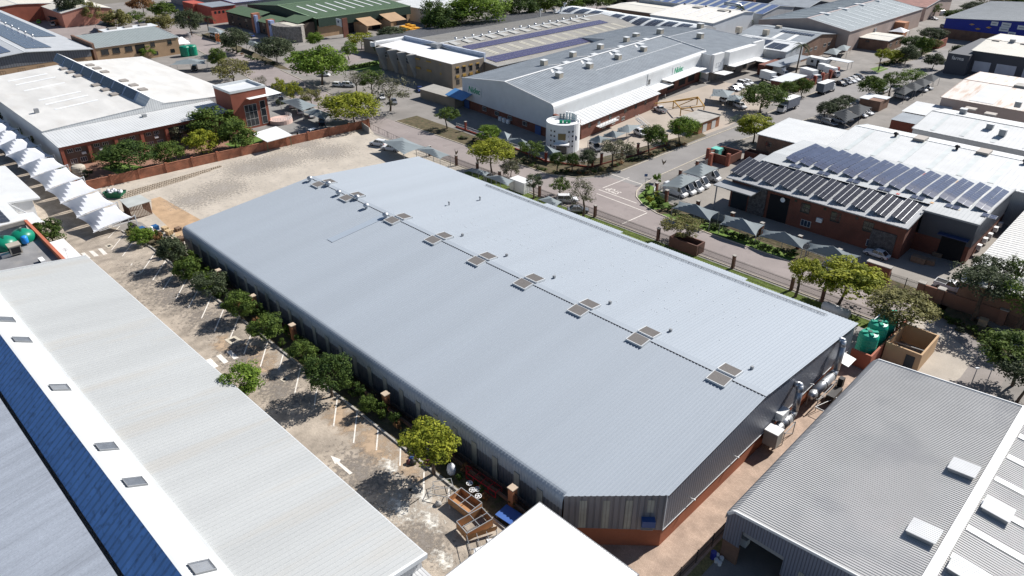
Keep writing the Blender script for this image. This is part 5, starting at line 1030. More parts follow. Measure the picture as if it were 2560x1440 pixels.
M2, MP2 = gable('factory', 'lower hall with blue panels and a rounded white eave behind the parked white trucks', 'factory', -142, -118.5, 259, 272.6, 'X', 6.0, 7.2, 7.4, OFFW, mat('pale_grey_gable', (.42,.43,.44)), ridge=270, cap=OFFW); pv(M2, MP2, 'X', -137.5, -128.5, 260, 268.5, 3, 5, glass=PVD); pv(M2, MP2, 'X', -127.5, -121, 260, 266.5, 2, 5, glass=PVD)
m = MB(); m.box(-118.4,244,3.6,-113,268,3.8); m.build('front_canopy', SLATER, M2); m = MB(); m.box(-121,244,0,-118.6,268,3.5); m.build('front_block', RED, M2)
N, NP = gable('warehouse', 'large grey-roofed hall with white strips and a long pinkish wall near the top right', 'warehouse', -153.5, -114.5, 303.5, 385, 'Y', 8.0, 8.0, 11.0, mat('grey_blue_far_roof', (.30,.34,.36), .55, .15, var=.06, ns=.2), PINKW, ridge=-132.4, cap=mat('pink_flashing', (.5,.42,.4), .7), capw=.8)
for i in range(11):
    y = 306+i*7; slab(N, NP, 'Y', y, y+.6, -150, -136, mat('pale_strip', (.50,.55,.57), .5), 'translucent_strip', .01, .06); slab(N, NP, 'Y', y, y+.6, -129, -117, mat('pale_strip', (.50,.55,.57)), 'translucent_strip', .01, .06)
for i in range(4): m = MB(); m.box(-134.5,318+i*18,10.6,-130,320.4+i*18,11.3); m.build('ridge_ventilator', OFFW, N)
m = MB(); m.box(-114.4,352,0,-110,357,6.0); m.build('brick_porch', mat('orange_brick_porch', (.42,.2,.11), .85), N)
O, OP = gable('office_building', 'small brown brick building with a cream flat roof in front of the pinkish wall', 'building', -119.5, -103, 315, 331, 'X', 4.4, 4.4, 4.7, CREAMR, BROWNB, cap=OFFW)
windows(O, 'Y', 315, [-111], 3.2, 1.6, .8, 2, 1, FRAMED); windows(O, 'X', -103, [318.5,325], 2.4, 1.6, 1.2, 2, 1, FRAMEW); q = PX(2183,78,4.7); m = MB(); m.box(q.x-.9,q.y-.9,4.6,q.x+.9,q.y+.9,6); m.build('rooftop_cooler', STEELP, O)
# ------------------------------------------------------------------ green roofs
D = T('warehouse', 'large dark green roofed hall with pale roof strips near the top edge', 'warehouse', (-320, 195, 0)); DP = [(-352,7.6),(-322,10.2),(-290,8.0)]
rib_roof(DP, 170, 221.5, 'Y', 1.2, .12, .05).build('roof', GREENR, D)
m = MB(); m.quad((-289.6,171,4.4),(-289.6,221.3,4.4),(-289.6,221.3,8.1),(-289.6,171,8.1)); m.poly([(-352,170.2,3),(-289.6,170.2,3),(-289.6,170.2,8),(-322,170.2,10.1),(-352,170.2,7.6)]); m.build('green_cladding', GREENW, D)
m = MB(); m.box(-350,170.6,0,-290.4,221,4.6); m.build('wall', TAN, D)
for i in range(9):
    y = 176+i*5; slab(D, DP, 'Y', y, y+.9, -316, -299, OFFW, 'translucent_strip', .01, .06)
m = MB(); m.beam((-290,170,8.15),(-322,170,10.35),.5,.15); m.beam((-322,170,10.3),(-322,221.5,10.3),.6,.1); m.beam((-289.7,170,8.05),(-289.7,221.5,8.05),.3,.3); m.build('flashing', mat('pale_green_flashing', (.22,.32,.2), .6), D)
for a in (183, 199, 213): opening(D, 'X', -290.2, a, a+6, 0, 4.6, BLACKM, 'roller_door', .2)
m = MB(); m.add([(-290,190,6),(-281,190,3.6),(-281,198,3.6),(-290,198,6)], [(0,1,2,3)]); m.add([(-290,203,6.4),(-281,203,4),(-281,212,4),(-290,212,6.4)], [(0,1,2,3)]); m.box(-289.8,190,0,-281.2,190.3,3.6); m.box(-289.8,203,0,-281.2,203.3,4); m.build('porch', TAN, D)
D2 = T('office_building', 'green-roofed dark office wing with a curved stone wall and a blue sign pillar', 'building', (-325, 162, 0))
rib_roof([(157.5, 6.0), (166, 7.6)], -350, -322, 'X', 1.2, .1, .05).build('roof', GREENR, D2); rib_roof([(157.5, 5.2), (166, 6.8)], -321.6, -306, 'X', 1.2, .1, .05).build('roof', GREENR, D2); rib_roof([(162, 6.8), (170.1, 8.6)], -305, -291, 'X', 1.2, .1, .05).build('roof', GREENR, D2)
m = MB(); m.box(-350,158.2,0,-306,170,5.2); m.box(-305,163,0,-291.5,170,6.6); m.build('wall', mat('dark_brown_wall', (.10,.075,.06), .9), D2)
m = MB(); m.box(-322.4,156.6,0,-320.4,160,8.2); m.box(-306,155,0,-303.4,158,7.6); m.build('brick_pier', mat('orange_brick_pier', (.36,.15,.09), .85), D2); m = MB(); PB = mat('pale_blue_pillar', (.33,.40,.62), .6); m.box(-320.2,156.8,0,-318.6,158,7.6); m.build('sign_pillar', PB, D2); m = MB(); m.box(-303.2,154.6,0,-301,156.4,7.6); m.build('sign_pillar', PB, D2); m = MB(); m.box(-302.7,154.5,5.6,-301.6,154.6,6.6); m.build('sign_emblem', mat('navy_emblem', (.02,.03,.08), .6), D2)
m = MB(); cxx, cyy = -296, 164
P6 = [(cxx+10.5*math.cos(R(a)), cyy+10.5*math.sin(R(a))) for a in range(-130, -19, 10)]+[(-290, 164), (-302, 164)]; m.prism(P6, 0, 6.4); m.build('stone_wall', mat('rubble_stone_wall', (.22,.205,.19), .95, var=.4, ns=1.2, fine=.35), D2); m = MB(); m.prism([(-300,158),(-289,158),(-289,164),(-300,164)], 6.4, 6.5); m.build('flat_roof', mat('beige_flat_roof', (.5,.47,.4), .8), D2)
windows(D2, 'Y', 158.2, [-345,-338,-331,-315,-310], 4.0, 2.4, 1.4, 3, 1, FRAMED); windows(D2, 'Y', 158.2, [-345,-338,-331,-315,-310], 1.5, 2.0, 1.4, 2, 1, FRAMED)
m = MB(); m.box(-283,178.5,0,-282.4,181,8); m.build('brick_pier', RED, D2); m = MB(); m.box(-283.3,178,4.4,-283.0,181,7.6); m.box(-287,178.2,4.6,-283.4,178.4,7.6); m.build('sign_board', OFFW, D2); m = MB(); m.box(-285.6,178.05,6,-284.8,178.18,6.8); m.build('sign_emblem', mat('navy_emblem', (.02,.03,.08)), D2)
E_ = T('building', 'bright red building with small square openings and a grey roof at the top edge', 'building', (-365, 160, 0)); m = MB(); m.box(-372,153.6,0,-356,166,7.4); m.box(-384,152,0,-372,158,7.6); m.build('wall', mat('bright_red_wall', (.40,.085,.06), .85), E_); m = MB(); m.box(-371.6,154,7.4,-355.6,166,7.6); m.build('flat_roof', SLATER, E_); windows(E_, 'X', -356, [155.5,157.5,159.5,161.5], 5.0, 1.0, 1.1, 1, 1, FRAMED)
gable('warehouse', 'pale arched-roof hall with a grey ribbed wall behind the green roofs, at the top edge', 'warehouse', -440, -362, 168, 215, 'Y', 6, 7.5, 9, mat('pale_hall_roof', (.46,.48,.5)), mat('grey_ribbed_wall', (.25,.26,.26), .7, var=.15, ns=.6), cap=BLUEC)
gable('warehouse', 'white-roofed hall with cream walls to the right of the green hall, at the top edge', 'warehouse', -312, -262, 226, 262, 'X', 6.6, 6.6, 8, WHITER, CREAMR, cap=WHITEP)
gable('building', 'cream-roofed building near the top edge, left of the white shingled hall', 'building', -232, -204, 298, 322, 'X', 5.6, 5.6, 6.2, CREAMR, mat('brown_wall', (.2,.14,.1), .9))
# backdrop rows at the top edge
bx = [(-470,60,-425,120,REDP,CREAMR,'salmon red building at the top left corner'),(-430,100,-395,122,mat('salmon_wall', (.42,.2,.15), .9),CREAMR,'salmon block with a white arch in the top left corner'),
 (-250,330,-236,350,PINKW,SLATER,'grey and pink building among the trees at the top edge'),(-150,402,-118,440,PINKW,mat('red_brown_roof',(.25,.12,.1),.8,var=.3,ns=.4),'reddish rusty roof at the top edge behind the pinkish wall'),(-178,360,-158,385,mat('dark_grey_wall', (.06,.065,.08)),SLATER,'dark grey open-fronted shed at the top edge'),(-200,388,-180,402,mat('dark_grey_wall', (.06,.065,.08)),mat('terracotta_roof',(.4,.14,.09),.8),'terracotta roofed house at the top edge'),(-255,395,-205,425,BROWNB,TAUPER,'long brown roofed house row at the top edge')]
for (x0, y0, x1, y1, wm, rm, lb) in bx: gable('building', lb, 'building', x0, x1, y0, y1, 'X', 6.5, 6.5, 8.5, rm, wm)
t = T('canopy', 'cream canopy roof above parked cars in the top left corner', 'canopy', PX(130,10,4)); q = [PX(100,-4,4), PX(125,14,4), PX(158,13,4), PX(160,-10,4)]; m = MB(); m.prism([(p.x,p.y) for p in q], 3.8, 4); m.build('roof', CREAMR, t); m = MB()
for p in q: m.beam((p.x,p.y,0),(p.x,p.y,3.8),.2)
m.build('post', STEELP, t)
# ------------------------------------------------------------------ vegetation
LEAF = {
 'dark': leafmat('leaf_dark_green', (0.023,0.049,0.013), (0.081,0.127,0.026)),
 'green': leafmat('leaf_green', (0.039,0.072,0.016), (0.137,0.195,0.036)),
 'fresh': leafmat('leaf_fresh_green', (0.065,0.124,0.016), (0.195,0.286,0.039)),
 'lime': leafmat('leaf_yellow_green', (0.130,0.163,0.016), (0.351,0.364,0.039)),
 'olive': leafmat('leaf_olive_grey', (0.042,0.058,0.031), (0.111,0.137,0.072)),
 'grey': leafmat('leaf_dry_grey', (0.078,0.081,0.052), (0.208,0.208,0.130)),
 'khaki': leafmat('leaf_khaki', (0.098,0.098,0.033), (0.260,0.247,0.091)),
 'rusty': leafmat('leaf_rusty', (0.169,0.091,0.039), (0.338,0.195,0.091)),
}
BARK = mat('bark', (.10,.075,.055), .95, var=.25, ns=3, coord='O', fine=.2)
def crown_mesh(name, seed, nblob, nleaf, size, hollow=.45, flat=0.):
    """leaf clumps spread through a unit ball: uneven outline, gaps between the clumps"""
    r = random.Random(seed); V = []; F = []
    blobs = []
    for i in range(nblob):
        a = r.uniform(0, 2*math.pi); z = r.uniform(-.75, 1); q = math.sqrt(max(0, 1-z*z)); d = r.uniform(hollow, .86)
        blobs.append((q*math.cos(a)*d, q*math.sin(a)*d, z*d*(1-flat), r.uniform(.17, .36)))
    for i in range(nleaf):
        b = blobs[r.randrange(nblob)]
        a = r.uniform(0, 2*math.pi); z = r.uniform(-.8, 1); q = math.sqrt(1-z*z); d = b[3]*r.uniform(.55, 1.08)
        c = Vector((b[0]+q*math.cos(a)*d, b[1]+q*math.sin(a)*d, b[2]+z*d*.85))
        n = Vector((q*math.cos(a), q*math.sin(a), z))+Vector((r.uniform(-.8,.8), r.uniform(-.8,.8), r.uniform(-.5,.9))); n.normalize()
        u = n.cross(Vector((r.uniform(-1,1), r.uniform(-1,1), r.uniform(-1,1)))).normalized(); t = n.cross(u); s = size*r.uniform(.6, 1.35)
        o = len(V); V += [c-u*s, c+t*s*.55, c+u*s, c-t*s*.55]; F.append((o, o+1, o+2, o+3))
    me = bpy.data.meshes.new(name); me.from_pydata([tuple(v) for v in V], [], F); me.materials.append(LEAF['green']); me.update(); return me
CROWNS = {
 'round': [crown_mesh('crown', s, 54, 5000, .058) for s in (1, 2, 3)],
 'dense': [crown_mesh('crown', s, 74, 6400, .050, .6) for s in (11, 12)],
 'loose': [crown_mesh('crown', s, 32, 2900, .056, .45) for s in (21, 22, 23)],
 'bare':  [crown_mesh('crown', s, 36, 1700, .040, .4) for s in (31, 32)],
 'spread':[crown_mesh('crown', s, 60, 6000, .048, .5, .2) for s in (41, 42)],
}
SHRUBM = [crown_mesh('foliage', s, 14, 620, .12, .3) for s in (51, 52, 53)]
def trunk_mesh(seed, nb, spread=.6):
    r = random.Random(seed); m = MB(); p = Vector((0,0,0)); rad = .05; top = None
    for i in range(3):
        q = p+Vector((r.uniform(-.04,.04), r.uniform(-.04,.04), .17)); m.cyl(p, q, rad, rad*.87, 7); p = q; rad *= .87
    for i in range(nb):
        a = 2*math.pi*i/nb+r.uniform(-.3,.3); s = p; rr = rad*.7; d = Vector((math.cos(a)*spread, math.sin(a)*spread, r.uniform(.7,1.2))).normalized()
        for k in range(3):
            e = s+d*.2; m.cyl(s, e, rr, rr*.62, 5, caps=False)
            if k < 2:
                for _ in range(2):
                    d2 = (d+Vector((r.uniform(-.7,.7), r.uniform(-.7,.7), r.uniform(-.1,.6)))).normalized(); m.cyl(e, e+d2*.28, rr*.5, rr*.12, 4, caps=False)
            s = e; rr *= .62; d = (d+Vector((r.uniform(-.35,.35), r.uniform(-.35,.35), .15))).normalized()
    me = bpy.data.meshes.new('trunk'); me.from_pydata(m.v, [], m.f); me.materials.append(BARK); me.update(); return me
TRUNKS = [trunk_mesh(5, 4), trunk_mesh(6, 5, .9), trunk_mesh(8, 3, .5)]
TR = random.Random(99)
def tree(kind, col, base, box, label, group='trees', name='tree', cat='tree'):
    b = PG(*base); dep = PROJ(b)[2]; s = CF/dep
    u0, v0, u1, v1 = box; uc, vc = (u0+u1)/2, (v0+v1)/2; r = (u1-u0)/2/s*1.15
    zc = ZAT(b, vc); pit = math.atan2(CH-zc, math.hypot(b.x, b.y)); hv = (v1-v0)/2/s
    rz = math.sqrt(max(.01, hv*hv-(r*math.sin(pit))**2))/math.cos(pit); rz = min(max(rz, .45*r), 1.5*r); zc = max(zc-b.z, rz*.8)
    off = RIGHT*((uc-base[0])/s)
    t = T(name, label, cat, b, TR.uniform(0, 6.28), group)
    ca, sa = math.cos(-t.rotation_euler.z), math.sin(-t.rotation_euler.z); ox, oy = off.x*ca-off.y*sa, off.x*sa+off.y*ca
    tm = TR.choice(TRUNKS); o = bpy.data.objects.new('trunk', tm); C.objects.link(o); o.parent = t; h = zc/.85 if kind != 'bare' else zc*1.15
    k = max(1.0, min(1.0, r/3)); o.scale = (h*.9, h*.9, h)
    if kind in ('round', 'dense') and h > 6: o.scale = (h*.7, h*.7, h)
    c = bpy.data.objects.new('crown', TR.choice(CROWNS[kind])); C.objects.link(c); c.parent = t; c.location = (ox, oy, zc); c.scale = (r, r, rz); setmat(c, LEAF[col])
    return t
def shrub(u, v, w, col, label, group='shrubs', hh=.8, name='shrub', cat='shrub'):
    b = PG(u, v); s = CF/PROJ(b)[2]; r = w/2/s; t = T(name, label, cat, b, TR.uniform(0, 6.28), group)
    c = bpy.data.objects.new('foliage', TR.choice(SHRUBM)); C.objects.link(c); c.parent = t; c.location = (0, 0, r*hh*.75); c.scale = (r, r, r*hh); setmat(c, LEAF[col])
    m = MB(); m.cyl((0,0,0), (0,0,r*hh), .05, .03, 5); m.build('stem', BARK, t, world=False)
    return t
TREES = [
 ('round','fresh',(612,988),(556,903,662,992),'round bright green tree standing alone in the lot beside the long pale shed roof'),
 ('dense','dark',(830,992),(775,878,882,985),'largest dark green round tree in the planter along the grey warehouse'),
 ('round','green',(762,915),(726,848,797,912),'glossy green tree just left of the largest planter tree'),
 ('round','green',(672,852),(630,780,712,850),'mid-green tree in the planter by the middle parking lines'),
 ('round','lime',(1085,1185),(1012,1042,1145,1165),'yellow-green tree with rusty tips over the scrap heap beside the grey warehouse'),
 ('round','green',(925,1035),(900,984,943,1032),'small green tree by the lone orange pier in the planter'),
 ('round','green',(606,800),(568,722,642,800),'green tree in the planter with a red-leaved shoot beside it'),
 ('loose','olive',(535,735),(490,672,577,740),'grey-green tree in the planter at the curve of the warehouse eave'),
 ('round','fresh',(520,728),(498,690,545,728),'low bright yellowish tree in the planter near the far parking lines'),
 ('round','green',(470,695),(440,640,505,702),'leafy tree in the planter, second from the pallet stacks'),
 ('round','olive',(440,668),(406,588,472,662),'pale green broad-leaved tree in the planter next to the pallet stacks'),
 ('round','fresh',(357,612),(328,566,388,612),'bright green tree by the last white shade sail'),
 ('round','dark',(140,622),(94,544,168,618),'dark green tree beside the low white roof, left of the shade sail shadow'),
 ('dense','dark',(332,432),(266,348,392,425),'largest dark tree in front of the red-framed offices, on the lawn'),
 ('loose','green',(277,412),(250,378,296,408),'young thin tree on the office lawn, left of the largest dark tree'),
 ('dense','green',(428,414),(392,350,462,412),'dark round tree by the orange brick wall, right of the largest dark tree'),
 ('round','lime',(508,390),(468,322,547,386),'yellow-green round tree behind the orange brick wall'),
 ('round','green',(592,375),(550,300,642,372),'tree behind the orange brick wall next to the flat white carport'),
 ('round','green',(540,345),(478,266,600,345),'tall green tree against the red tower of the white hall'),
 ('loose','grey',(452,350),(418,300,492,350),'grey-green tree in front of the red-framed offices'),
 ('dense','dark',(75,40),(48,-2,104,34),'dark tree in the top left car park beside the cream canopy'),
 ('round','olive',(190,60),(158,-30,222,42),'large olive tree behind the black car shade in the top left'),
 ('loose','khaki',(240,60),(212,2,262,56),'khaki tree right of the red gate pier in the top left'),
 ('round','khaki',(300,78),(266,22,328,74),'yellowish tree behind the tan office roof'),
 ('loose','green',(352,66),(322,26,366,60),'small flat-topped tree on the grey lot behind the tan office'),
 ('round','rusty',(362,40),(328,-12,388,28),'rusty orange tree near the top edge'),
 ('round','green',(412,52),(380,4,446,44),'green tree right of the rusty orange tree'),
 ('round','khaki',(408,78),(374,34,440,76),'khaki tree behind the far end of the tan office'),
 ('dense','olive',(480,88),(448,22,508,80),'dark olive tree beside the palm at the top left'),
 ('loose','fresh',(372,146),(350,114,394,140),'small bright tree in front of the tan office windows'),
 ('dense','olive',(592,135),(557,69,627,128),'round grey-green tree left of its taller twin by the blue pillar'),
 ('dense','olive',(693,158),(648,91,738,152),'round grey-green tree at the street corner, right of its twin'),
 ('round','green',(548,172),(526,119,572,164),'dark green tree beside the pair of dark gate piers'),
 ('loose','khaki',(585,205),(541,143,628,200),'wide khaki tree by the street, behind the red tower'),
 ('spread','fresh',(806,212),(736,104,872,205),'biggest bright green tree at the street junction'),
 ('round','fresh',(705,128),(770,80,812,112),'light green tree in front of the curved stone wall'),
 ('loose','fresh',(873,150),(858,102,897,142),'slim light tree on the lawn in front of the green-roofed hall'),
 ('loose','lime',(905,124),(874,78,938,120),'yellowish tree in front of the glass entrance of the green-roofed hall'),
 ('dense','olive',(985,112),(950,64,1018,106),'round olive tree beside the yellow crates'),
 ('loose','lime',(1026,112),(1002,80,1050,108),'yellow-green shrubby tree just right of the round olive one by the crates'),
 ('dense','green',(944,140),(934,100,962,132),'narrow dark tree at the corner of the white flat-roofed office'),
 ('bare','grey',(652,228),(640,188,674,220),'sparse grey tree beside the white awning of the red tower'),
 ('loose','lime',(703,245),(686,194,720,238),'leftmost of three small yellow-green trees behind the grey car shades'),
 ('loose','lime',(736,252),(716,202,758,246),'middle of three small yellow-green trees behind the grey car shades'),
 ('loose','khaki',(778,268),(750,220,804,262),'rightmost of three small yellow-green trees behind the grey car shades'),
 ('dense','lime',(888,312),(816,228,946,302),'wide yellow-leaved tree at the end of the orange brick wall'),
 ('bare','grey',(893,232),(862,170,948,226),'half-bare tree with twisted limbs behind the wide yellow-leaved tree'),
 ('loose','green',(930,235),(898,172,962,222),'green tree among the half-bare ones by the office car park'),
 ('bare','grey',(976,278),(922,184,1042,264),'largest half-bare grey tree at the office car park'),
 ('dense','dark',(1105,95),(1060,14,1150,90),'tall dark tree right of the blue tarpaulin'),
 ('loose','dark',(1080,70),(1050,-6,1112,70),'dark loose tree behind the covered machine'),
 ('spread','fresh',(1195,82),(1118,-22,1276,66),'broad bright green tree at the top edge behind the taupe-roofed hall'),
 ('round','lime',(1140,100),(1120,74,1166,96),'low yellow-green tree at the corner of the grey annex roof'),
 ('round','khaki',(1172,90),(1146,56,1200,86),'khaki tree between the two yellowish ones behind the annex roof'),
 ('round','khaki',(1206,80),(1192,58,1220,76),'small khaki tree at the red gate pier behind the annex roof'),
 ('dense','dark',(1300,58),(1262,-14,1342,46),'dark tree group at the top edge, left of the exhaust stacks'),
 ('round','green',(1362,42),(1328,-26,1402,36),'green tree at the top edge above the exhaust stacks'),
 ('round','fresh',(1425,32),(1388,-26,1466,26),'bright tree at the top edge right of the exhaust stacks'),
 ('round','green',(1490,30),(1452,-24,1528,22),'green tree at the top edge left of the small barrel roof'),
 ('loose','khaki',(1284,66),(1266,44,1302,62),'small khaki tree against the dark annex roof'),
 ('round','olive',(1540,22),(1515,-14,1566,16),'olive tree at the top edge behind the small barrel roof'),
 ('loose','green',(1118,322),(1092,266,1148,308),'small tree by the street in front of the red gate recess'),
 ('round','fresh',(1218,356),(1190,312,1252,350),'small green tree behind the bright round street tree'),
 ('dense','lime',(1230,432),(1180,342,1284,412),'bright lime round-crowned tree at the kerb opposite the grey warehouse'),
 ('loose','grey',(1278,445),(1254,396,1302,440),'dull grey-green tree right of the bright lime one'),
 ('loose','green',(1328,405),(1298,348,1358,394),'light leafy tree before the shade sails of the white hall'),
 ('dense','dark',(1393,432),(1374,378,1412,418),'leftmost of three clipped dark trees at the entrance tower'),
 ('dense','dark',(1430,430),(1412,380,1447,418),'middle of three clipped dark trees at the entrance tower'),
 ('dense','olive',(1468,425),(1448,372,1488,414),'rightmost of three clipped dark trees at the entrance tower'),
 ('loose','olive',(1333,498),(1312,432,1357,474),'small tree at the warehouse fence beside the white cabin'),
 ('loose','green',(1400,490),(1376,440,1422,488),'slender tree left of the half-bare tree at the warehouse fence'),
 ('bare','grey',(1458,542),(1412,440,1494,520),'half-bare grey tree at the warehouse fence opposite the junction'),
 ('loose','grey',(1530,418),(1500,345,1582,400),'grey feathery tree on the corner island by the junction'),
 ('round','green',(1622,382),(1598,310,1664,366),'dark green tree on the verge, left of the electricity cabin'),
 ('dense','fresh',(1698,356),(1674,290,1742,346),'bright green round tree directly beside the brick electricity cabin'),
 ('round','lime',(1882,358),(1838,284,1932,346),'yellow-green tree at the kerb before the low white corner roof'),
 ('dense','green',(1900,282),(1856,206,1952,272),'large dark green tree left of the cab of the nearest truck'),
 ('dense','green',(1962,245),(1944,200,1988,244),'round green tree between the two street trucks, left one'),
 ('dense','green',(2003,240),(1982,192,2026,236),'round green tree between the two street trucks, right one'),
 ('dense','olive',(2058,300),(2040,252,2082,292),'first clipped olive tree by the dark shade sails'),
 ('dense','olive',(2088,288),(2062,244,2112,280),'second clipped olive tree by the dark shade sails'),
 ('dense','olive',(2112,275),(2092,236,2128,264),'third and farthest clipped olive tree by the dark shade sails'),
 ('round','green',(2168,250),(2140,188,2202,238),'dark green tree on the pavement opposite the row of parked cars'),
 ('loose','green',(2222,242),(2198,178,2254,222),'feathery tree right of the dark green pavement tree'),
 ('loose','fresh',(2275,215),(2248,170,2302,205),'light feathery tree behind the far dark shade sails'),
 ('round','olive',(2330,172),(2308,132,2354,168),'small round tree standing in the street bend'),
 ('round','olive',(2395,155),(2372,111,2413,145),'small round tree in front of the dark grey warehouse'),
 ('round','lime',(2196,176),(2182,121,2220,150),'leaning yellow-green tree on the tiny front lawn'),
 ('round','lime',(2235,160),(2214,124,2252,152),'yellow-green tree behind the leaning one on the front lawn'),
 ('dense','olive',(2262,160),(2240,112,2290,156),'olive tree in the planted verge beside the small brown office'),
 ('dense','dark',(2276,128),(2250,88,2302,122),'dark tree at the white wall of the small brown office'),
 ('round','green',(2303,140),(2285,90,2325,136),'green broad-leaved tree in the middle of the planted verge'),
 ('dense','olive',(2326,112),(2296,67,2354,102),'widest olive tree in the planted verge near the red gate'),
 ('dense','khaki',(2336,125),(2322,98,2350,120),'little khaki tree at the tip of the planted verge'),
 ('dense','dark',(2384,70),(2356,22,2408,52),'dark umbrella-shaped tree left of the blue-walled warehouse'),
 ('dense','olive',(2428,42),(2400,4,2456,32),'olive tree above the blue-walled warehouse roof'),
 ('loose','green',(2332,45),(2316,8,2348,34),'tree beside the white van near the top right'),
 ('round','khaki',(2470,20),(2438,-18,2502,10),'khaki tree line at the top right edge, left part'),
 ('round','green',(2530,18),(2496,-18,2566,8),'green tree line at the top right edge, right part'),
 ('loose','khaki',(1698,606),(1652,538,1744,592),'orange-tinged tree with forked trunk behind the brick bin enclosure'),
 ('round','lime',(1988,742),(1960,640,2042,712),'smaller of the two bright yellow-green trees at the street, on the left'),
 ('round','lime',(2096,762),(2036,645,2190,742),'larger of the two bright yellow-green trees at the street, on the right'),
 ('dense','khaki',(2238,842),(2162,720,2302,812),'round yellowish tree just behind the three green tanks'),
 ('loose','olive',(2430,800),(2358,652,2478,748),'grey-green spreading tree in front of the brown garden wall'),
 ('loose','olive',(2455,760),(2398,634,2484,706),'tree behind the garden wall before the speckled white roof, left one'),
 ('loose','green',(2520,770),(2476,640,2548,704),'tree behind the garden wall before the speckled white roof, right one'),
 ('loose','green',(2530,840),(2470,690,2580,790),'tree at the right edge over the garden wall'),
 ('dense','green',(2530,965),(2444,824,2590,945),'large grey-green tree mass at the right edge beside the driveway'),
 ('dense','olive',(2540,1010),(2480,880,2600,980),'dark green tree at the right edge below the grey-green mass'),
]
for kind, col, base, box, lab in TREES: tree(kind, col, base, box, lab)
def palm(u, v, h, r, label, n=26):
    b = PX(u, v); t = T('palm_tree', label, 'palm tree', b, 0, 'palm trees'); m = MB(); m.cyl((0,0,0), (.2,.1,h), .28, .2, 9); m.build('trunk', BARK, t, world=False)
    rr = random.Random(int(u)); m = MB()
    for i in range(n):
        a = 2*math.pi*i/n*1.618*4; el = rr.uniform(-.1, 1.1); d = Vector((math.cos(a), math.sin(a), 0)); p = Vector((.2,.1,h)); side = Vector((-d.y, d.x, 0)); pts = []
        for k in range(8):
            s = k/7; pts.append(p+d*r*s*math.cos(el*(1-s*.4))+Vector((0,0,r*(math.sin(el)*s-.85*s*s))))
        for k in range(7):
            for q in range(3):
                c = pts[k].lerp(pts[k+1], q/3)
                for sg in (-1, 1):
                    L = r*.26*(1-abs(k/7-.4)); e = c+side*sg*L+d*L*.5-Vector((0,0,L*.45)); m.poly([c, c+d*.12, e])
    c = m.build('crown', LEAF['olive'], t, world=False); return t
palm(1990, 182, 9.5, 3.6, 'tall palm between the parked trucks and the grey halls')
palm(522, 78, 6, 4.0, 'bushy palm in front of the bright red building'); palm(640, 130, 3, 3.2, 'low palm beside the round grey-green tree by the dark gate', 20)
palm(1842, 70, 9, 3.2, 'palm in front of the pale blue end wall of the white hall'); palm(1866, 78, 5, 2.6, 'short palm right of the taller one by the pale blue wall', 18)
# low planting
SH = random.Random(4)
for i in range(30):
    f = i/29; u = 1648+f*(1985-1648)+SH.uniform(-4,4); v = 523+f*(650-523)+SH.uniform(-9,5); shrub(u, v, SH.uniform(20,32), SH.choice(['dark','dark','olive','green']), 'low dark conifer shrub in the bed between the kerb and the white paling fence', 'conifer shrubs along the white paling fence', SH.uniform(.55,.9))
for u, v, w, c, l in ((1640,456,26,'fresh','clipped bright bush at the back of the corner lawn'),(1618,474,20,'fresh','round clipped bush on the corner lawn, nearest the street sign'),(1612,492,18,'green','small clipped bush in the middle of the corner lawn'),(1622,508,26,'lime','spiky yellow bush on the corner lawn'),(1640,495,24,'lime','yellow-green bush behind the spiky yellow one'),(1650,512,28,'green','round green bush by the front pier of the fence'),(1634,520,20,'fresh','bright bush at the lower tip of the corner lawn')): shrub(u, v, w, c, l, 'clipped bushes on the corner lawn', 1.1)
for i in range(26): f = i/25; shrub(1150+f*210+SH.uniform(-6,6), 345+f*82+SH.uniform(-10,4), SH.uniform(12,22), SH.choice(['dark','olive','grey','green']), 'ground-cover shrub in the bed below the red-piered fence of the white hall', 'ground-cover shrubs below the red-piered fence', .5)
for i in range(20): f = i/19; shrub(1500+f*210+SH.uniform(-6,6), 428-f*66+SH.uniform(-8,3), SH.uniform(10,22), SH.choice(['dark','olive','rusty','khaki']), 'low shrub on the verge along the cross street', 'low shrubs on the cross street verge', .6)
for i in range(14): f = i/13; shrub(1385+f*100+SH.uniform(-4,4), 432-f*2+SH.uniform(-3,6), SH.uniform(12,20), SH.choice(['rusty','dark','olive']), 'reddish low shrub in front of the white palings by the entrance tower', 'reddish shrubs in front of the white palings', .6)
for i in range(70):
    f = (i+SH.random())/70; x = -138+f*100; q = PROJ((x, 36.9+SH.uniform(-1,1.1), LZ(x))); shrub(q[0], q[1], SH.uniform(24,46)*(.5+.9*f)*(1.2 if f < .4 else .85 if f < .85 else .5), SH.choice(['dark','green','green','fresh','rusty','olive']), 'low bush in the planter between the parking bays and the palisade fence', 'low bushes in the planter along the grey warehouse', SH.uniform(1.0,1.5))
for u, v, w, c, l in ((45,338,28,'fresh','bright bush at the foot of the white side wall'),(80,362,38,'khaki','orange-green bush between the sails and the white side wall'),(132,400,16,'khaki','small yellowish bush at the corner of the red-framed offices'),(165,440,40,'green','dark bush left of the grey water tank'),(225,442,30,'olive','grey bush in front of the grey water tank'),(8,300,30,'olive','grey-green bush at the left edge above the sails'),(325,590,26,'khaki','yellowish bush under the end frame of the sails'),(700,262,26,'olive','clipped hedge bush beside the white pickup')): shrub(u, v, w, c, l, 'bushes around the white hall')
for i in range(16): f = i/15; shrub(848+f*92, 176-f*14, 13, 'green', 'clipped hedge section along the office lawn', 'hedge sections along the office lawn', .9, 'hedge_bush', 'hedge')
for i in range(14): f = i/13; shrub(2330+f*150+SH.uniform(-8,8), 780+f*85+SH.uniform(-8,8), SH.uniform(18,34), SH.choice(['dark','green','olive']), 'dark shrub at the foot of the brown garden wall', 'dark shrubs at the foot of the garden wall', .6)
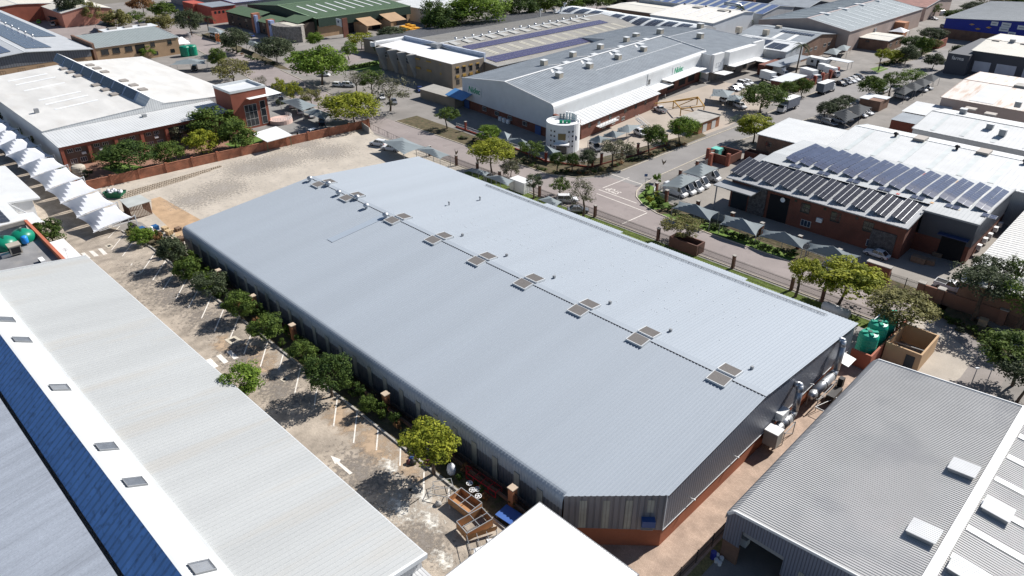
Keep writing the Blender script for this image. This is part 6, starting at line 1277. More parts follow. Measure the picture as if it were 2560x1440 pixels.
for i in range(16): f = i/15; shrub(2205+f*105+SH.uniform(-3,3), 166-f*30+SH.uniform(-4,4), SH.uniform(12,20), SH.choice(['dark','olive','green']), 'rounded shrub in the planted verge of the cross street bend', 'rounded shrubs in the far verge', .7)
for i in range(12): f = i/11; shrub(560+f*120+SH.uniform(-5,5), 122+f*42+SH.uniform(-4,3), SH.uniform(10,18), SH.choice(['dark','olive','rusty']), 'dark shrub on the bank below the round grey-green trees', 'shrubs on the bank below the round trees', .6)
# ------------------------------------------------------------------ fences, walls, gates
def fence(label, pts, h=2.0, bay=3.0, m=None, pm=None, pillars=None, pier=RED, pw=.5, ph=2.4, base=0, basem=None, gap=.14, cat='fence', name='fence', coping=None, rails=(.35,.85)):
    m = m or DARKM; c = sum((Vector((*p[:2], 0)) for p in pts), Vector())/len(pts); t = T(name, label, cat, c)
    for a, b in zip(pts[:-1], pts[1:]):
        a = Vector((*a[:2], 0)); b = Vector((*b[:2], 0)); L = (b-a).length; d = (b-a)/L; n = max(1, round(L/bay)); ang = math.atan2(d.y, d.x)
        nv = Vector((-d.y, d.x, 0))
        for i in range(n):
            p = a+d*L*i/n; q = a+d*L*(i+1)/n; mb = MB()
            k = max(2, int((q-p).length/gap))
            for j in range(k):
                x = p+(q-p)*(j+.5)/k; mb.obox((x.x, x.y), ang, .035, .02, base+.1, h)
            for r in rails: mb.beam((p.x+nv.x*.03, p.y+nv.y*.03, base+(h-base)*r), (q.x+nv.x*.03, q.y+nv.y*.03, base+(h-base)*r), .05)
            mb.build('palisade_panel', m, t)
            if not pillars:
                mb = MB(); mb.obox((p.x, p.y), ang, .08, .08, 0, h+.05); mb.build('post', pm or m, t)
        if base:
            mb = MB(); cc_ = (a+b)/2; mb.obox((cc_.x, cc_.y), ang, L, .24, 0, base); mb.build('plinth_wall', basem or pier, t)
        if pillars:
            for p in pillars:
                p = Vector((*p[:2], 0)); s = (p-a).dot(d)
                if -.5 <= s <= L+.5:
                    p = a+d*s; mb = MB(); mb.obox((p.x, p.y), ang, pw, pw, 0, ph); o = mb.build('pillar', pier, t)
                    mb = MB(); mb.obox((p.x, p.y), ang, pw+.14, pw+.14, ph, ph+.12); mb.build('coping', coping or CONC, o)
    return t
ROWX = lambda L, z=0: [PX(u, v, z) for u, v in L]
DKB = brick('dark_brown_brick_pier', (.13,.055,.04), (.10,.045,.032), (.1,.07,.05))
pil = [(x, 107) for x in (-136, -126, -118.5, -111, -98.5, -83, -67.5, -51.5, -40.5, -35.2, -26.6)]
fence('dark palisade fence with brown brick piers along the street side of the grey warehouse', [(-140,107),(-22.5,107)], 1.9, 3.0, pillars=pil, pier=DKB, ph=2.5)
def eagle(x, y, z, label, g):
    t = T('eagle_statue', label, 'statue', (x, y, z), group=g); BR = mat('bronze', (.10,.075,.05), .5, .5); m = MB(); m.ball((x,y,z+.45), .17,.2,.3, 10, 7)
    m.ball((x,y+.06,z+.82), .1,.13,.12, 8, 6); m.beam((x,y-.1,z+.8),(x,y-.24,z+.76),.05); m.beam((x-.08,y,z),(x-.08,y,z+.3),.06); m.beam((x+.08,y,z),(x+.08,y,z+.3),.06); m.build('body', BR, t, smooth=True)
    for s in (-1,1): m = MB(); m.add([(x+s*.12,y,z+.6),(x+s*.35,y+.05,z+1.05),(x+s*.62,y+.1,z+1.35),(x+s*.5,y+.1,z+.7),(x+s*.25,y+.05,z+.35)], [(0,1,2,3,4)]); m.add([(x+s*.12,y+.04,z+.6),(x+s*.35,y+.09,z+1.05),(x+s*.62,y+.14,z+1.35),(x+s*.5,y+.14,z+.7),(x+s*.25,y+.09,z+.35)], [(4,3,2,1,0)]); m.build('wing', BR, t)
eagle(-126, 107, 2.62, 'bronze eagle with raised wings on the brick pier nearest the yard', 'bronze eagles on gate piers'); eagle(-118.5, 107, 2.62, 'bronze eagle with raised wings on the second brick pier from the yard', 'bronze eagles on gate piers')
sp_ = ROWX(((1663,505),(1735,535),(1822,565),(1893,592),(1985,627),(2083,662)))
WPAL = mat('white_paling', (.42,.43,.43), .6)
fence('pale paling fence with red brick piers in front of the solar office', [(-80.5,124.2),(-37,122.2)], 1.5, 2.6, m=WPAL, pillars=sp_, ph=2.6, pw=.62, rails=(.2,.97))
fence('paling fence with red piers along the cross street beside the vans', [(-81.5,125),(-84,158)], 1.5, 2.6, m=STEELP, pillars=[(-81.6,126.5),(-82,137),(-82.6,145),(-83,152.5)], ph=2.4, pw=.6, rails=(.2,.97))
t = T('sign_wall', 'curved white sign panels between brick piers on the street corner', 'sign', (-80.8, 124.6, 0))
m = MB(); m.beam((-81.5,126.5,0),(-80.3,123.6,0),.01); 
for i in range(3): m = MB(); m.obox((-81.6+i*.55, 126.0-i*.95), R(-60), .8, .12, .5, 2.0); m.build('sign_panel', WHITEP, t)
t = T('entrance_wall', 'thick red brick entrance wall beside the solar office gate', 'wall', (-32, 120.5, 0)); m = MB(); m.box(-33.8,120.2,0,-29.9,121.2,3.0); m.build('wall', mat('red_brown_wall', (.22,.085,.055), .9, var=.1), t); m = MB(); m.box(-33.9,120.1,3.0,-29.8,121.3,3.15); m.build('coping', CONC, t)
fence('dark sliding gate with vertical bars at the solar office', [(-29.8,120.9),(-24.6,120.9)], 2.1, 2.6, cat='gate', name='gate', rails=(.05,.8))
t = T('garden_wall', 'brown plastered garden wall with piers on the right, behind the spreading tree', 'wall', (-18, 119, 0)); m = MB(); m.box(-24.6,119.8,0,-12.3,120.2,2.4); m.build('wall', mat('brown_plaster', (.22,.12,.085), .9, var=.08), t)
for x in (-24.6,-21.6,-12.6): m = MB(); m.box(x-.5,119.5,0,x+.5,120.5,2.6); o = m.build('pier', mat('brown_plaster', (.22,.12,.085)), t); m = MB(); m.box(x-.6,119.4,2.6,x+.6,120.6,2.75); m.build('coping', CONC, o)
fence('dark bar fence right of the garden wall at the right edge', [(-12.1,120),(-2,120)], 2.1, 3)
fence('red-piered white rail fence in front of the white hall and its round tower', [PX(1140,318),PX(1262,362),PX(1365,405),PX(1482,420)], 1.3, 4, m=WHITEP, pillars=ROWX(((1100,288),(1160,328),(1212,348),(1364,405),(1312,385),(1482,418),(1440,414))), pier=mat('deep_red_pier', (.27,.06,.04), .85), ph=2.5, base=.35, gap=.5, rails=(.3,.95))
fence('fence with dark red piers along the cross street side of the white hall', [PX(1482,418),PX(1590,388),PX(1668,362)], 1.7, 4, m=STEELP, pillars=ROWX(((1497,410),(1548,396),(1588,385),(1660,362))), pier=mat('dark_red_pier', (.20,.06,.04), .85), ph=2.9, base=.35, gap=.3)
# orange brick wall of the yard
t = T('boundary_wall', 'long orange face-brick boundary wall between the yard and the office garden', 'wall', (-169, 75, 0)); a = Vector((-171.9,37.5,0)); b = Vector((-166.6,110,0)); d = (b-a).normalized(); m = MB(); c = (a+b)/2; m.obox((c.x,c.y), math.atan2(d.y,d.x), (b-a).length, .26, 0, 2.15); m.build('wall', ORANGE, t); m = MB(); m.obox((c.x,c.y), math.atan2(d.y,d.x), (b-a).length, .32, 2.15, 2.22); m.build('coping', mat('brick_coping', (.35,.15,.09), .9), t)
for i in range(13): p = a+d*(b-a).length*i/12; m = MB(); m.obox((p.x,p.y), math.atan2(d.y,d.x), .55, .5, 0, 2.42); m.build('pier', ORANGE, t)
t = T('letterbox_niche', 'small dark roofed hatch in the orange boundary wall', 'hatch', (-168, 91, 0)); q = PX(737,352); m = MB(); m.box(q.x-.5,q.y-1.1,2.1,q.x+.6,q.y+1.1,2.3); m.build('roof', DARKM, t)
for s in (-1,1): m = MB(); m.box(q.x+.1,q.y+s*.9-.15,0,q.x+.5,q.y+s*.9+.15,2.1); m.build('post', DARKM, t)
# yard gate and dark end wall
fence('sliding mesh gate between the yard and the street', [PX(926,322),PX(1042,378)], 1.5, 5, gap=1.2, cat='gate', name='gate', rails=(0,.97))
t = T('end_wall', 'short grey plastered wall with a leaning sheet at the yard gate', 'wall', (-165.5, 108, 0)); m = MB(); q0, q1 = PX(903,320), PX(923,335); m.beam((q0.x,q0.y,.95),(q1.x,q1.y,.95),.2,1.9); m.build('wall', GREYP, t)
# block retaining bank beside the wall
t = T('retaining_blocks', 'low terrace of interlocking concrete blocks at the foot of the orange wall', 'retaining wall', (-166, 55, 0)); m = MB(); a = PX(300,498); b = PX(560,420); d = (b-a).normalized(); nv = Vector((d.y,-d.x,0)); L = (b-a).length
for r in range(4):
    k = 0; s = r*.22
    while s < L*(1-.12*r): p = a+d*s+nv*(.45*r-1.2); m.obox((p.x,p.y), math.atan2(d.y,d.x), .38, .4, 0, .85-.2*r-.4*s/L*(1 if r < 3 else .8) if .85-.2*r-.4*s/L > .08 else .08); s += .55
m.build('blocks', mat('concrete_block', (.42,.36,.29), .95, var=.2, ns=2), t); struct(m.build('bank_infill', SAND, t)) if False else None
# planter-side palisade with orange piers
fence('black palisade fence with orange brick piers between the planter and the grey warehouse', [(-126,38.1),(-33.5,38.1)], 2.0, 3.6, pillars=[(x,38.1) for x in (-122,-105,-93.5,-82,-70,-60.0,-48.0,-38.0)], pier=mat('orange_pier', (.42,.17,.08), .9, var=.15), pw=.7, ph=2.45, base=.45, basem=BROWNB, coping=mat('sandstone_coping', (.5,.4,.3), .9), gap=.16).location.z += LOTZ
fence('dark palisade fence along the brick walkway between the grey warehouse and the corrugated warehouse', [(-21.6,33),(-21.0,92)], 1.9, 3.0)
for x0, x1 in ((-141, -33.5),): pass
# bin enclosures, tank yard, beige enclosure
def pen(label, x0, x1, y0, y1, h, m_, th=.25, name='enclosure', cat='enclosure', roofm=None):
    t = T(name, label, cat, ((x0+x1)/2,(y0+y1)/2,0))
    for q in ((x0,y0,x1,y0+th),(x0,y1-th,x1,y1),(x0,y0+th,x0+th,y1-th),(x1-th,y0+th,x1,y1-th)): m = MB(); m.box(q[0],q[1],0,q[2],q[3],h); m.build('wall', m_, t)
    return t
q = PX(1660,612); pen('open brick bin enclosure at the warehouse street fence', -64.6, -58.6, 106.3, 109.0, 2.1, DKB)
t = pen('beige plastered roofless enclosure with a dark door beside the driveway', -22.0, -17.2, 97.3, 104.4, 3.0, mat('beige_plaster', (.50,.34,.20), .9, var=.08)); m = MB(); m.box(-19.1,97.22,.05,-17.9,97.32,2.3); m.build('door', mat('dark_door', (.05,.06,.065), .6), t); m = MB(); m.cyl((-17.5,104.2,2.3),(-17.5,103.2,2.3),.1); m.beam((-21.7,100,1.9),(-17.5,100.6,1.9),.12); m.build('beam', STEELP, t)
t = T('tank_yard_wall', 'terracotta wall around the three green tanks', 'wall', (-23, 98, 0)); m = MB(); m.box(-25,92.9,0,-22.2,93.2,2.5); m.box(-22.45,93.2,0,-22.2,106.8,2.5); m.build('wall', mat('terracotta_wall', (.36,.12,.075), .85, var=.08), t)
for i, (y, l) in enumerate(((95.3,'nearest of the three tall green tanks beside the warehouse gable'),(98.6,'middle of the three tall green tanks beside the warehouse gable'),(102,'farthest of the three tall green tanks beside the warehouse gable'))):
    t = tank(-23.9, y, 0, 1.35, 4.7+.25*i, 'water_tank', l, TGB, 'tall green tanks beside the gable', 9)
    m = MB(); m.obox((-23.9,y), R(40), 2.2, .5, 4.55+.25*i, 4.82+.25*i); m.obox((-23.9,y), R(130), 2.0, .45, 4.5+.25*i, 4.78+.25*i); m.build('top_ribs', TGB, t)
t = T('pipe', 'white overflow pipe lying across the tops of the green tanks', 'pipe', (-24.2,98,5)); m = MB(); m.beam((-24.6,98.2,5.15),(-24.3,101.2,5.5),.12); m.build('pipe_run', WHITEP, t)
t = T('gas_tank', 'horizontal dirty white tank between the warehouse and the street fence', 'tank', (-30,105.4,0)); q = PX(2090,775,1.1); m = MB(); m.cyl((q.x-1.9,q.y,1.1),(q.x+1.9,q.y,1.1),.75,.75,18); m.ball((q.x-1.9,q.y,1.1),.4,.75,.75); m.ball((q.x+1.9,q.y,1.1),.4,.75,.75); m.build('vessel_body', mat('dirty_white_tank', (.55,.56,.58), .5, spots=.5, spotcol=(.25,.3,.42), sps=1), t, smooth=True); m = MB(); m.box(q.x-1.4,q.y-.5,0,q.x-1.1,q.y+.5,.6); m.box(q.x+1.1,q.y-.5,0,q.x+1.4,q.y+.5,.6); m.build('saddle', CONC, t)
t = T('water_tank', 'old grey ribbed water tank at the corner of the red-framed offices', 'water tank', (-184,43,0)); q = PX(200,436); t.location = q; m = MB(); m.lathe((q.x,q.y,0), [(1.5,0),(1.55,.3),(1.5,.6),(1.55,.9),(1.5,1.2),(1.55,1.5),(1.5,1.9),(1.2,2.2),(.4,2.4),(.01,2.4)], 20); m.build('tank_body', mat('old_grey_tank', (.42,.38,.32), .8, spots=.4, spotcol=(.2,.17,.13), sps=1.5), t)
t = T('water_tank', 'left green tank beside the white marquee', 'water tank', (0,0,0), group='green tanks by the marquee'); q = PX(466,140); t.location = q; m = MB(); m.lathe(q, [(1.9,0),(2,.4),(2,3.4),(1.7,3.8),(.01,4.1)], 18); m.build('tank_body', TG, t)
t = T('water_tank', 'right green tank beside the white marquee', 'water tank', (0,0,0), group='green tanks by the marquee'); q = PX(482,138); t.location = q; m = MB(); m.lathe(q, [(1.9,0),(2,.4),(2,3.4),(1.7,3.8),(.01,4.1)], 18); m.build('tank_body', TG, t)
t = T('electricity_cabin', 'flat-roofed brick electricity cabin with two white doors by the cross street', 'cabin', (-101.5,174.5,0)); m = MB(); m.box(-105,169.5,0,-98,180,3.0); m.build('wall', mat('orange_brown_brick', (.34,.15,.08), .9, var=.1), t); m = MB(); m.box(-105.3,169.2,3.0,-97.7,180.3,3.12); m.box(-105.2,169.3,3.12,-97.8,169.6,3.4); m.box(-105.2,179.9,3.12,-97.8,180.2,3.4); m.build('roof', CONC, t)
for y in (171.5,176): opening(t, 'X', -98, y, y+2, .1, 2.3, FRAMEW, 'door', .06)
fence('green mesh gate beside the brick electricity cabin', [(-97,184),(-97,190)], 1.8, 3, m=GREENR, cat='gate', name='gate')
t = pen('open red brick refuse enclosure with tall piers beside the vans yard', -85, -79.5, 153, 159.5, 2.2, RED)
for x, y in ((-85,153),(-79.5,153),(-82.5,150)): m = MB(); m.box(x-.4,y-.4,0,x+.4,y+.4,3.1); m.build('pier', REDP, t)
t = pen('second open brick enclosure behind the refuse enclosure, at the corner roof', -79, -72, 159.8, 162.3, 2.3, RED)
eagle(PX(1655,440).x, PX(1655,440).y, 2.7, 'bronze eagle on the corner pier of the vans yard', 'bronze eagles on gate piers')
t = T('street_wall', 'brown brick wall with white-lidded piers beside the row of parked cars', 'wall', (-99,240,0)); m = MB(); m.box(-100.2,232,0,-99.8,262,2.2); m.build('wall', RED, t)
for y in (232,238,244,250,256,262): m = MB(); m.box(-100.5,y-.4,0,-99.5,y+.4,3.0); m.build('pier', mat('deep_red_pier', (.27,.06,.04)), t)
t = T('garden_gate_wall', 'red brick gate walls in front of the blue-walled warehouse', 'wall', (-88,338,0)); m = MB(); m.box(-96,336,0,-90.5,337,3.4); m.box(-90.8,337,0,-90.3,346,3.2); m.box(-78,348,0,-76.8,352,3.6); m.build('wall', REDP, t)
t = T('shop_wall', 'small brick outbuilding with a white slab roof beside the dark shade sails', 'building', (-68,232,0)); q = PX(2180,270); m = MB(); m.box(q.x-3,q.y-3,0,q.x+3,q.y+4,3); m.build('wall', BROWNB, t); m = MB(); m.box(q.x-3.3,q.y-3.3,3,q.x-.5,q.y+4.3,3.15); m.box(q.x-.5,q.y+.5,3,q.x+3.3,q.y+4.3,3.15); m.build('roof', OFFW, t)
# yellow steel gantry in the loading yard
t = T('steel_gantry', 'rusty yellow steel trestle frame in the loading yard of the white hall', 'frame', PX(1720,285)); YS = mat('yellow_ochre_steel', (.42,.24,.05), .6, var=.2, ns=1.5); A4 = [PX(1682,272,0),PX(1700,292,0),PX(1742,262,0),PX(1758,285,0)]
m = MB(); 
for p in A4: m.beam((p.x,p.y,0),(p.x,p.y,2.4),.22)
for a_, b_ in ((0,2),(1,3),(0,1),(2,3)): m.beam((A4[a_].x,A4[a_].y,2.4),(A4[b_].x,A4[b_].y,2.4),.26)
m.build('trestle', YS, t); m = MB(); m.beam((A4[1].x,A4[1].y,2.2),(A4[3].x,A4[3].y,.2),.18); m.beam((A4[2].x,A4[2].y,2.2),(A4[0].x,A4[0].y,.2),.18); m.beam((A4[0].x-4,A4[0].y-4,1.6),(A4[2].x,A4[2].y,1.9),.25); m.build('brace', YS, t)
t = T('stairs', 'steel stair with white rails in front of the lean-to of the white hall', 'stairs', PX(1610,318)); q = PX(1612,320); m = MB()
for i in range(9): m.box(q.x-3+i*.5,q.y-.6,2.1-i*.23,q.x-2.6+i*.5,q.y+.6,2.16-i*.23)
m.build('tread', STEELP, t)
for s in (-.6,.6): m = MB(); m.beam((q.x-3,q.y+s,2.1),(q.x+1.3,q.y+s,.1),.08,.2); m.beam((q.x-3,q.y+s,3.1),(q.x+1.3,q.y+s,1.1),.05); m.beam((q.x-3,q.y+s,2.1),(q.x-3,q.y+s,3.1),.05); m.beam((q.x+1.3,q.y+s,0),(q.x+1.3,q.y+s,1.1),.05); m.build('handrail', WHITEP, t)
# lamp posts and poles
def lamp(u, v, h, label): 
    q = PX(u, v); t = T('street_lamp', label, 'lamp', q); m = MB(); m.cyl((q.x,q.y,0),(q.x,q.y,h),.08,.05,8); m.build('pole', STEELP, t); m = MB(); m.obox((q.x,q.y), R(45), .5, .22, h, h+.16); m.build('lamp_head', OFFW, t)
lamp(2115,308,0+5.5,'grey lamp pole at the end of the low white corner roof') ; lamp(2455,985,4.0,'short grey lamp pole behind the corrugated warehouse, right one'); lamp(2418,985,4.2,'short grey lamp pole behind the corrugated warehouse, left one'); lamp(478,120,6,'thin pole beside the street near the green tanks by the marquee')
q = PX(1613,460); t = T('road_sign', 'small blue road sign on a thin post at the corner lawn', 'sign', q); m = MB(); m.cyl((q.x,q.y,0),(q.x,q.y,2.2),.04); m.build('post', STEELP, t); m = MB(); m.obox((q.x,q.y), R(45), .7, .04, 1.8, 2.4); m.build('sign_plate', mat('blue_sign', (.05,.12,.3), .5), t)
q = PX(547,110); t = T('advertising_totem', 'orange and white advertising totem on the pavement by the dark gate', 'sign', q); m = MB(); m.obox((q.x,q.y), R(30), 1.6, .5, 1, 4.2); m.build('sign_panel', mat('orange_totem', (.65,.16,.04), .5), t); m = MB(); m.obox((q.x,q.y), R(30), 1.6, .5, 0, 1); m.obox((q.x,q.y), R(30), 1.7, .55, 4.2, 4.6); m.build('sign_base', WHITEP, t)
q = PX(478,112); t = T('flag', 'white flag on a leaning pole beside the street near the marquee', 'flag', q); m = MB(); m.cyl((q.x,q.y,0),(q.x,q.y,5),.05); m.build('pole', STEELP, t); m = MB(); m.add([(q.x,q.y,5),(q.x+.6,q.y+.5,4.3),(q.x+.5,q.y+.4,2.8),(q.x,q.y,2.6)], [(0,1,2,3)]); m.build('flag_cloth', WHITEP, t)
# ------------------------------------------------------------------ vehicles
CARW = mat('white_car_paint', (.70,.71,.72), .25, var=.02, coord='O', spec=.6); CARS = mat('silver_car_paint', (.30,.31,.33), .3, .5, var=.02, coord='O'); CARD = mat('dark_car_paint', (.025,.03,.035), .25, var=.02, coord='O', spec=.6); CARB = mat('blue_car_paint', (.03,.05,.16), .25, var=.02, coord='O'); CARG = mat('lime_car_paint', (.13,.42,.03), .3, var=.02, coord='O')
TYRE = mat('tyre_rubber', (.018,.018,.018), .9, var=.1, coord='O'); RIM = mat('wheel_rim', (.35,.35,.36), .4, .6, coord='O'); HEADL = mat('headlight_glass', (.6,.62,.62), .15, coord='O'); TAILL = mat('tail_light', (.35,.01,.01), .3, coord='O'); BOXW = mat('white_box_body', (.74,.75,.74), .5, var=.04, coord='O'); TARP = mat('grey_blue_tarp', (.16,.18,.22), .7, var=.12, ns=1.2, coord='O', stripe=('X', .9, .15, .04))
def loft(secs):
    """secs: [(x, [(y,z)...half section from bottom centre side up])] mirrored"""
    m = MB(); n = len(secs[0][1]); V = []; F = []
    for x, h in secs: V += [(x, y, z) for y, z in h]+[(x, -y, z) for y, z in reversed(h)]
    k = 2*n
    for i in range(len(secs)-1):
        for j in range(k): F.append((i*k+j, (i+1)*k+j, (i+1)*k+(j+1)%k, i*k+(j+1)%k))
    F += [tuple(range(k)), tuple(range((len(secs)-1)*k, len(secs)*k))[::-1]]
    return m.add(V, F)
def car(name, L, W, H, kind, paint, label, cat='car', group='parked vehicles'):
    t = T(name, label, cat, (0,0,0), 0, group); w = W/2; hb = {'sedan':.88,'hatch':.92,'suv':1.08,'pickup':1.05,'van':1.35}[kind]
    def sec(x, top, wd=1., bot=.28): return (x, [(w*wd*.9, bot), (w*wd, bot+.22), (w*wd, top-.18), (w*wd*.93, top)])
    nose = {'sedan':.72,'hatch':.75,'suv':.92,'pickup':.95,'van':1.0}[kind]
    rear = {'sedan':.84,'hatch':.9,'suv':1.06,'pickup':1.0,'van':1.35}[kind]
    body = loft([sec(-L/2, rear-.12, .86, .38), sec(-L/2+.15, rear, .96), sec(-L*.28, hb), sec(L*.18, hb), sec(L/2-.5, nose, .97), sec(L/2-.1, nose-.12, .9), sec(L/2, nose-.3, .82, .38)]).build('body', paint, t, world=False)
    a = {'sedan':(-.40,-.24,.04,.22),'hatch':(-.48,-.40,.08,.26),'suv':(-.49,-.44,.08,.25),'pickup':(-.14,-.10,.08,.22),'van':(-.495,-.49,.22,.40)}[kind]
    def gsec(x, z0, z1, f0=.95, f1=.76): return (x, [(w*f0, z0), (w*(f0+f1)/2, (z0+z1)/2), (w*f1, z1), (w*f1*.6, z1)])
    g = MB(); x0, x1, x2, x3 = [q*L for q in a]
    P = [(x0, w*.92, hb-.04), (x1, w*.76, H-.05), (x2, w*.76, H-.05), (x3, w*.92, hb-.06)]
    V = [(x, s*y, z) for s in (1, -1) for x, y, z in P]; g.add(V, [(0,1,2,3), (7,6,5,4), (0,4,5,1), (2,6,7,3), (1,5,6,2)]); g.build('windows', GLASS, t, world=False)
    r = MB(); r.add([(x1-.04, w*.76, H-.05), (x2+.04, w*.76, H-.05), (x2+.04, -w*.76, H-.05), (x1-.04, -w*.76, H-.05), (x1+.15, w*.68, H), (x2-.15, w*.68, H), (x2-.15, -w*.68, H), (x1+.15, -w*.68, H)], [(4,7,6,5), (0,1,5,4), (1,2,6,5), (2,3,7,6), (3,0,4,7)])
    for s in (1, -1):
        r.beam((x0, s*w*.925, hb-.04), (x1, s*w*.765, H-.04), .07); r.beam((x3, s*w*.925, hb-.06), (x2, s*w*.765, H-.04), .06); xm = (x1+x2)/2; r.beam((xm, s*w*.935, hb-.02), (xm, s*w*.77, H-.04), .07)
        if kind == 'van': r.add([(x0, s*w*.93, hb-.05), (x1, s*w*.785, H-.05), (x2-.25, s*w*.785, H-.05), (x2-.25, s*w*.93, hb-.05)], [(0,1,2,3) if s > 0 else (3,2,1,0)])
    if kind == 'van': r.add([(x0-.01, w*.93, hb-.05), (x1-.01, w*.78, H-.05), (x1-.01, -w*.78, H-.05), (x0-.01, -w*.93, hb-.05)], [(0,3,2,1)])
    r.build('roof', paint, t, world=False)
    if kind == 'pickup':
        b = MB(); b.box(-L/2+.15, -w*.82, hb+.005, -L*.16, w*.82, hb+.02); b.build('load_bed', BLACKM, t, world=False)
        b = MB()
        for s in (-1, 1): b.box(-L/2+.1, s*w*.9-.05, hb, -L*.15, s*w*.9+.05, hb+.14)
        b.box(-L/2+.05, -w*.9, hb-.02, -L/2+.15, w*.9, hb+.14); b.build('bed_side', paint, t, world=False)
    rw = .33 if kind in ('sedan', 'hatch') else .38
    for x in (-L*.31, L*.31):
        for s in (-1, 1):
            m = MB(); m.cyl((x, s*(w-.20), rw), (x, s*(w+.015), rw), rw, rw, 14, 0); m.cyl((x, s*(w+.0), rw), (x, s*(w+.025), rw), rw*.6, rw*.6, 10, 1); m.build('wheel', [TYRE, RIM], t, world=False)
    for s in (-1, 1):
        m = MB(); m.box(L/2-.28, s*w*.72-.18, nose-.36, L/2-.03, s*w*.72+.18, nose-.18); m.build('headlight', HEADL, t, world=False)
        m = MB(); m.box(-L/2-.01, s*w*.78-.12, rear-.34, -L/2+.08, s*w*.78+.12, rear-.1); m.build('tail_light', TAILL, t, world=False)
        m = MB(); m.box(x3-.42, s*(w+.02)-.07, hb-.02, x3-.24, s*(w+.02)+.07, hb+.12); m.build('mirror', paint, t, world=False)
    return t
def truck(label, L, boxm, cabm, hz=3.6, name='truck', group='trucks'):
    t = T(name, label, 'truck', (0,0,0), 0, group); cl = 1.9
    m = MB(); m.box(-L/2, -1.25, 1.1, L/2-cl-.15, 1.25, hz); m.build('box_body', boxm, t, world=False)
    m = MB(); m.box(-L/2-.03, -1.28, hz, L/2-cl-.12, 1.28, hz+.07); m.build('box_roof', BOXW, t, world=False)
    c = loft([(L/2-cl, [(1.1,.6),(1.12,1.5),(1.12,1.7),(1.0,2.5)]), (L/2-.5, [(1.1,.6),(1.12,1.5),(1.12,1.7),(.98,2.5)]), (L/2-.05, [(1.1,.55),(1.1,1.45),(1.1,1.5),(1.05,1.55)]), (L/2, [(1.05,.5),(1.05,1.3),(1.05,1.4),(1.0,1.45)])]); c.build('cab', cabm, t, world=False)
    m = MB(); m.quad((L/2-.03, -.95, 1.6), (L/2-.03, .95, 1.6), (L/2-.46, .88, 2.42), (L/2-.46, -.88, 2.42)); m.build('windscreen', GLASS, t, world=False)
    for s in (-1, 1): m = MB(); m.quad((L/2-1.35, s*1.13, 1.6), (L/2-.35, s*1.13, 1.6), (L/2-.6, s*1.03, 2.3), (L/2-1.35, s*1.03, 2.3)); m.build('side_window', GLASS, t, world=False)
    m = MB(); m.box(-L/2+.2, -.5, .55, L/2-.4, .5, 1.05); m.box(-L/2, -1.2, .5, -L/2+.12, 1.2, .7); m.build('chassis', TYRE, t, world=False)
    for x in (-L*.3, L/2-1.0):
        for s in (-1, 1): m = MB(); m.cyl((x, s*.8, .48), (x, s*1.16, .48), .48, .48, 14, 0); m.cyl((x, s*1.15, .48), (x, s*1.18, .48), .26, .26, 10, 1); m.build('wheel', [TYRE, RIM], t, world=False)
    for s in (-1, 1): m = MB(); m.box(L/2-.02, s*.8-.16, .75, L/2+.03, s*.8+.16, .95); m.build('headlight', HEADL, t, world=False)
    return t
SPEC = {'sedan':(4.5,1.76,1.44),'hatch':(3.9,1.7,1.5),'suv':(4.6,1.85,1.75),'pickup':(5.2,1.82,1.72),'van':(5.6,2.0,2.45)}
PROTO = {}
def place_car(kind, paint, u, v, deg, label, group=None, cat=None, z=0):
    key = (kind, paint.name); p = PX(u, v, z)
    nm = {'sedan':'parked_car','hatch':'parked_car','suv':'parked_car','pickup':'pickup_truck','van':'delivery_van'}[kind]; ct = {'pickup':'pickup','van':'van'}.get(kind, 'car')
    g = group or 'cars parked in the yards'
    if key not in PROTO:
        o = car(nm, *SPEC[kind], kind, paint, label, ct, g); PROTO[key] = o; o.location = p; o.rotation_euler.z = R(deg); return o
    return dup(PROTO[key], p, R(deg), label, g)
VG = 'white vans under the grey shade sails'
for i, (u, v) in enumerate(((1688,487),(1709,481),(1728,474),(1745,465),(1772,448))):
    place_car('van', CARW, u, v, 0, ('nearest white panel van under the shade sails','second white panel van from the front pier','third white panel van, in the middle of the row','fourth white panel van, under the joint of the two shade sails','farthest white panel van, sticking out from the second shade sail')[i], VG)
place_car('sedan', CARW, 2190, 641, 176, 'white sedan parked in the shade beside the thick red entrance wall')
place_car('hatch', CARW, 1838, 470, 180, 'white hatchback beside the entrance canopy of the solar office')
place_car('pickup', CARW, 1650, 279, 160, 'white pickup on the loading yard in front of the lean-to')
place_car('suv', CARW, 1600, 338, -20, 'white off-road vehicle under the grey sails of the white hall'); place_car('suv', CARS, 1488, 374, -25, 'silver off-road vehicle beside the round entrance tower')
for i, (k, c, u, v) in enumerate((('sedan',CARD,2102,213),('hatch',CARS,2116,209),('sedan',CARW,2126,205),('sedan',CARW,2136,201),('hatch',CARD,2146,197))): place_car(k, c, u, v, -18, ('dark green estate car nearest in the row by the piered wall','silver car second in the row by the piered wall','white car in the middle of the row by the piered wall','white car fourth in the row by the piered wall','dark car last in the row by the piered wall')[i], 'cars in a row by the piered street wall')
for i, (k, u, v) in enumerate((('sedan',1836,226),('sedan',1846,220),('suv',1858,214),('hatch',1870,210))): place_car(k, CARW, u, v, -10, ('first white car in front of the stepped white panels','second white car in front of the stepped white panels','tall white car, third in front of the stepped white panels','fourth white car in front of the stepped white panels')[i], 'white cars before the second white hall')
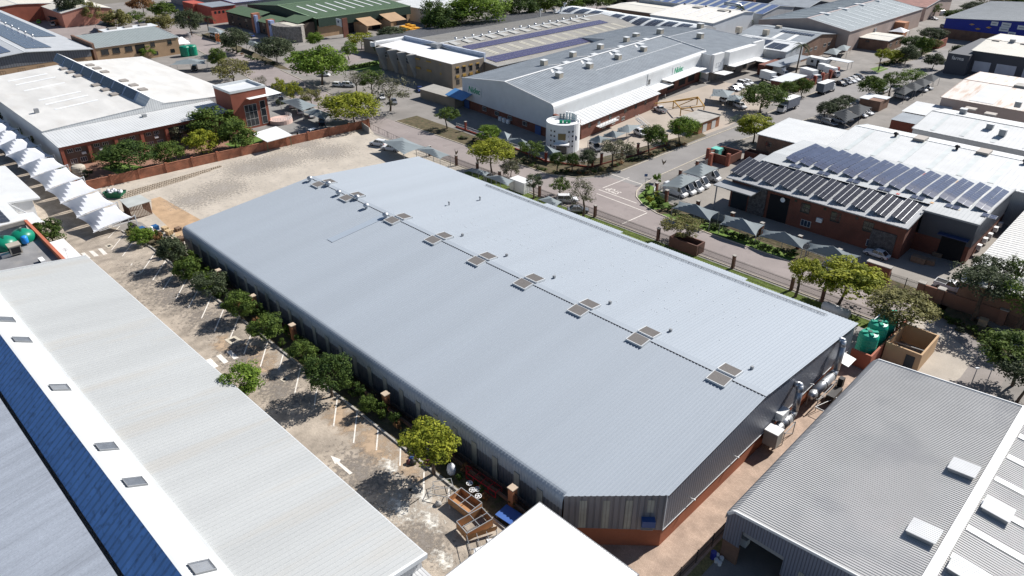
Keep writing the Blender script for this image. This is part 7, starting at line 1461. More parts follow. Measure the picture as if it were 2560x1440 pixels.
for k, c, u, v, d, l in (('hatch',CARW,1812,256,-20,'white hatchback behind the grey sails beside the big dark tree'),('sedan',CARD,1830,263,-20,'black sedan in the shade beside the big dark tree'),('suv',CARW,1850,270,-20,'white car with a blue roof beside the green gate'),
 ('sedan',CARB,1050,228,-30,'blue car in the shade of the white flat-roofed office'),('suv',CARW,873,217,30,'white car between the half-bare tree and the hedge'),('hatch',CARW,846,216,30,'white car behind the trunk of the biggest bright tree'),('hatch',CARW,813,190,30,'white hatchback under the biggest bright tree'),('sedan',CARW,955,246,-30,'white sedan under the largest half-bare tree, left one'),('sedan',CARS,985,258,-30,'silver sedan under the largest half-bare tree, right one'),
 ('pickup',CARW,704,254,150,'white double-cab pickup beside the first grey car shade'),('pickup',CARW,732,267,150,'white pickup under the first grey car shade'),('suv',CARW,752,283,150,'white car at the post between the two grey car shades'),('sedan',CARW,780,292,150,'white sedan half out of the second grey car shade'),('suv',CARD,806,310,150,'black car in the shade of the second grey car shade'),('hatch',CARW,787,334,95,'white-roofed car behind the orange brick wall'),
 ('suv',CARW,946,364,200,'white vehicle at the end of the yard car shade'),('pickup',CARW,978,376,200,'white pickup under the yard car shade'),
 ('suv',CARD,487,176,-30,'black off-road vehicle under the pale car shade'),('pickup',CARS,272,78,-30,'silver pickup behind the tan office'),('hatch',CARG,98,58,-20,'lime green car in the top left car park'),('suv',CARW,134,64,-20,'white car at the left end of the black car shade'),('sedan',CARW,160,59,-20,'white sedan under the middle of the black car shade'),('sedan',CARW,197,55,-20,'white sedan beside the red gate pier'),('pickup',CARW,94,26,150,'white pickup beside the cream canopy'),('suv',CARD,70,30,150,'dark car next to the salmon building'),('sedan',CARW,129,32,150,'white sedan at the railing below the cream canopy'),('sedan',CARS,62,42,150,'silver sedan at the edge of the solar-covered roof'),
 ('hatch',CARB,629,92,0,'pale blue car in front of the dark brown wall'),('suv',CARW,535,92,0,'white car between two red piers under the far sails'),
 ('suv',CARS,2072,312,-15,'silver off-road vehicle under the first dark sail'),('suv',CARW,2095,306,-15,'white car under the first dark sail'),('pickup',CARW,2110,300,-15,'white car between the first and second dark sail'),('sedan',CARW,2150,291,-15,'white sedan under the second dark sail'),('sedan',CARW,2165,285,-15,'white sedan at the far end of the second dark sail'),
 ('suv',CARW,2252,246,-15,'white car under the third dark sail'),('suv',CARW,2300,228,-15,'white car under the fifth dark sail'),('sedan',CARW,2314,222,-15,'white sedan sticking out from the fifth dark sail'),('suv',CARW,2208,232,90,'white car on the street side of the feathery tree'),
 ('sedan',CARW,2334,49,-25,'white sedan on the far grey lot near the top right'),('suv',CARS,2362,71,-20,'silver off-road vehicle at the red gate walls'),('van',CARW,2352,38,60,'white van on the far grey lot near the top right'),('hatch',CARB,1950,34,30,'pale blue car under the dark open shed'),('suv',CARW,1998,30,30,'white car beside the large pinkish-walled hall'),
 ('suv',CARW,1418,505,45,'white car between the trees at the warehouse fence'),('sedan',CARS,1445,530,45,'beige-silver sedan under the half-bare tree at the fence'),('pickup',CARW,2375,725,0,'white pickup behind the garden wall'),('hatch',CARW,2080,678,0,'white car behind the bright yellow-green trees'),('sedan',CARW,1980,40+0,0,'white car in the dark yard behind the striped roof')): place_car(k, c, u, v, d, l)
q = PX(1968,276); o = truck('nearest street truck, white cab facing the junction and a grey tarpaulin body', 9.2, TARP, CARW, 3.7); o.location = q; o.rotation_euler.z = R(-92); 
d2 = dup(o, PX(2063,232), R(88), 'second street truck, seen from behind with pale rear doors', 'trucks')
o3 = truck('white box truck parked against the grey halls with its cab to the right', 7.2, BOXW, CARW, 3.5); o3.location = PX(1922,206); o3.rotation_euler.z = R(-20)
for (u, v, l, s) in ((2024,203,'long low white truck box behind the brick wall',1.1),(2062,182,'front white cube-shaped truck box beside the carport roof',.8),(2078,190,'rear white cube-shaped truck box beside the brick piers',.85),(1950,188,'pale box truck in the shade of the front canopy',.8)): dup(o3, PX(u, v), R(-20), l, 'trucks', sc=s)
t = T('portable_cabin', 'white portable cabin with a dark door behind the parked trucks', 'cabin', PX(2042,166)); q = t.location; m = MB(); m.obox((q.x,q.y), R(-8), 7.5, 3, .3, 3.1); m.build('wall', BOXW, t); m = MB(); m.obox((q.x,q.y), R(-8), 7.8, 3.2, 3.1, 3.2); m.build('roof', WHITEP, t); m = MB(); m.obox((q.x+.8,q.y-1.62), R(-8), 1, .1, .4, 2.6); m.build('door', BLACKM, t); m = MB(); m.obox((q.x-1.6,q.y-1.3), R(-8), 1, .12, 1.4, 2.3); m.build('window', GLASS, t)
t = T('carport', 'flat white carport roof beside the white truck boxes', 'carport', PX(2095,170)); q = t.location; m = MB(); m.obox((q.x,q.y), R(-8), 9, 4, 2.8, 2.95); m.build('roof', OFFW, t); m = MB()
for a in (-4,4):
    for b in (-1.7,1.7): m.beam((q.x+a,q.y+b,0),(q.x+a,q.y+b,2.8),.12)
m.build('post', STEELP, t)
t = T('outbuilding', 'narrow brick outbuilding with a pale sheet roof behind the round green trees', 'building', PX(1970,215)); q = t.location; m = MB(); m.box(q.x-3,q.y-7,0,q.x+2.5,q.y+7,2.6); m.build('wall', RED, t); m = MB(); m.box(q.x-3.3,q.y-7.3,2.6,q.x+2.8,q.y+7.3,2.75); m.build('roof', OFFW, t)
# ------------------------------------------------------------------ people
def person(u, v, label, top, legs, rz=0, h=1.74):
    q = PG(u, v); t = T('person', label, 'person', q, rz); J = [(0,0,.92),(0,0,1.18),(0,0,1.42),(0,0,1.54),(.1,0,.88),(.12,.04,.48),(.12,-.02,.06),(.13,.12,.04),(-.1,0,.88),(-.12,-.1,.5),(-.13,-.2,.1),(-.13,-.08,.05),(.2,0,1.4),(.28,.02,1.13),(.27,.14,.9),(-.2,0,1.4),(-.28,-.02,1.13),(-.27,.08,.9),(0,.01,1.68)]
    E = [(0,1),(1,2),(2,3),(3,18),(0,4),(4,5),(5,6),(6,7),(0,8),(8,9),(9,10),(10,11),(2,12),(12,13),(13,14),(2,15),(15,16),(16,17)]; rad = [.15,.14,.15,.06,.1,.075,.05,.045,.1,.075,.05,.045,.07,.05,.035,.07,.05,.035,.10]
    me = bpy.data.meshes.new('body'); me.from_pydata([(x, y, z*h/1.78) for x, y, z in J], E, []); o = bpy.data.objects.new('body', me); C.objects.link(o); o.parent = t; o.modifiers.new('skin', 'SKIN'); sv = me.skin_vertices[0].data
    for i, r in enumerate(rad): sv[i].radius = (r, r*.85)
    sv[0].use_root = True; o.modifiers.new('sub', 'SUBSURF').levels = 1; me.materials.append(top)
    m = MB(); m.cyl((0,0,.93),(.11,0,.5),.13,.1,8); m.cyl((0,0,.93),(-.11,-.06,.5),.13,.1,8); m.cyl((.115,0,.5),(.12,0,.1),.1,.07,8); m.cyl((-.11,-.06,.5),(-.13,-.18,.12),.1,.07,8); m.build('trousers', legs, t, world=False)
    m = MB(); m.ball((0,.01,1.64),.1,.11,.13,10,7); m.build('head', mat('skin', (.12,.06,.04), .7), t, world=False)
person(2019,176,'person in dark blue overalls walking in front of the white cabin', mat('navy_cloth', (.03,.05,.16), .9), mat('navy_cloth', (.03,.05,.16)), 1.0)
person(1662,247,'person in a white shirt beside the loading dock of the white hall', mat('white_cloth', (.5,.5,.5), .9), mat('dark_cloth', (.03,.03,.04), .9), 2.0)
# ------------------------------------------------------------------ shade sails
SAILW = mat('white_sail_cloth', (.60,.62,.66), .7, var=.04, ns=.5); SAILG = mat('grey_green_sail_cloth', (.20,.235,.25), .8, var=.08, ns=.5); SAILD = mat('dark_sail_cloth', (.035,.042,.05), .85, var=.1, ns=.5); SAILB = mat('black_shade_net', (.03,.035,.035), .9, var=.1)
def sail(label, corners, h, peak, clothm, group, pull=.1, posts=True, name='shade_sail', ridge=None, truss=False):
    """tensioned sail: four corners at height h (list or number), pulled edges, raised centre"""
    hs = h if isinstance(h, (list, tuple)) else [h]*4; c = sum(corners, Vector())/4; c.z = 0; t = T(name, label, 'shade sail', c, 0, group); N = 10; V = []; F = []
    A, B, D, E_ = [Vector((p.x, p.y, z)) for p, z in zip(corners, hs)]
    for j in range(N+1):
        for i in range(N+1):
            s, r = i/N, j/N; p = A*(1-s)*(1-r)+B*s*(1-r)+D*s*r+E_*(1-s)*r
            ds, dr = 2*s-1, 2*r-1; k = 1-pull*(1-ds*ds)*abs(dr)**3 ; k2 = 1-pull*(1-dr*dr)*abs(ds)**3
            cm = (A+B+D+E_)/4; mr = (A+B)*.5*(1-r)+(D+E_)*.5*r; ms = (A+E_)*.5*(1-s)+(B+D)*.5*s
            p = p+(cm-p)*(1-k)*1.0+(cm-p)*(1-k2)*1.0
            q = max(abs(ds), abs(dr)) if ridge is None else abs(dr if ridge == 'r' else ds)
            q2 = 1-(1-abs(ds))*(1-abs(dr)) if ridge is None else q
            p.z = p.z+(peak-p.z)*(1-max(abs(ds), abs(dr)))**1.15 if ridge is None else p.z+(peak-p.z)*(1-q)**.7
            V.append(p)
    for j in range(N):
        for i in range(N): F.append((j*(N+1)+i, j*(N+1)+i+1, (j+1)*(N+1)+i+1, (j+1)*(N+1)+i))
    m = MB(); m.add(V, F); m.build('cloth', clothm, t)
    if posts:
        for p, z in zip((A, B, D, E_), hs):
            m = MB(); m.cyl((p.x, p.y, 0), (p.x, p.y, z), .07, .06, 8); m.build('post', STEELP, t)
    m = MB(); top = V[(N//2)*(N+1)+N//2]; m.cyl((top.x, top.y, 0), top, .07, .05, 8); m.build('mast', STEELP, t)
    return t
LP = ((239,578),(192,543),(149,508),(110,476),(71,444),(36,418),(2,391)); XT = [PX(u, v, 2.5).x for u, v in LP]; XT += [XT[-1]-9.5*(k+1) for k in range(4)]
ORD = ('first','second','third','fourth','fifth','sixth','seventh','eighth','ninth','tenth')
for i in range(10):
    xa, xb = XT[i+1], XT[i]; t = sail('white peaked shade sail, %s in the row counted from the parking bays' % ORD[i], [Vector((xa+.15,30.6,0)), Vector((xb-.15,30.6,0)), Vector((xb-.15,37.9,0)), Vector((xa+.15,37.9,0))], [2.4,2.4,3.1,3.1], 4.7, SAILW, 'white shade sails in a row by the left buildings', .13, posts=False)
    x = xb; m = MB(); m.beam((x,30.4,2.35),(x,38.3,3.4),.12); m.beam((x,31.5,2.3),(x,38.3,2.6),.1)
    for k in range(4): yy = 32.5+k*1.5; m.beam((x,yy,2.34+.05*k),(x,yy,2.62+.2*k),.07)
    m.build('truss', WHITEP, t); m = MB(); m.beam((x,38.3,0),(x,38.3,3.5),.16); m.build('post', WHITEP, t)
def spx(label, L, h, peak, cl, group, **k): return sail(label, [PX(u, v, z) for (u, v), z in zip(L, h if isinstance(h, (list, tuple)) else [h]*4)], h, peak, cl, group, **k)
GG = 'grey peaked shade sails over the white vans'
spx('first grey peaked sail over the vans', [(1652,465),(1702,470),(1752,445),(1700,437)], 2.6, 4.4, SAILG, GG, pull=.06); spx('second grey peaked sail over the vans', [(1705,430),(1752,443),(1797,420),(1750,412)], 2.6, 4.4, SAILG, GG, pull=.06)
GF = 'curved sails behind the paling fence'
for i, L in enumerate((((1698,503),(1798,530),(1775,552),(1680,520)),((1812,537),(1912,562),(1890,590),(1800,560)),((1905,573),(2028,602),(2006,622),(1898,590)),((2022,606),(2152,640),(2128,660),(2016,625)))):
    spx('curved charcoal and pale sail behind the paling fence, %s from the corner' % ORD[i], [L[0],L[1],L[2],L[3]], [2.9,2.9,2.1,2.1], 3.9, mat('charcoal_silver_sail', (.10,.115,.13), .7, var=.1) if i < 0 else SAILG, GF, pull=.1)
GN = 'grey sails before the white hall'
for i, L in enumerate((((1249,328),(1278,335),(1270,352),(1245,345)),((1272,344),(1340,362),(1322,372),(1268,352)),((1340,362),(1402,378),(1390,390),(1330,372)),((1477,345),(1535,345),(1500,358),(1470,352)),((1510,335),(1570,331),(1540,345),(1505,342)),((1545,320),(1610,310),(1573,332),(1540,330)))):
    spx('grey sail before the white hall, %s counted from the left' % ORD[i], L, [2.6,2.6,2.2,2.2], 3.7, SAILG, GN, pull=.08)
spx('grey sail beside the dock steps, the larger left one', [(1783,222),(1838,228),(1822,245),(1776,240)], 2.6, 3.9, SAILG, 'grey sails by the dock steps'); spx('grey sail beside the dock steps, the right one in tree shade', [(1820,238),(1862,240),(1850,256),(1815,250)], 2.6, 3.7, SAILG, 'grey sails by the dock steps')
spx('first grey sail over the white pickups behind the red tower', [(700,252),(756,277),(795,264),(740,245)], 2.6, 4.2, SAILG, 'grey car shades behind the red tower', pull=.05); spx('second grey sail, dappled by the yellow tree', [(756,280),(812,300),(828,285),(785,270)], 2.6, 3.8, SAILG, 'grey car shades behind the red tower', pull=.05)
spx('grey sail at the yard gate over the white vehicles', [(950,352),(1010,386),(1065,368),(1005,343)], 2.7, 3.7, SAILG, 'grey sails inside the warehouse fence'); spx('grey sail inside the warehouse fence, beyond the roof corner', [(1040,372),(1100,398),(1125,388),(1070,365)], 2.6, 3.4, SAILG, 'grey sails inside the warehouse fence')
spx('small grey sail inside the fence above the warehouse eave, left one', [(1160,425),(1215,440),(1228,432),(1180,420)], 2.6, 3.3, SAILG, 'grey sails inside the warehouse fence'); spx('small grey sail inside the fence above the warehouse eave, right one', [(1210,440),(1270,465),(1285,452),(1240,438)], 2.6, 3.5, SAILG, 'grey sails inside the warehouse fence'); spx('small grey sail in the shade of the slender tree at the fence', [(1345,498),(1390,520),(1405,505),(1372,490)], 2.6, 3.3, SAILG, 'grey sails inside the warehouse fence')
GD = 'dark peaked sails on the right-hand lots'
for L, l in ((((2077,282),(2115,305),(2150,290),(2112,272)),'first dark peaked sail beside the clipped olive trees'),(((2112,272),(2150,290),(2180,268),(2140,262)),'second dark peaked sail beside the clipped olive trees'),(((2228,228),(2262,238),(2285,225),(2255,215)),'nearest dark peaked sail of the far row'),(((2252,218),(2290,228),(2310,216),(2275,206)),'second dark peaked sail of the far row'),(((2275,208),(2312,218),(2332,205),(2298,197)),'third dark peaked sail of the far row'),(((2300,198),(2335,205),(2350,193),(2320,187)),'farthest dark peaked sail of the far row')): spx(l, L, 2.7, 4.2, SAILD, GD, pull=.06)
spx('blue-grey sail in front of the small brown office, near one', [(2058,132),(2092,138),(2105,126),(2075,122)], 2.6, 4, SAILG, 'blue-grey sails by the small brown office'); spx('blue-grey sail in front of the small brown office, far one', [(2085,124),(2118,128),(2128,116),(2100,114)], 2.6, 3.9, SAILG, 'blue-grey sails by the small brown office')
spx('pale wide sail over the black off-road vehicle by the dark piers', [(425,162),(515,160),(516,150),(440,152)], 2.8, 4.2, SAILG, 'wide car shades on the left'); spx('long black car shade in the top left car park', [(122,52),(205,40),(200,33),(118,40)], 2.8, 4.3, SAILB, 'wide car shades on the left'); spx('dark car shade beside the khaki tree in the top left', [(238,62),(285,72),(290,58),(250,52)], 2.8, 3.9, SAILD, 'wide car shades on the left')
spx('silver sail left of the round grey-green tree', [(520,80),(556,88),(562,78),(520,66)], 2.8, 4.2, SAILG, 'silver sails by the dark office wing'); spx('silver sail between the pair of round grey-green trees', [(615,110),(648,122),(655,110),(622,100)], 2.8, 4, SAILG, 'silver sails by the dark office wing'); spx('cream peaked sail beside the orange brick porch', [(2220,78),(2262,82),(2275,76),(2240,72)], 3, 4.5, SAILW, 'cream sail')
# ------------------------------------------------------------------ scrap beside the grey warehouse
PLY = mat('orange_plywood', (.38,.20,.09), .75, var=.15, ns=1.2); PLYS = mat('brown_plywood_edge', (.16,.095,.06), .8, var=.2)
def crate(u, v, ang, L, W, H, label, bottom=True):
    q = PXL(u, v); t = T('plywood_box', label, 'crate', q, ang, 'open plywood boxes with steel cross bars')
    for s in (-1, 1):
        m = MB(); m.box(-L/2, s*W/2-.04, .15, L/2, s*W/2+.04, H); m.build('side', PLY, t, world=False)
        m = MB(); m.box(s*L/2-.04, -W/2+.04, .15, s*L/2+.04, W/2-.04, H); m.build('end', PLY, t, world=False)
    if bottom: m = MB(); m.box(-L/2+.05, -W/2+.05, .18, L/2-.05, W/2-.05, .24); m.build('bottom', PLY, t, world=False)
    m = MB(); z = H+.03
    for s in (-1, 1): m.beam((-L/2, s*W/2, z), (L/2, s*W/2, z), .07); m.beam((s*L/2, -W/2, z), (s*L/2, W/2, z), .07)
    m.beam((-L/2, 0, z), (L/2, 0, z), .06); m.beam((0, -W/2, z), (0, W/2, z), .06)
    for a in (-1, 1):
        for b in (-1, 1): m.beam((a*L/2, b*W/2, 0), (a*L/2, b*W/2, z), .07)
    if not bottom:
        for k in (-.25, .25): m.beam((L*k, -W/2, .1), (L*k, W/2, .1), .05)
        m.beam((-L/2, 0, .1), (L/2, 0, .1), .05)
    m.build('steel_frame', STEELP, t, world=False)
crate(1163,1268, R(2), 3.1, 1.9, 1.0, 'orange plywood box with a cross-barred top, next to the white wheel discs'); crate(1187,1320, R(82), 3.1, 1.9, 1.1, 'brown plywood box without a bottom, below the orange plywood box', False)
q = PXL(1210,1368); t = T('broken_box_frame', 'steel frame with a leaning plywood board and two white sheets beside the canopy', 'frame', q, R(60), 'scrap beside the grey warehouse'); m = MB()
for a in (-1.5,-.5,.5,1.5): m.beam((a,-1,.1),(a,1,.1),.05); m.beam((a,-1,1.0),(a,1,1.0),.04)
for b in (-1,0,1): m.beam((-1.5,b,.1),(1.5,b,.1),.05)
for a in (-1.5,1.5):
    for b in (-1,1): m.beam((a,b,0),(a,b,1),.05)
m.build('steel_frame', STEELP, t, world=False); m = MB(); m.add([(-1.6,1.1,.2),(1.7,1.5,.3),(1.7,1.3,1.1),(-1.6,1.0,1.0)], [(0,1,2,3)]); m.build('board', PLY, t, world=False); m = MB(); m.add([(-1.2,-.9,.55),(.1,-1.0,.6),(.3,-.2,.62),(-1.1,-.4,.55)], [(0,1,2,3)]); m.add([(.6,-.8,.75),(1.7,-.9,.8),(1.6,.1,.8),(.3,.3,.7)], [(0,1,2,3)]); m.build('white_sheet', WHITEP, t, world=False)
for i, (u, v) in enumerate(((1174,1212),(1181,1229),(1193,1227),(1196,1244))):
    q = PXL(u, v, .5); t = T('wheel_disc', 'white spoked disc among the scrap, %s' % ('topmost of the four','second, touching its neighbour on the left','third, overlapping the second','lowest of the four')[i], 'disc', (q.x,q.y,LOTZ), 0, 'white spoked discs'); m = MB(); n = 20; m.lathe((0,0,.72), [(.36,0),(.36,.05),(.30,.05),(.30,0),(.36,0)], n); m.cyl((0,0,.7),(0,0,.77),.09)
    for k in range(5): a = k*math.pi*.4; m.beam((0,0,.73),(.32*math.cos(a),.32*math.sin(a),.73),.07,.04)
    m.build('disc', WHITEP, t, world=False); m = MB(); m.cyl((0,0,0),(0,0,.7),.03); m.cyl((0,0,0),(0,0,.04),.2); m.build('stand', STEELP, t, world=False)
q = PXL(1210,1215); t = T('red_frame', 'bright red tubular frame leaning beside the palisade fence', 'frame', q, R(3), 'scrap beside the grey warehouse'); m = MB(); RF = mat('bright_red_paint', (.45,.012,.02), .45)
for b, z in ((-.5,.9),(.5,.9),(-.5,.15),(.5,.15)): m.beam((-2.2,b,z),(2.2,b,z),.07)
for a in (-2.2,-1.1,0,1.1,2.2): m.beam((a,-.5,.9),(a,.5,.9),.06); m.beam((a,-.5,.15),(a,-.5,.9),.06); m.beam((a,.5,.15),(a,.5,.9),.06)
m.beam((-2.2,-.5,.9),(-2.7,0,1.2),.06); m.beam((-2.2,.5,.9),(-2.7,0,1.2),.06); m.build('tube_frame', RF, t, world=False)
q = PXL(1278,1300); t = T('blue_panel', 'flat blue panel lying between the fence and the white canopy', 'panel', q, R(5), 'scrap beside the grey warehouse'); m = MB(); m.box(-1.4,-.9,.5,1.2,.9,.58); m.build('board', mat('blue_board', (.05,.12,.36), .5), t, world=False); m = MB(); m.box(-1.3,-.8,0,-1.2,.8,.5); m.box(1,-.8,0,1.1,.8,.5); m.build('leg', STEELP, t, world=False)
def bag(q, r, h, label, m_, group=None, name='sack', rz=0):
    t = T(name, label, 'bag', q, rz, group); m = MB(); rr = random.Random(int(q.x*77+q.y*13)); m.lathe((0,0,0), [(r*.8,0),(r,.2*h),(r*1.02,.5*h),(r*.85,.8*h),(r*.3,h),(r*.14,h*1.1),(.01,h*1.12)], 12); m.v = [(x+rr.uniform(-.05,.05), y+rr.uniform(-.05,.05), z) for x, y, z in m.v]; m.build('sack_body', m_, t, world=False, smooth=True); return t
SACK = mat('white_woven_sack', (.62,.63,.66), .8, var=.08, ns=2, coord='O')
bag(PXL(1129,1183), .5, 1.35, 'tall white bulk bag standing at the fence under the yellow-green tree', SACK)
jr = random.Random(3)
for i in range(12): u, v = 1020+jr.uniform(0,72), 1130+jr.uniform(-4,34); bag(PXL(u, v), jr.uniform(.22,.42), jr.uniform(.3,.6), 'crumpled refuse bag in the scrap heap under the yellow-green tree', (mat('dark_red_bag', (.10,.03,.03), .6), DARKM, SACK, mat('blue_bag', (.04,.12,.4), .5), GREYP)[i % 5], 'refuse bags in the scrap heap', 'refuse_bag', jr.uniform(0,6))
for i, (u, v, a) in enumerate(((1100,1240,30),(1108,1222,60))): q = PXL(u, v); t = T('steel_stand', 'thin bare steel stand on the paving left of the plywood boxes, %s one' % ('lower','upper')[i], 'stand', q, R(a), 'bare steel stands'); m = MB(); [m.beam(p0, p1, .05) for p0, p1 in (((-1,-.6,0),(-1,-.6,.7)),((1,-.6,0),(1,-.6,.7)),((-1,.6,0),(-1,.6,.7)),((1,.6,0),(1,.6,.7)),((-1,-.6,.7),(1,-.6,.7)),((-1,.6,.7),(1,.6,.7)),((-1,-.6,.7),(-1,.6,.7)),((1,-.6,.7),(1,.6,.7)))]; m.build('tube_frame', STEELP, t, world=False)
bag(PXL(1096,1262), .35, .45, 'grey bundle in the shadow left of the orange plywood box', GREYP, name='bundle')
# ------------------------------------------------------------------ pallets, sheds and skip in the yard corner
WOOD = mat('weathered_wood', (.22,.15,.105), .9, var=.25, ns=1.5, coord='O'); WOODL = mat('fresh_pale_wood', (.58,.43,.25), .8, var=.1, ns=1.5, coord='O'); BLUEP = mat('blue_plastic_pallet', (.03,.13,.32), .5, var=.06, coord='O')
def pallets(n, m_, label, q, rz):
    t = T('pallet_stack', label, 'pallets', q, rz, 'pallet stacks in the yard corner'); rr = random.Random(int(q.x*31))
    for k in range(n):
        m = MB(); z = k*.15; dx, dy = rr.uniform(-.04,.04), rr.uniform(-.04,.04)
        for i in range(6): m.box(-.6+dx+i*.21,-.5+dy,z+.115,-.6+dx+i*.21+.15,.5+dy,z+.14)
        for y in (-.5,-.06,.38): m.box(-.6+dx,y+dy,z+.01,.58+dx,y+dy+.11,z+.115)
        m.build('pallet', m_, t, world=False)
    return t
ZY = lambda q: (q.x, q.y, .5*LZ(q.x) if q.y < 40 else .012)
PL = (((357,570),9,BLUEP,'blue pallet stack nearest the slatted shed'),((369,578),7,BLUEP,'lower dark blue pallet stack in front of the tall one'),((390,560),6,BLUEP,'blue pallet stack behind the brown ones'),((388,578),9,WOOD,'tall brown pallet stack beside the blue ones'),((393,590),9,WOOD,'tall brown pallet stack at the planter end'),((375,600),8,WOOD,'leaning brown pallet stack nearest the bushes'),((414,562),5,WOODL,'pale new wood stack behind, the widest one'),((424,572),6,WOODL,'pale new wood stack in the middle'),((446,580),4,WOODL,'low pale wood stack to the right'),((446,562),4,WOOD,'dark slatted stack alone at the back right'),((410,588),4,mat('grey_wood', (.2,.18,.17), .9, coord='O'),'grey slatted frame stack in the middle'),((430,590),6,WOOD,'brown pallet stack right of the grey frames'),((445,592),6,WOOD,'brown pallet stack nearest the warehouse corner'),((412,606),9,WOOD,'brown pallet stack in the front row, left'),((425,604),10,WOOD,'brown pallet stack in the front row, middle'),((437,608),10,WOOD,'brown pallet stack in the front row, right'),((431,598),9,WOOD,'brown pallet stack just behind the front row'),((455,588),5,WOOD,'reddish low pallet stack against the roof edge'),((392,612),3,WOODL,'small pale stack beside the white post'))
for (u, v), n, m_, l in PL: q = PX(u, v+14); pallets(n, m_, l, Vector((q.x,q.y,.02)), R(jr.uniform(-12,12)))
t = T('slatted_shed', 'small shed with a flat grey roof and walls of upright brown poles', 'shed', PX(345,545)); q = [PX(298,500,2.9), PX(350,487,2.9), PX(377,503,2.9), PX(320,520,2.9)]
m = MB(); m.prism([(p.x,p.y) for p in q], 2.85, 2.95); m.build('roof', mat('flat_grey_sheet', (.42,.44,.42), .6), t); POLE = mat('brown_pole', (.17,.10,.07), .9)
qq = [(p.x, p.y) for p in q]; c = (sum(p[0] for p in qq)/4, sum(p[1] for p in qq)/4); qq = [(c[0]+(x-c[0])*.88, c[1]+(y-c[1])*.88) for x, y in qq]
for i in range(4):
    a, b = qq[i], qq[(i+1)%4]; m = MB(); L = math.hypot(b[0]-a[0], b[1]-a[1]); n = int(L/.28)
    for k in range(n): x, y = a[0]+(b[0]-a[0])*k/n, a[1]+(b[1]-a[1])*k/n; m.cyl((x,y,0),(x,y,2.84),.06,.05,6)
    m.build('pole_wall', POLE, t)
q = PX(290,492); t = T('skip', 'green steel skip heaped with white rubbish sacks', 'skip', q, R(40)); m = MB(); m.add([(-1.6,-.9,0),(1.6,-.9,0),(1.6,.9,0),(-1.6,.9,0),(-2.1,-1.1,1.3),(2.1,-1.1,1.3),(2.1,1.1,1.3),(-2.1,1.1,1.3)], [(0,3,2,1),(0,1,5,4),(1,2,6,5),(2,3,7,6),(3,0,4,7)]); m.box(-2.0,-1.05,1.0,2.0,1.05,1.02); m.build('container', mat('dark_green_skip', (.01,.12,.06), .5), t, world=False)
for i in range(14):
    a, b = jr.uniform(-1.7,1.7), jr.uniform(-.8,.8); ca, sa = math.cos(R(40)), math.sin(R(40)); bag(Vector((q.x+a*ca-b*sa, q.y+a*sa+b*ca, 1.03)), jr.uniform(.3,.5), jr.uniform(.4,.8), 'white rubbish sack heaped in the green skip', SACK, 'white sacks in the skip', 'rubbish_sack', jr.uniform(0,6))
for i in range(8): p = PX(265+jr.uniform(-8,12), 488+jr.uniform(-8,10)); bag(p, jr.uniform(.3,.45), jr.uniform(.35,.6), 'dusty sack on the ground behind the green skip', (SACK, CONC)[i % 2], 'sacks behind the skip', 'rubbish_sack')
q = PX(387,600); t = T('white_post_wall', 'short white wall end standing between the bushes and the pallets', 'wall', q); m = MB(); m.obox((q.x,q.y), R(45), .3, .5, 0, 2.8); m.build('wall', WHITEP, t)
bag(PX(401,598), .6, .9, 'pale rounded sack between the pallets and the bushes', mat('beige_sack', (.45,.38,.32), .9, coord='O'))
# yellow crates, tarpaulin and covered machine at the top
YC = mat('yellow_crate', (.75,.38,.03), .55, var=.1)
for i, (u, v, z) in enumerate(((1008,82,0),(1018,86,0),(1028,90,0),(1038,92,0),(1022,78,0),(1032,82,0),(1042,86,0))):
    q = PX(u, v); m = MB(); m.box(q.x-1.1,q.y-1.1,0,q.x+1.1,q.y+1.1,3.0+.2*(i%3))
    for k in range(4): m.box(q.x-1.16,q.y-1.16,.6+k*.7,q.x+1.16,q.y+1.16,.68+k*.7)
    tag(m.build('crate_stack', YC), 'tall block of stacked yellow crates behind the round olive tree', 'crates', 'yellow crate blocks')
q = PX(1140,66); t = T('tarpaulin', 'bright blue tarpaulin draped over a heap between the dark trees', 'tarpaulin', q); m = MB(); m.add([(q.x-1.8,q.y-1.5,0),(q.x+1.8,q.y-1.5,0),(q.x+1.8,q.y+1.5,0),(q.x-1.8,q.y+1.5,0),(q.x-.6,q.y-.3,2.6),(q.x+.9,q.y+.2,2.2)], [(0,1,5,4),(1,2,5),(2,3,4,5),(3,0,4)]); m.build('sheet', mat('blue_tarpaulin', (.03,.18,.6), .5), t)
q = PX(1075,78); t = T('covered_machine', 'machine under a grey and navy cover beside the dark tall tree', 'machine', q); m = MB(); m.add([(q.x-2.5,q.y-1.6,0),(q.x+2.5,q.y-1.6,0),(q.x+2.5,q.y+1.6,0),(q.x-2.5,q.y+1.6,0),(q.x-1.6,q.y-.8,3.4),(q.x+.6,q.y-.8,3.6),(q.x+.6,q.y+.8,3.6),(q.x-1.6,q.y+.8,3.4)], [(0,1,5,4),(1,2,6,5),(2,3,7,6),(3,0,4,7),(4,5,6,7)]); m.build('cover', mat('grey_cover', (.2,.22,.26), .7, var=.2), t)
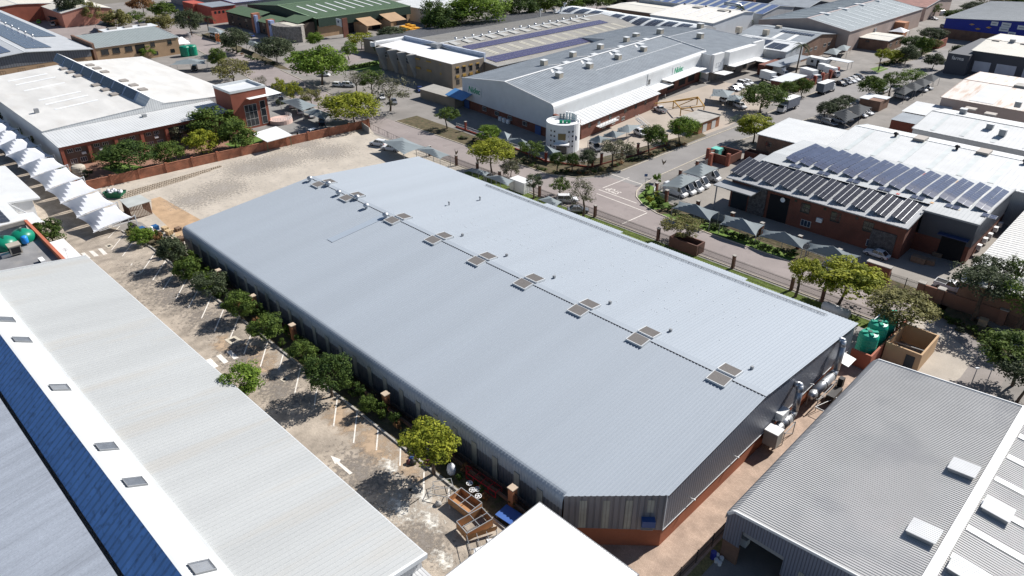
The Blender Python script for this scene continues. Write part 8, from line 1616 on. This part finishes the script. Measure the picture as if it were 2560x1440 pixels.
# odds and ends near the corrugated warehouse and in the solar yard
q = PX(1782,1395); t = T('drum', 'blue drum beside the doorway of the corrugated warehouse', 'drum', q); m = MB(); m.lathe(q, [(.3,0),(.31,.3),(.29,.32),(.31,.6),(.3,.9),(.01,.9)], 16); m.build('drum_body', mat('navy_drum', (.02,.03,.25), .4), t)
for i, (u, v) in enumerate(((1790,1405),(1798,1412),(1792,1392),(1803,1400))): q = PX(u, v); m = MB(); m.lathe(q, [(.2,0),(.24,.4),(.21,.42),(.01,.42)], 14); tag(m.build('bucket', WHITEP, origin=q), 'white bucket on the floor beside the blue drum', 'bucket', 'white buckets by the blue drum')
q = PX(1858,1362); m = MB(); m.box(q.x-.45,q.y-.45,.2,q.x+.45,q.y+.45,1.2); tag(m.build('white_cabinet', WHITEP), 'white cabinet standing just inside the open doorway', 'cabinet')
q = PX(2295,655); t = T('pallet_box', 'wooden crates in the shade of the solar office yard', 'crate', q); m = MB(); m.obox((q.x,q.y), 0, 2.4, 1.4, 0, 1.1); m.obox((q.x+1.8,q.y+.6), .2, 1.4, 1.2, 0, .9); m.build('crate', WOOD, t)
q = PX(2343,640); t = T('pallet_box', 'low wooden crate nearest the roller door of the solar office', 'crate', q); m = MB(); m.obox((q.x,q.y), 0, 1.6, 1.2, 0, .8); m.build('crate', WOOD, t)
q = PX(1308,478,0); t = T('container', 'small white container with a ribbed roof between the fence and the warehouse eave', 'container', q); m = MB(); m.box(q.x-3,q.y-1.3,0,q.x+1.5,q.y+1.3,2.6); m.build('box_body', BOXW, t)
q = PX(2375,800); m = MB(); m.prism([(q.x+4.6,q.y-5.0),(q.x+5.8,q.y-5.0),(q.x+5.8,q.y-4.0),(q.x+4.6,q.y-4.0)], 0, 1.1); q2 = PX(2455,812); m.v = [(x-(q.x+5.2)+q2.x, y-(q.y-4.5)+q2.y, z) for x, y, z in m.v]; tag(m.build('plinth_block', mat('sandstone_block', (.4,.3,.2), .9)), 'square sandstone block at the foot of the garden wall', 'block')
q = PX(1748,408+0); 
for i, (u, v) in enumerate(((1790,392),(1800,388))):
    q = PX(u, v); m = MB(); m.box(q.x-1.1,q.y-1.1,0,q.x+1.1,q.y+1.1,2.3-.6*i); tag(m.build('utility_box', mat('mint_green_box', (.15,.5,.42), .6) if i == 0 else DARKM), ('mint green utility box behind the second van sail','black cage of stacked crates beside the solar office')[i], 'box')
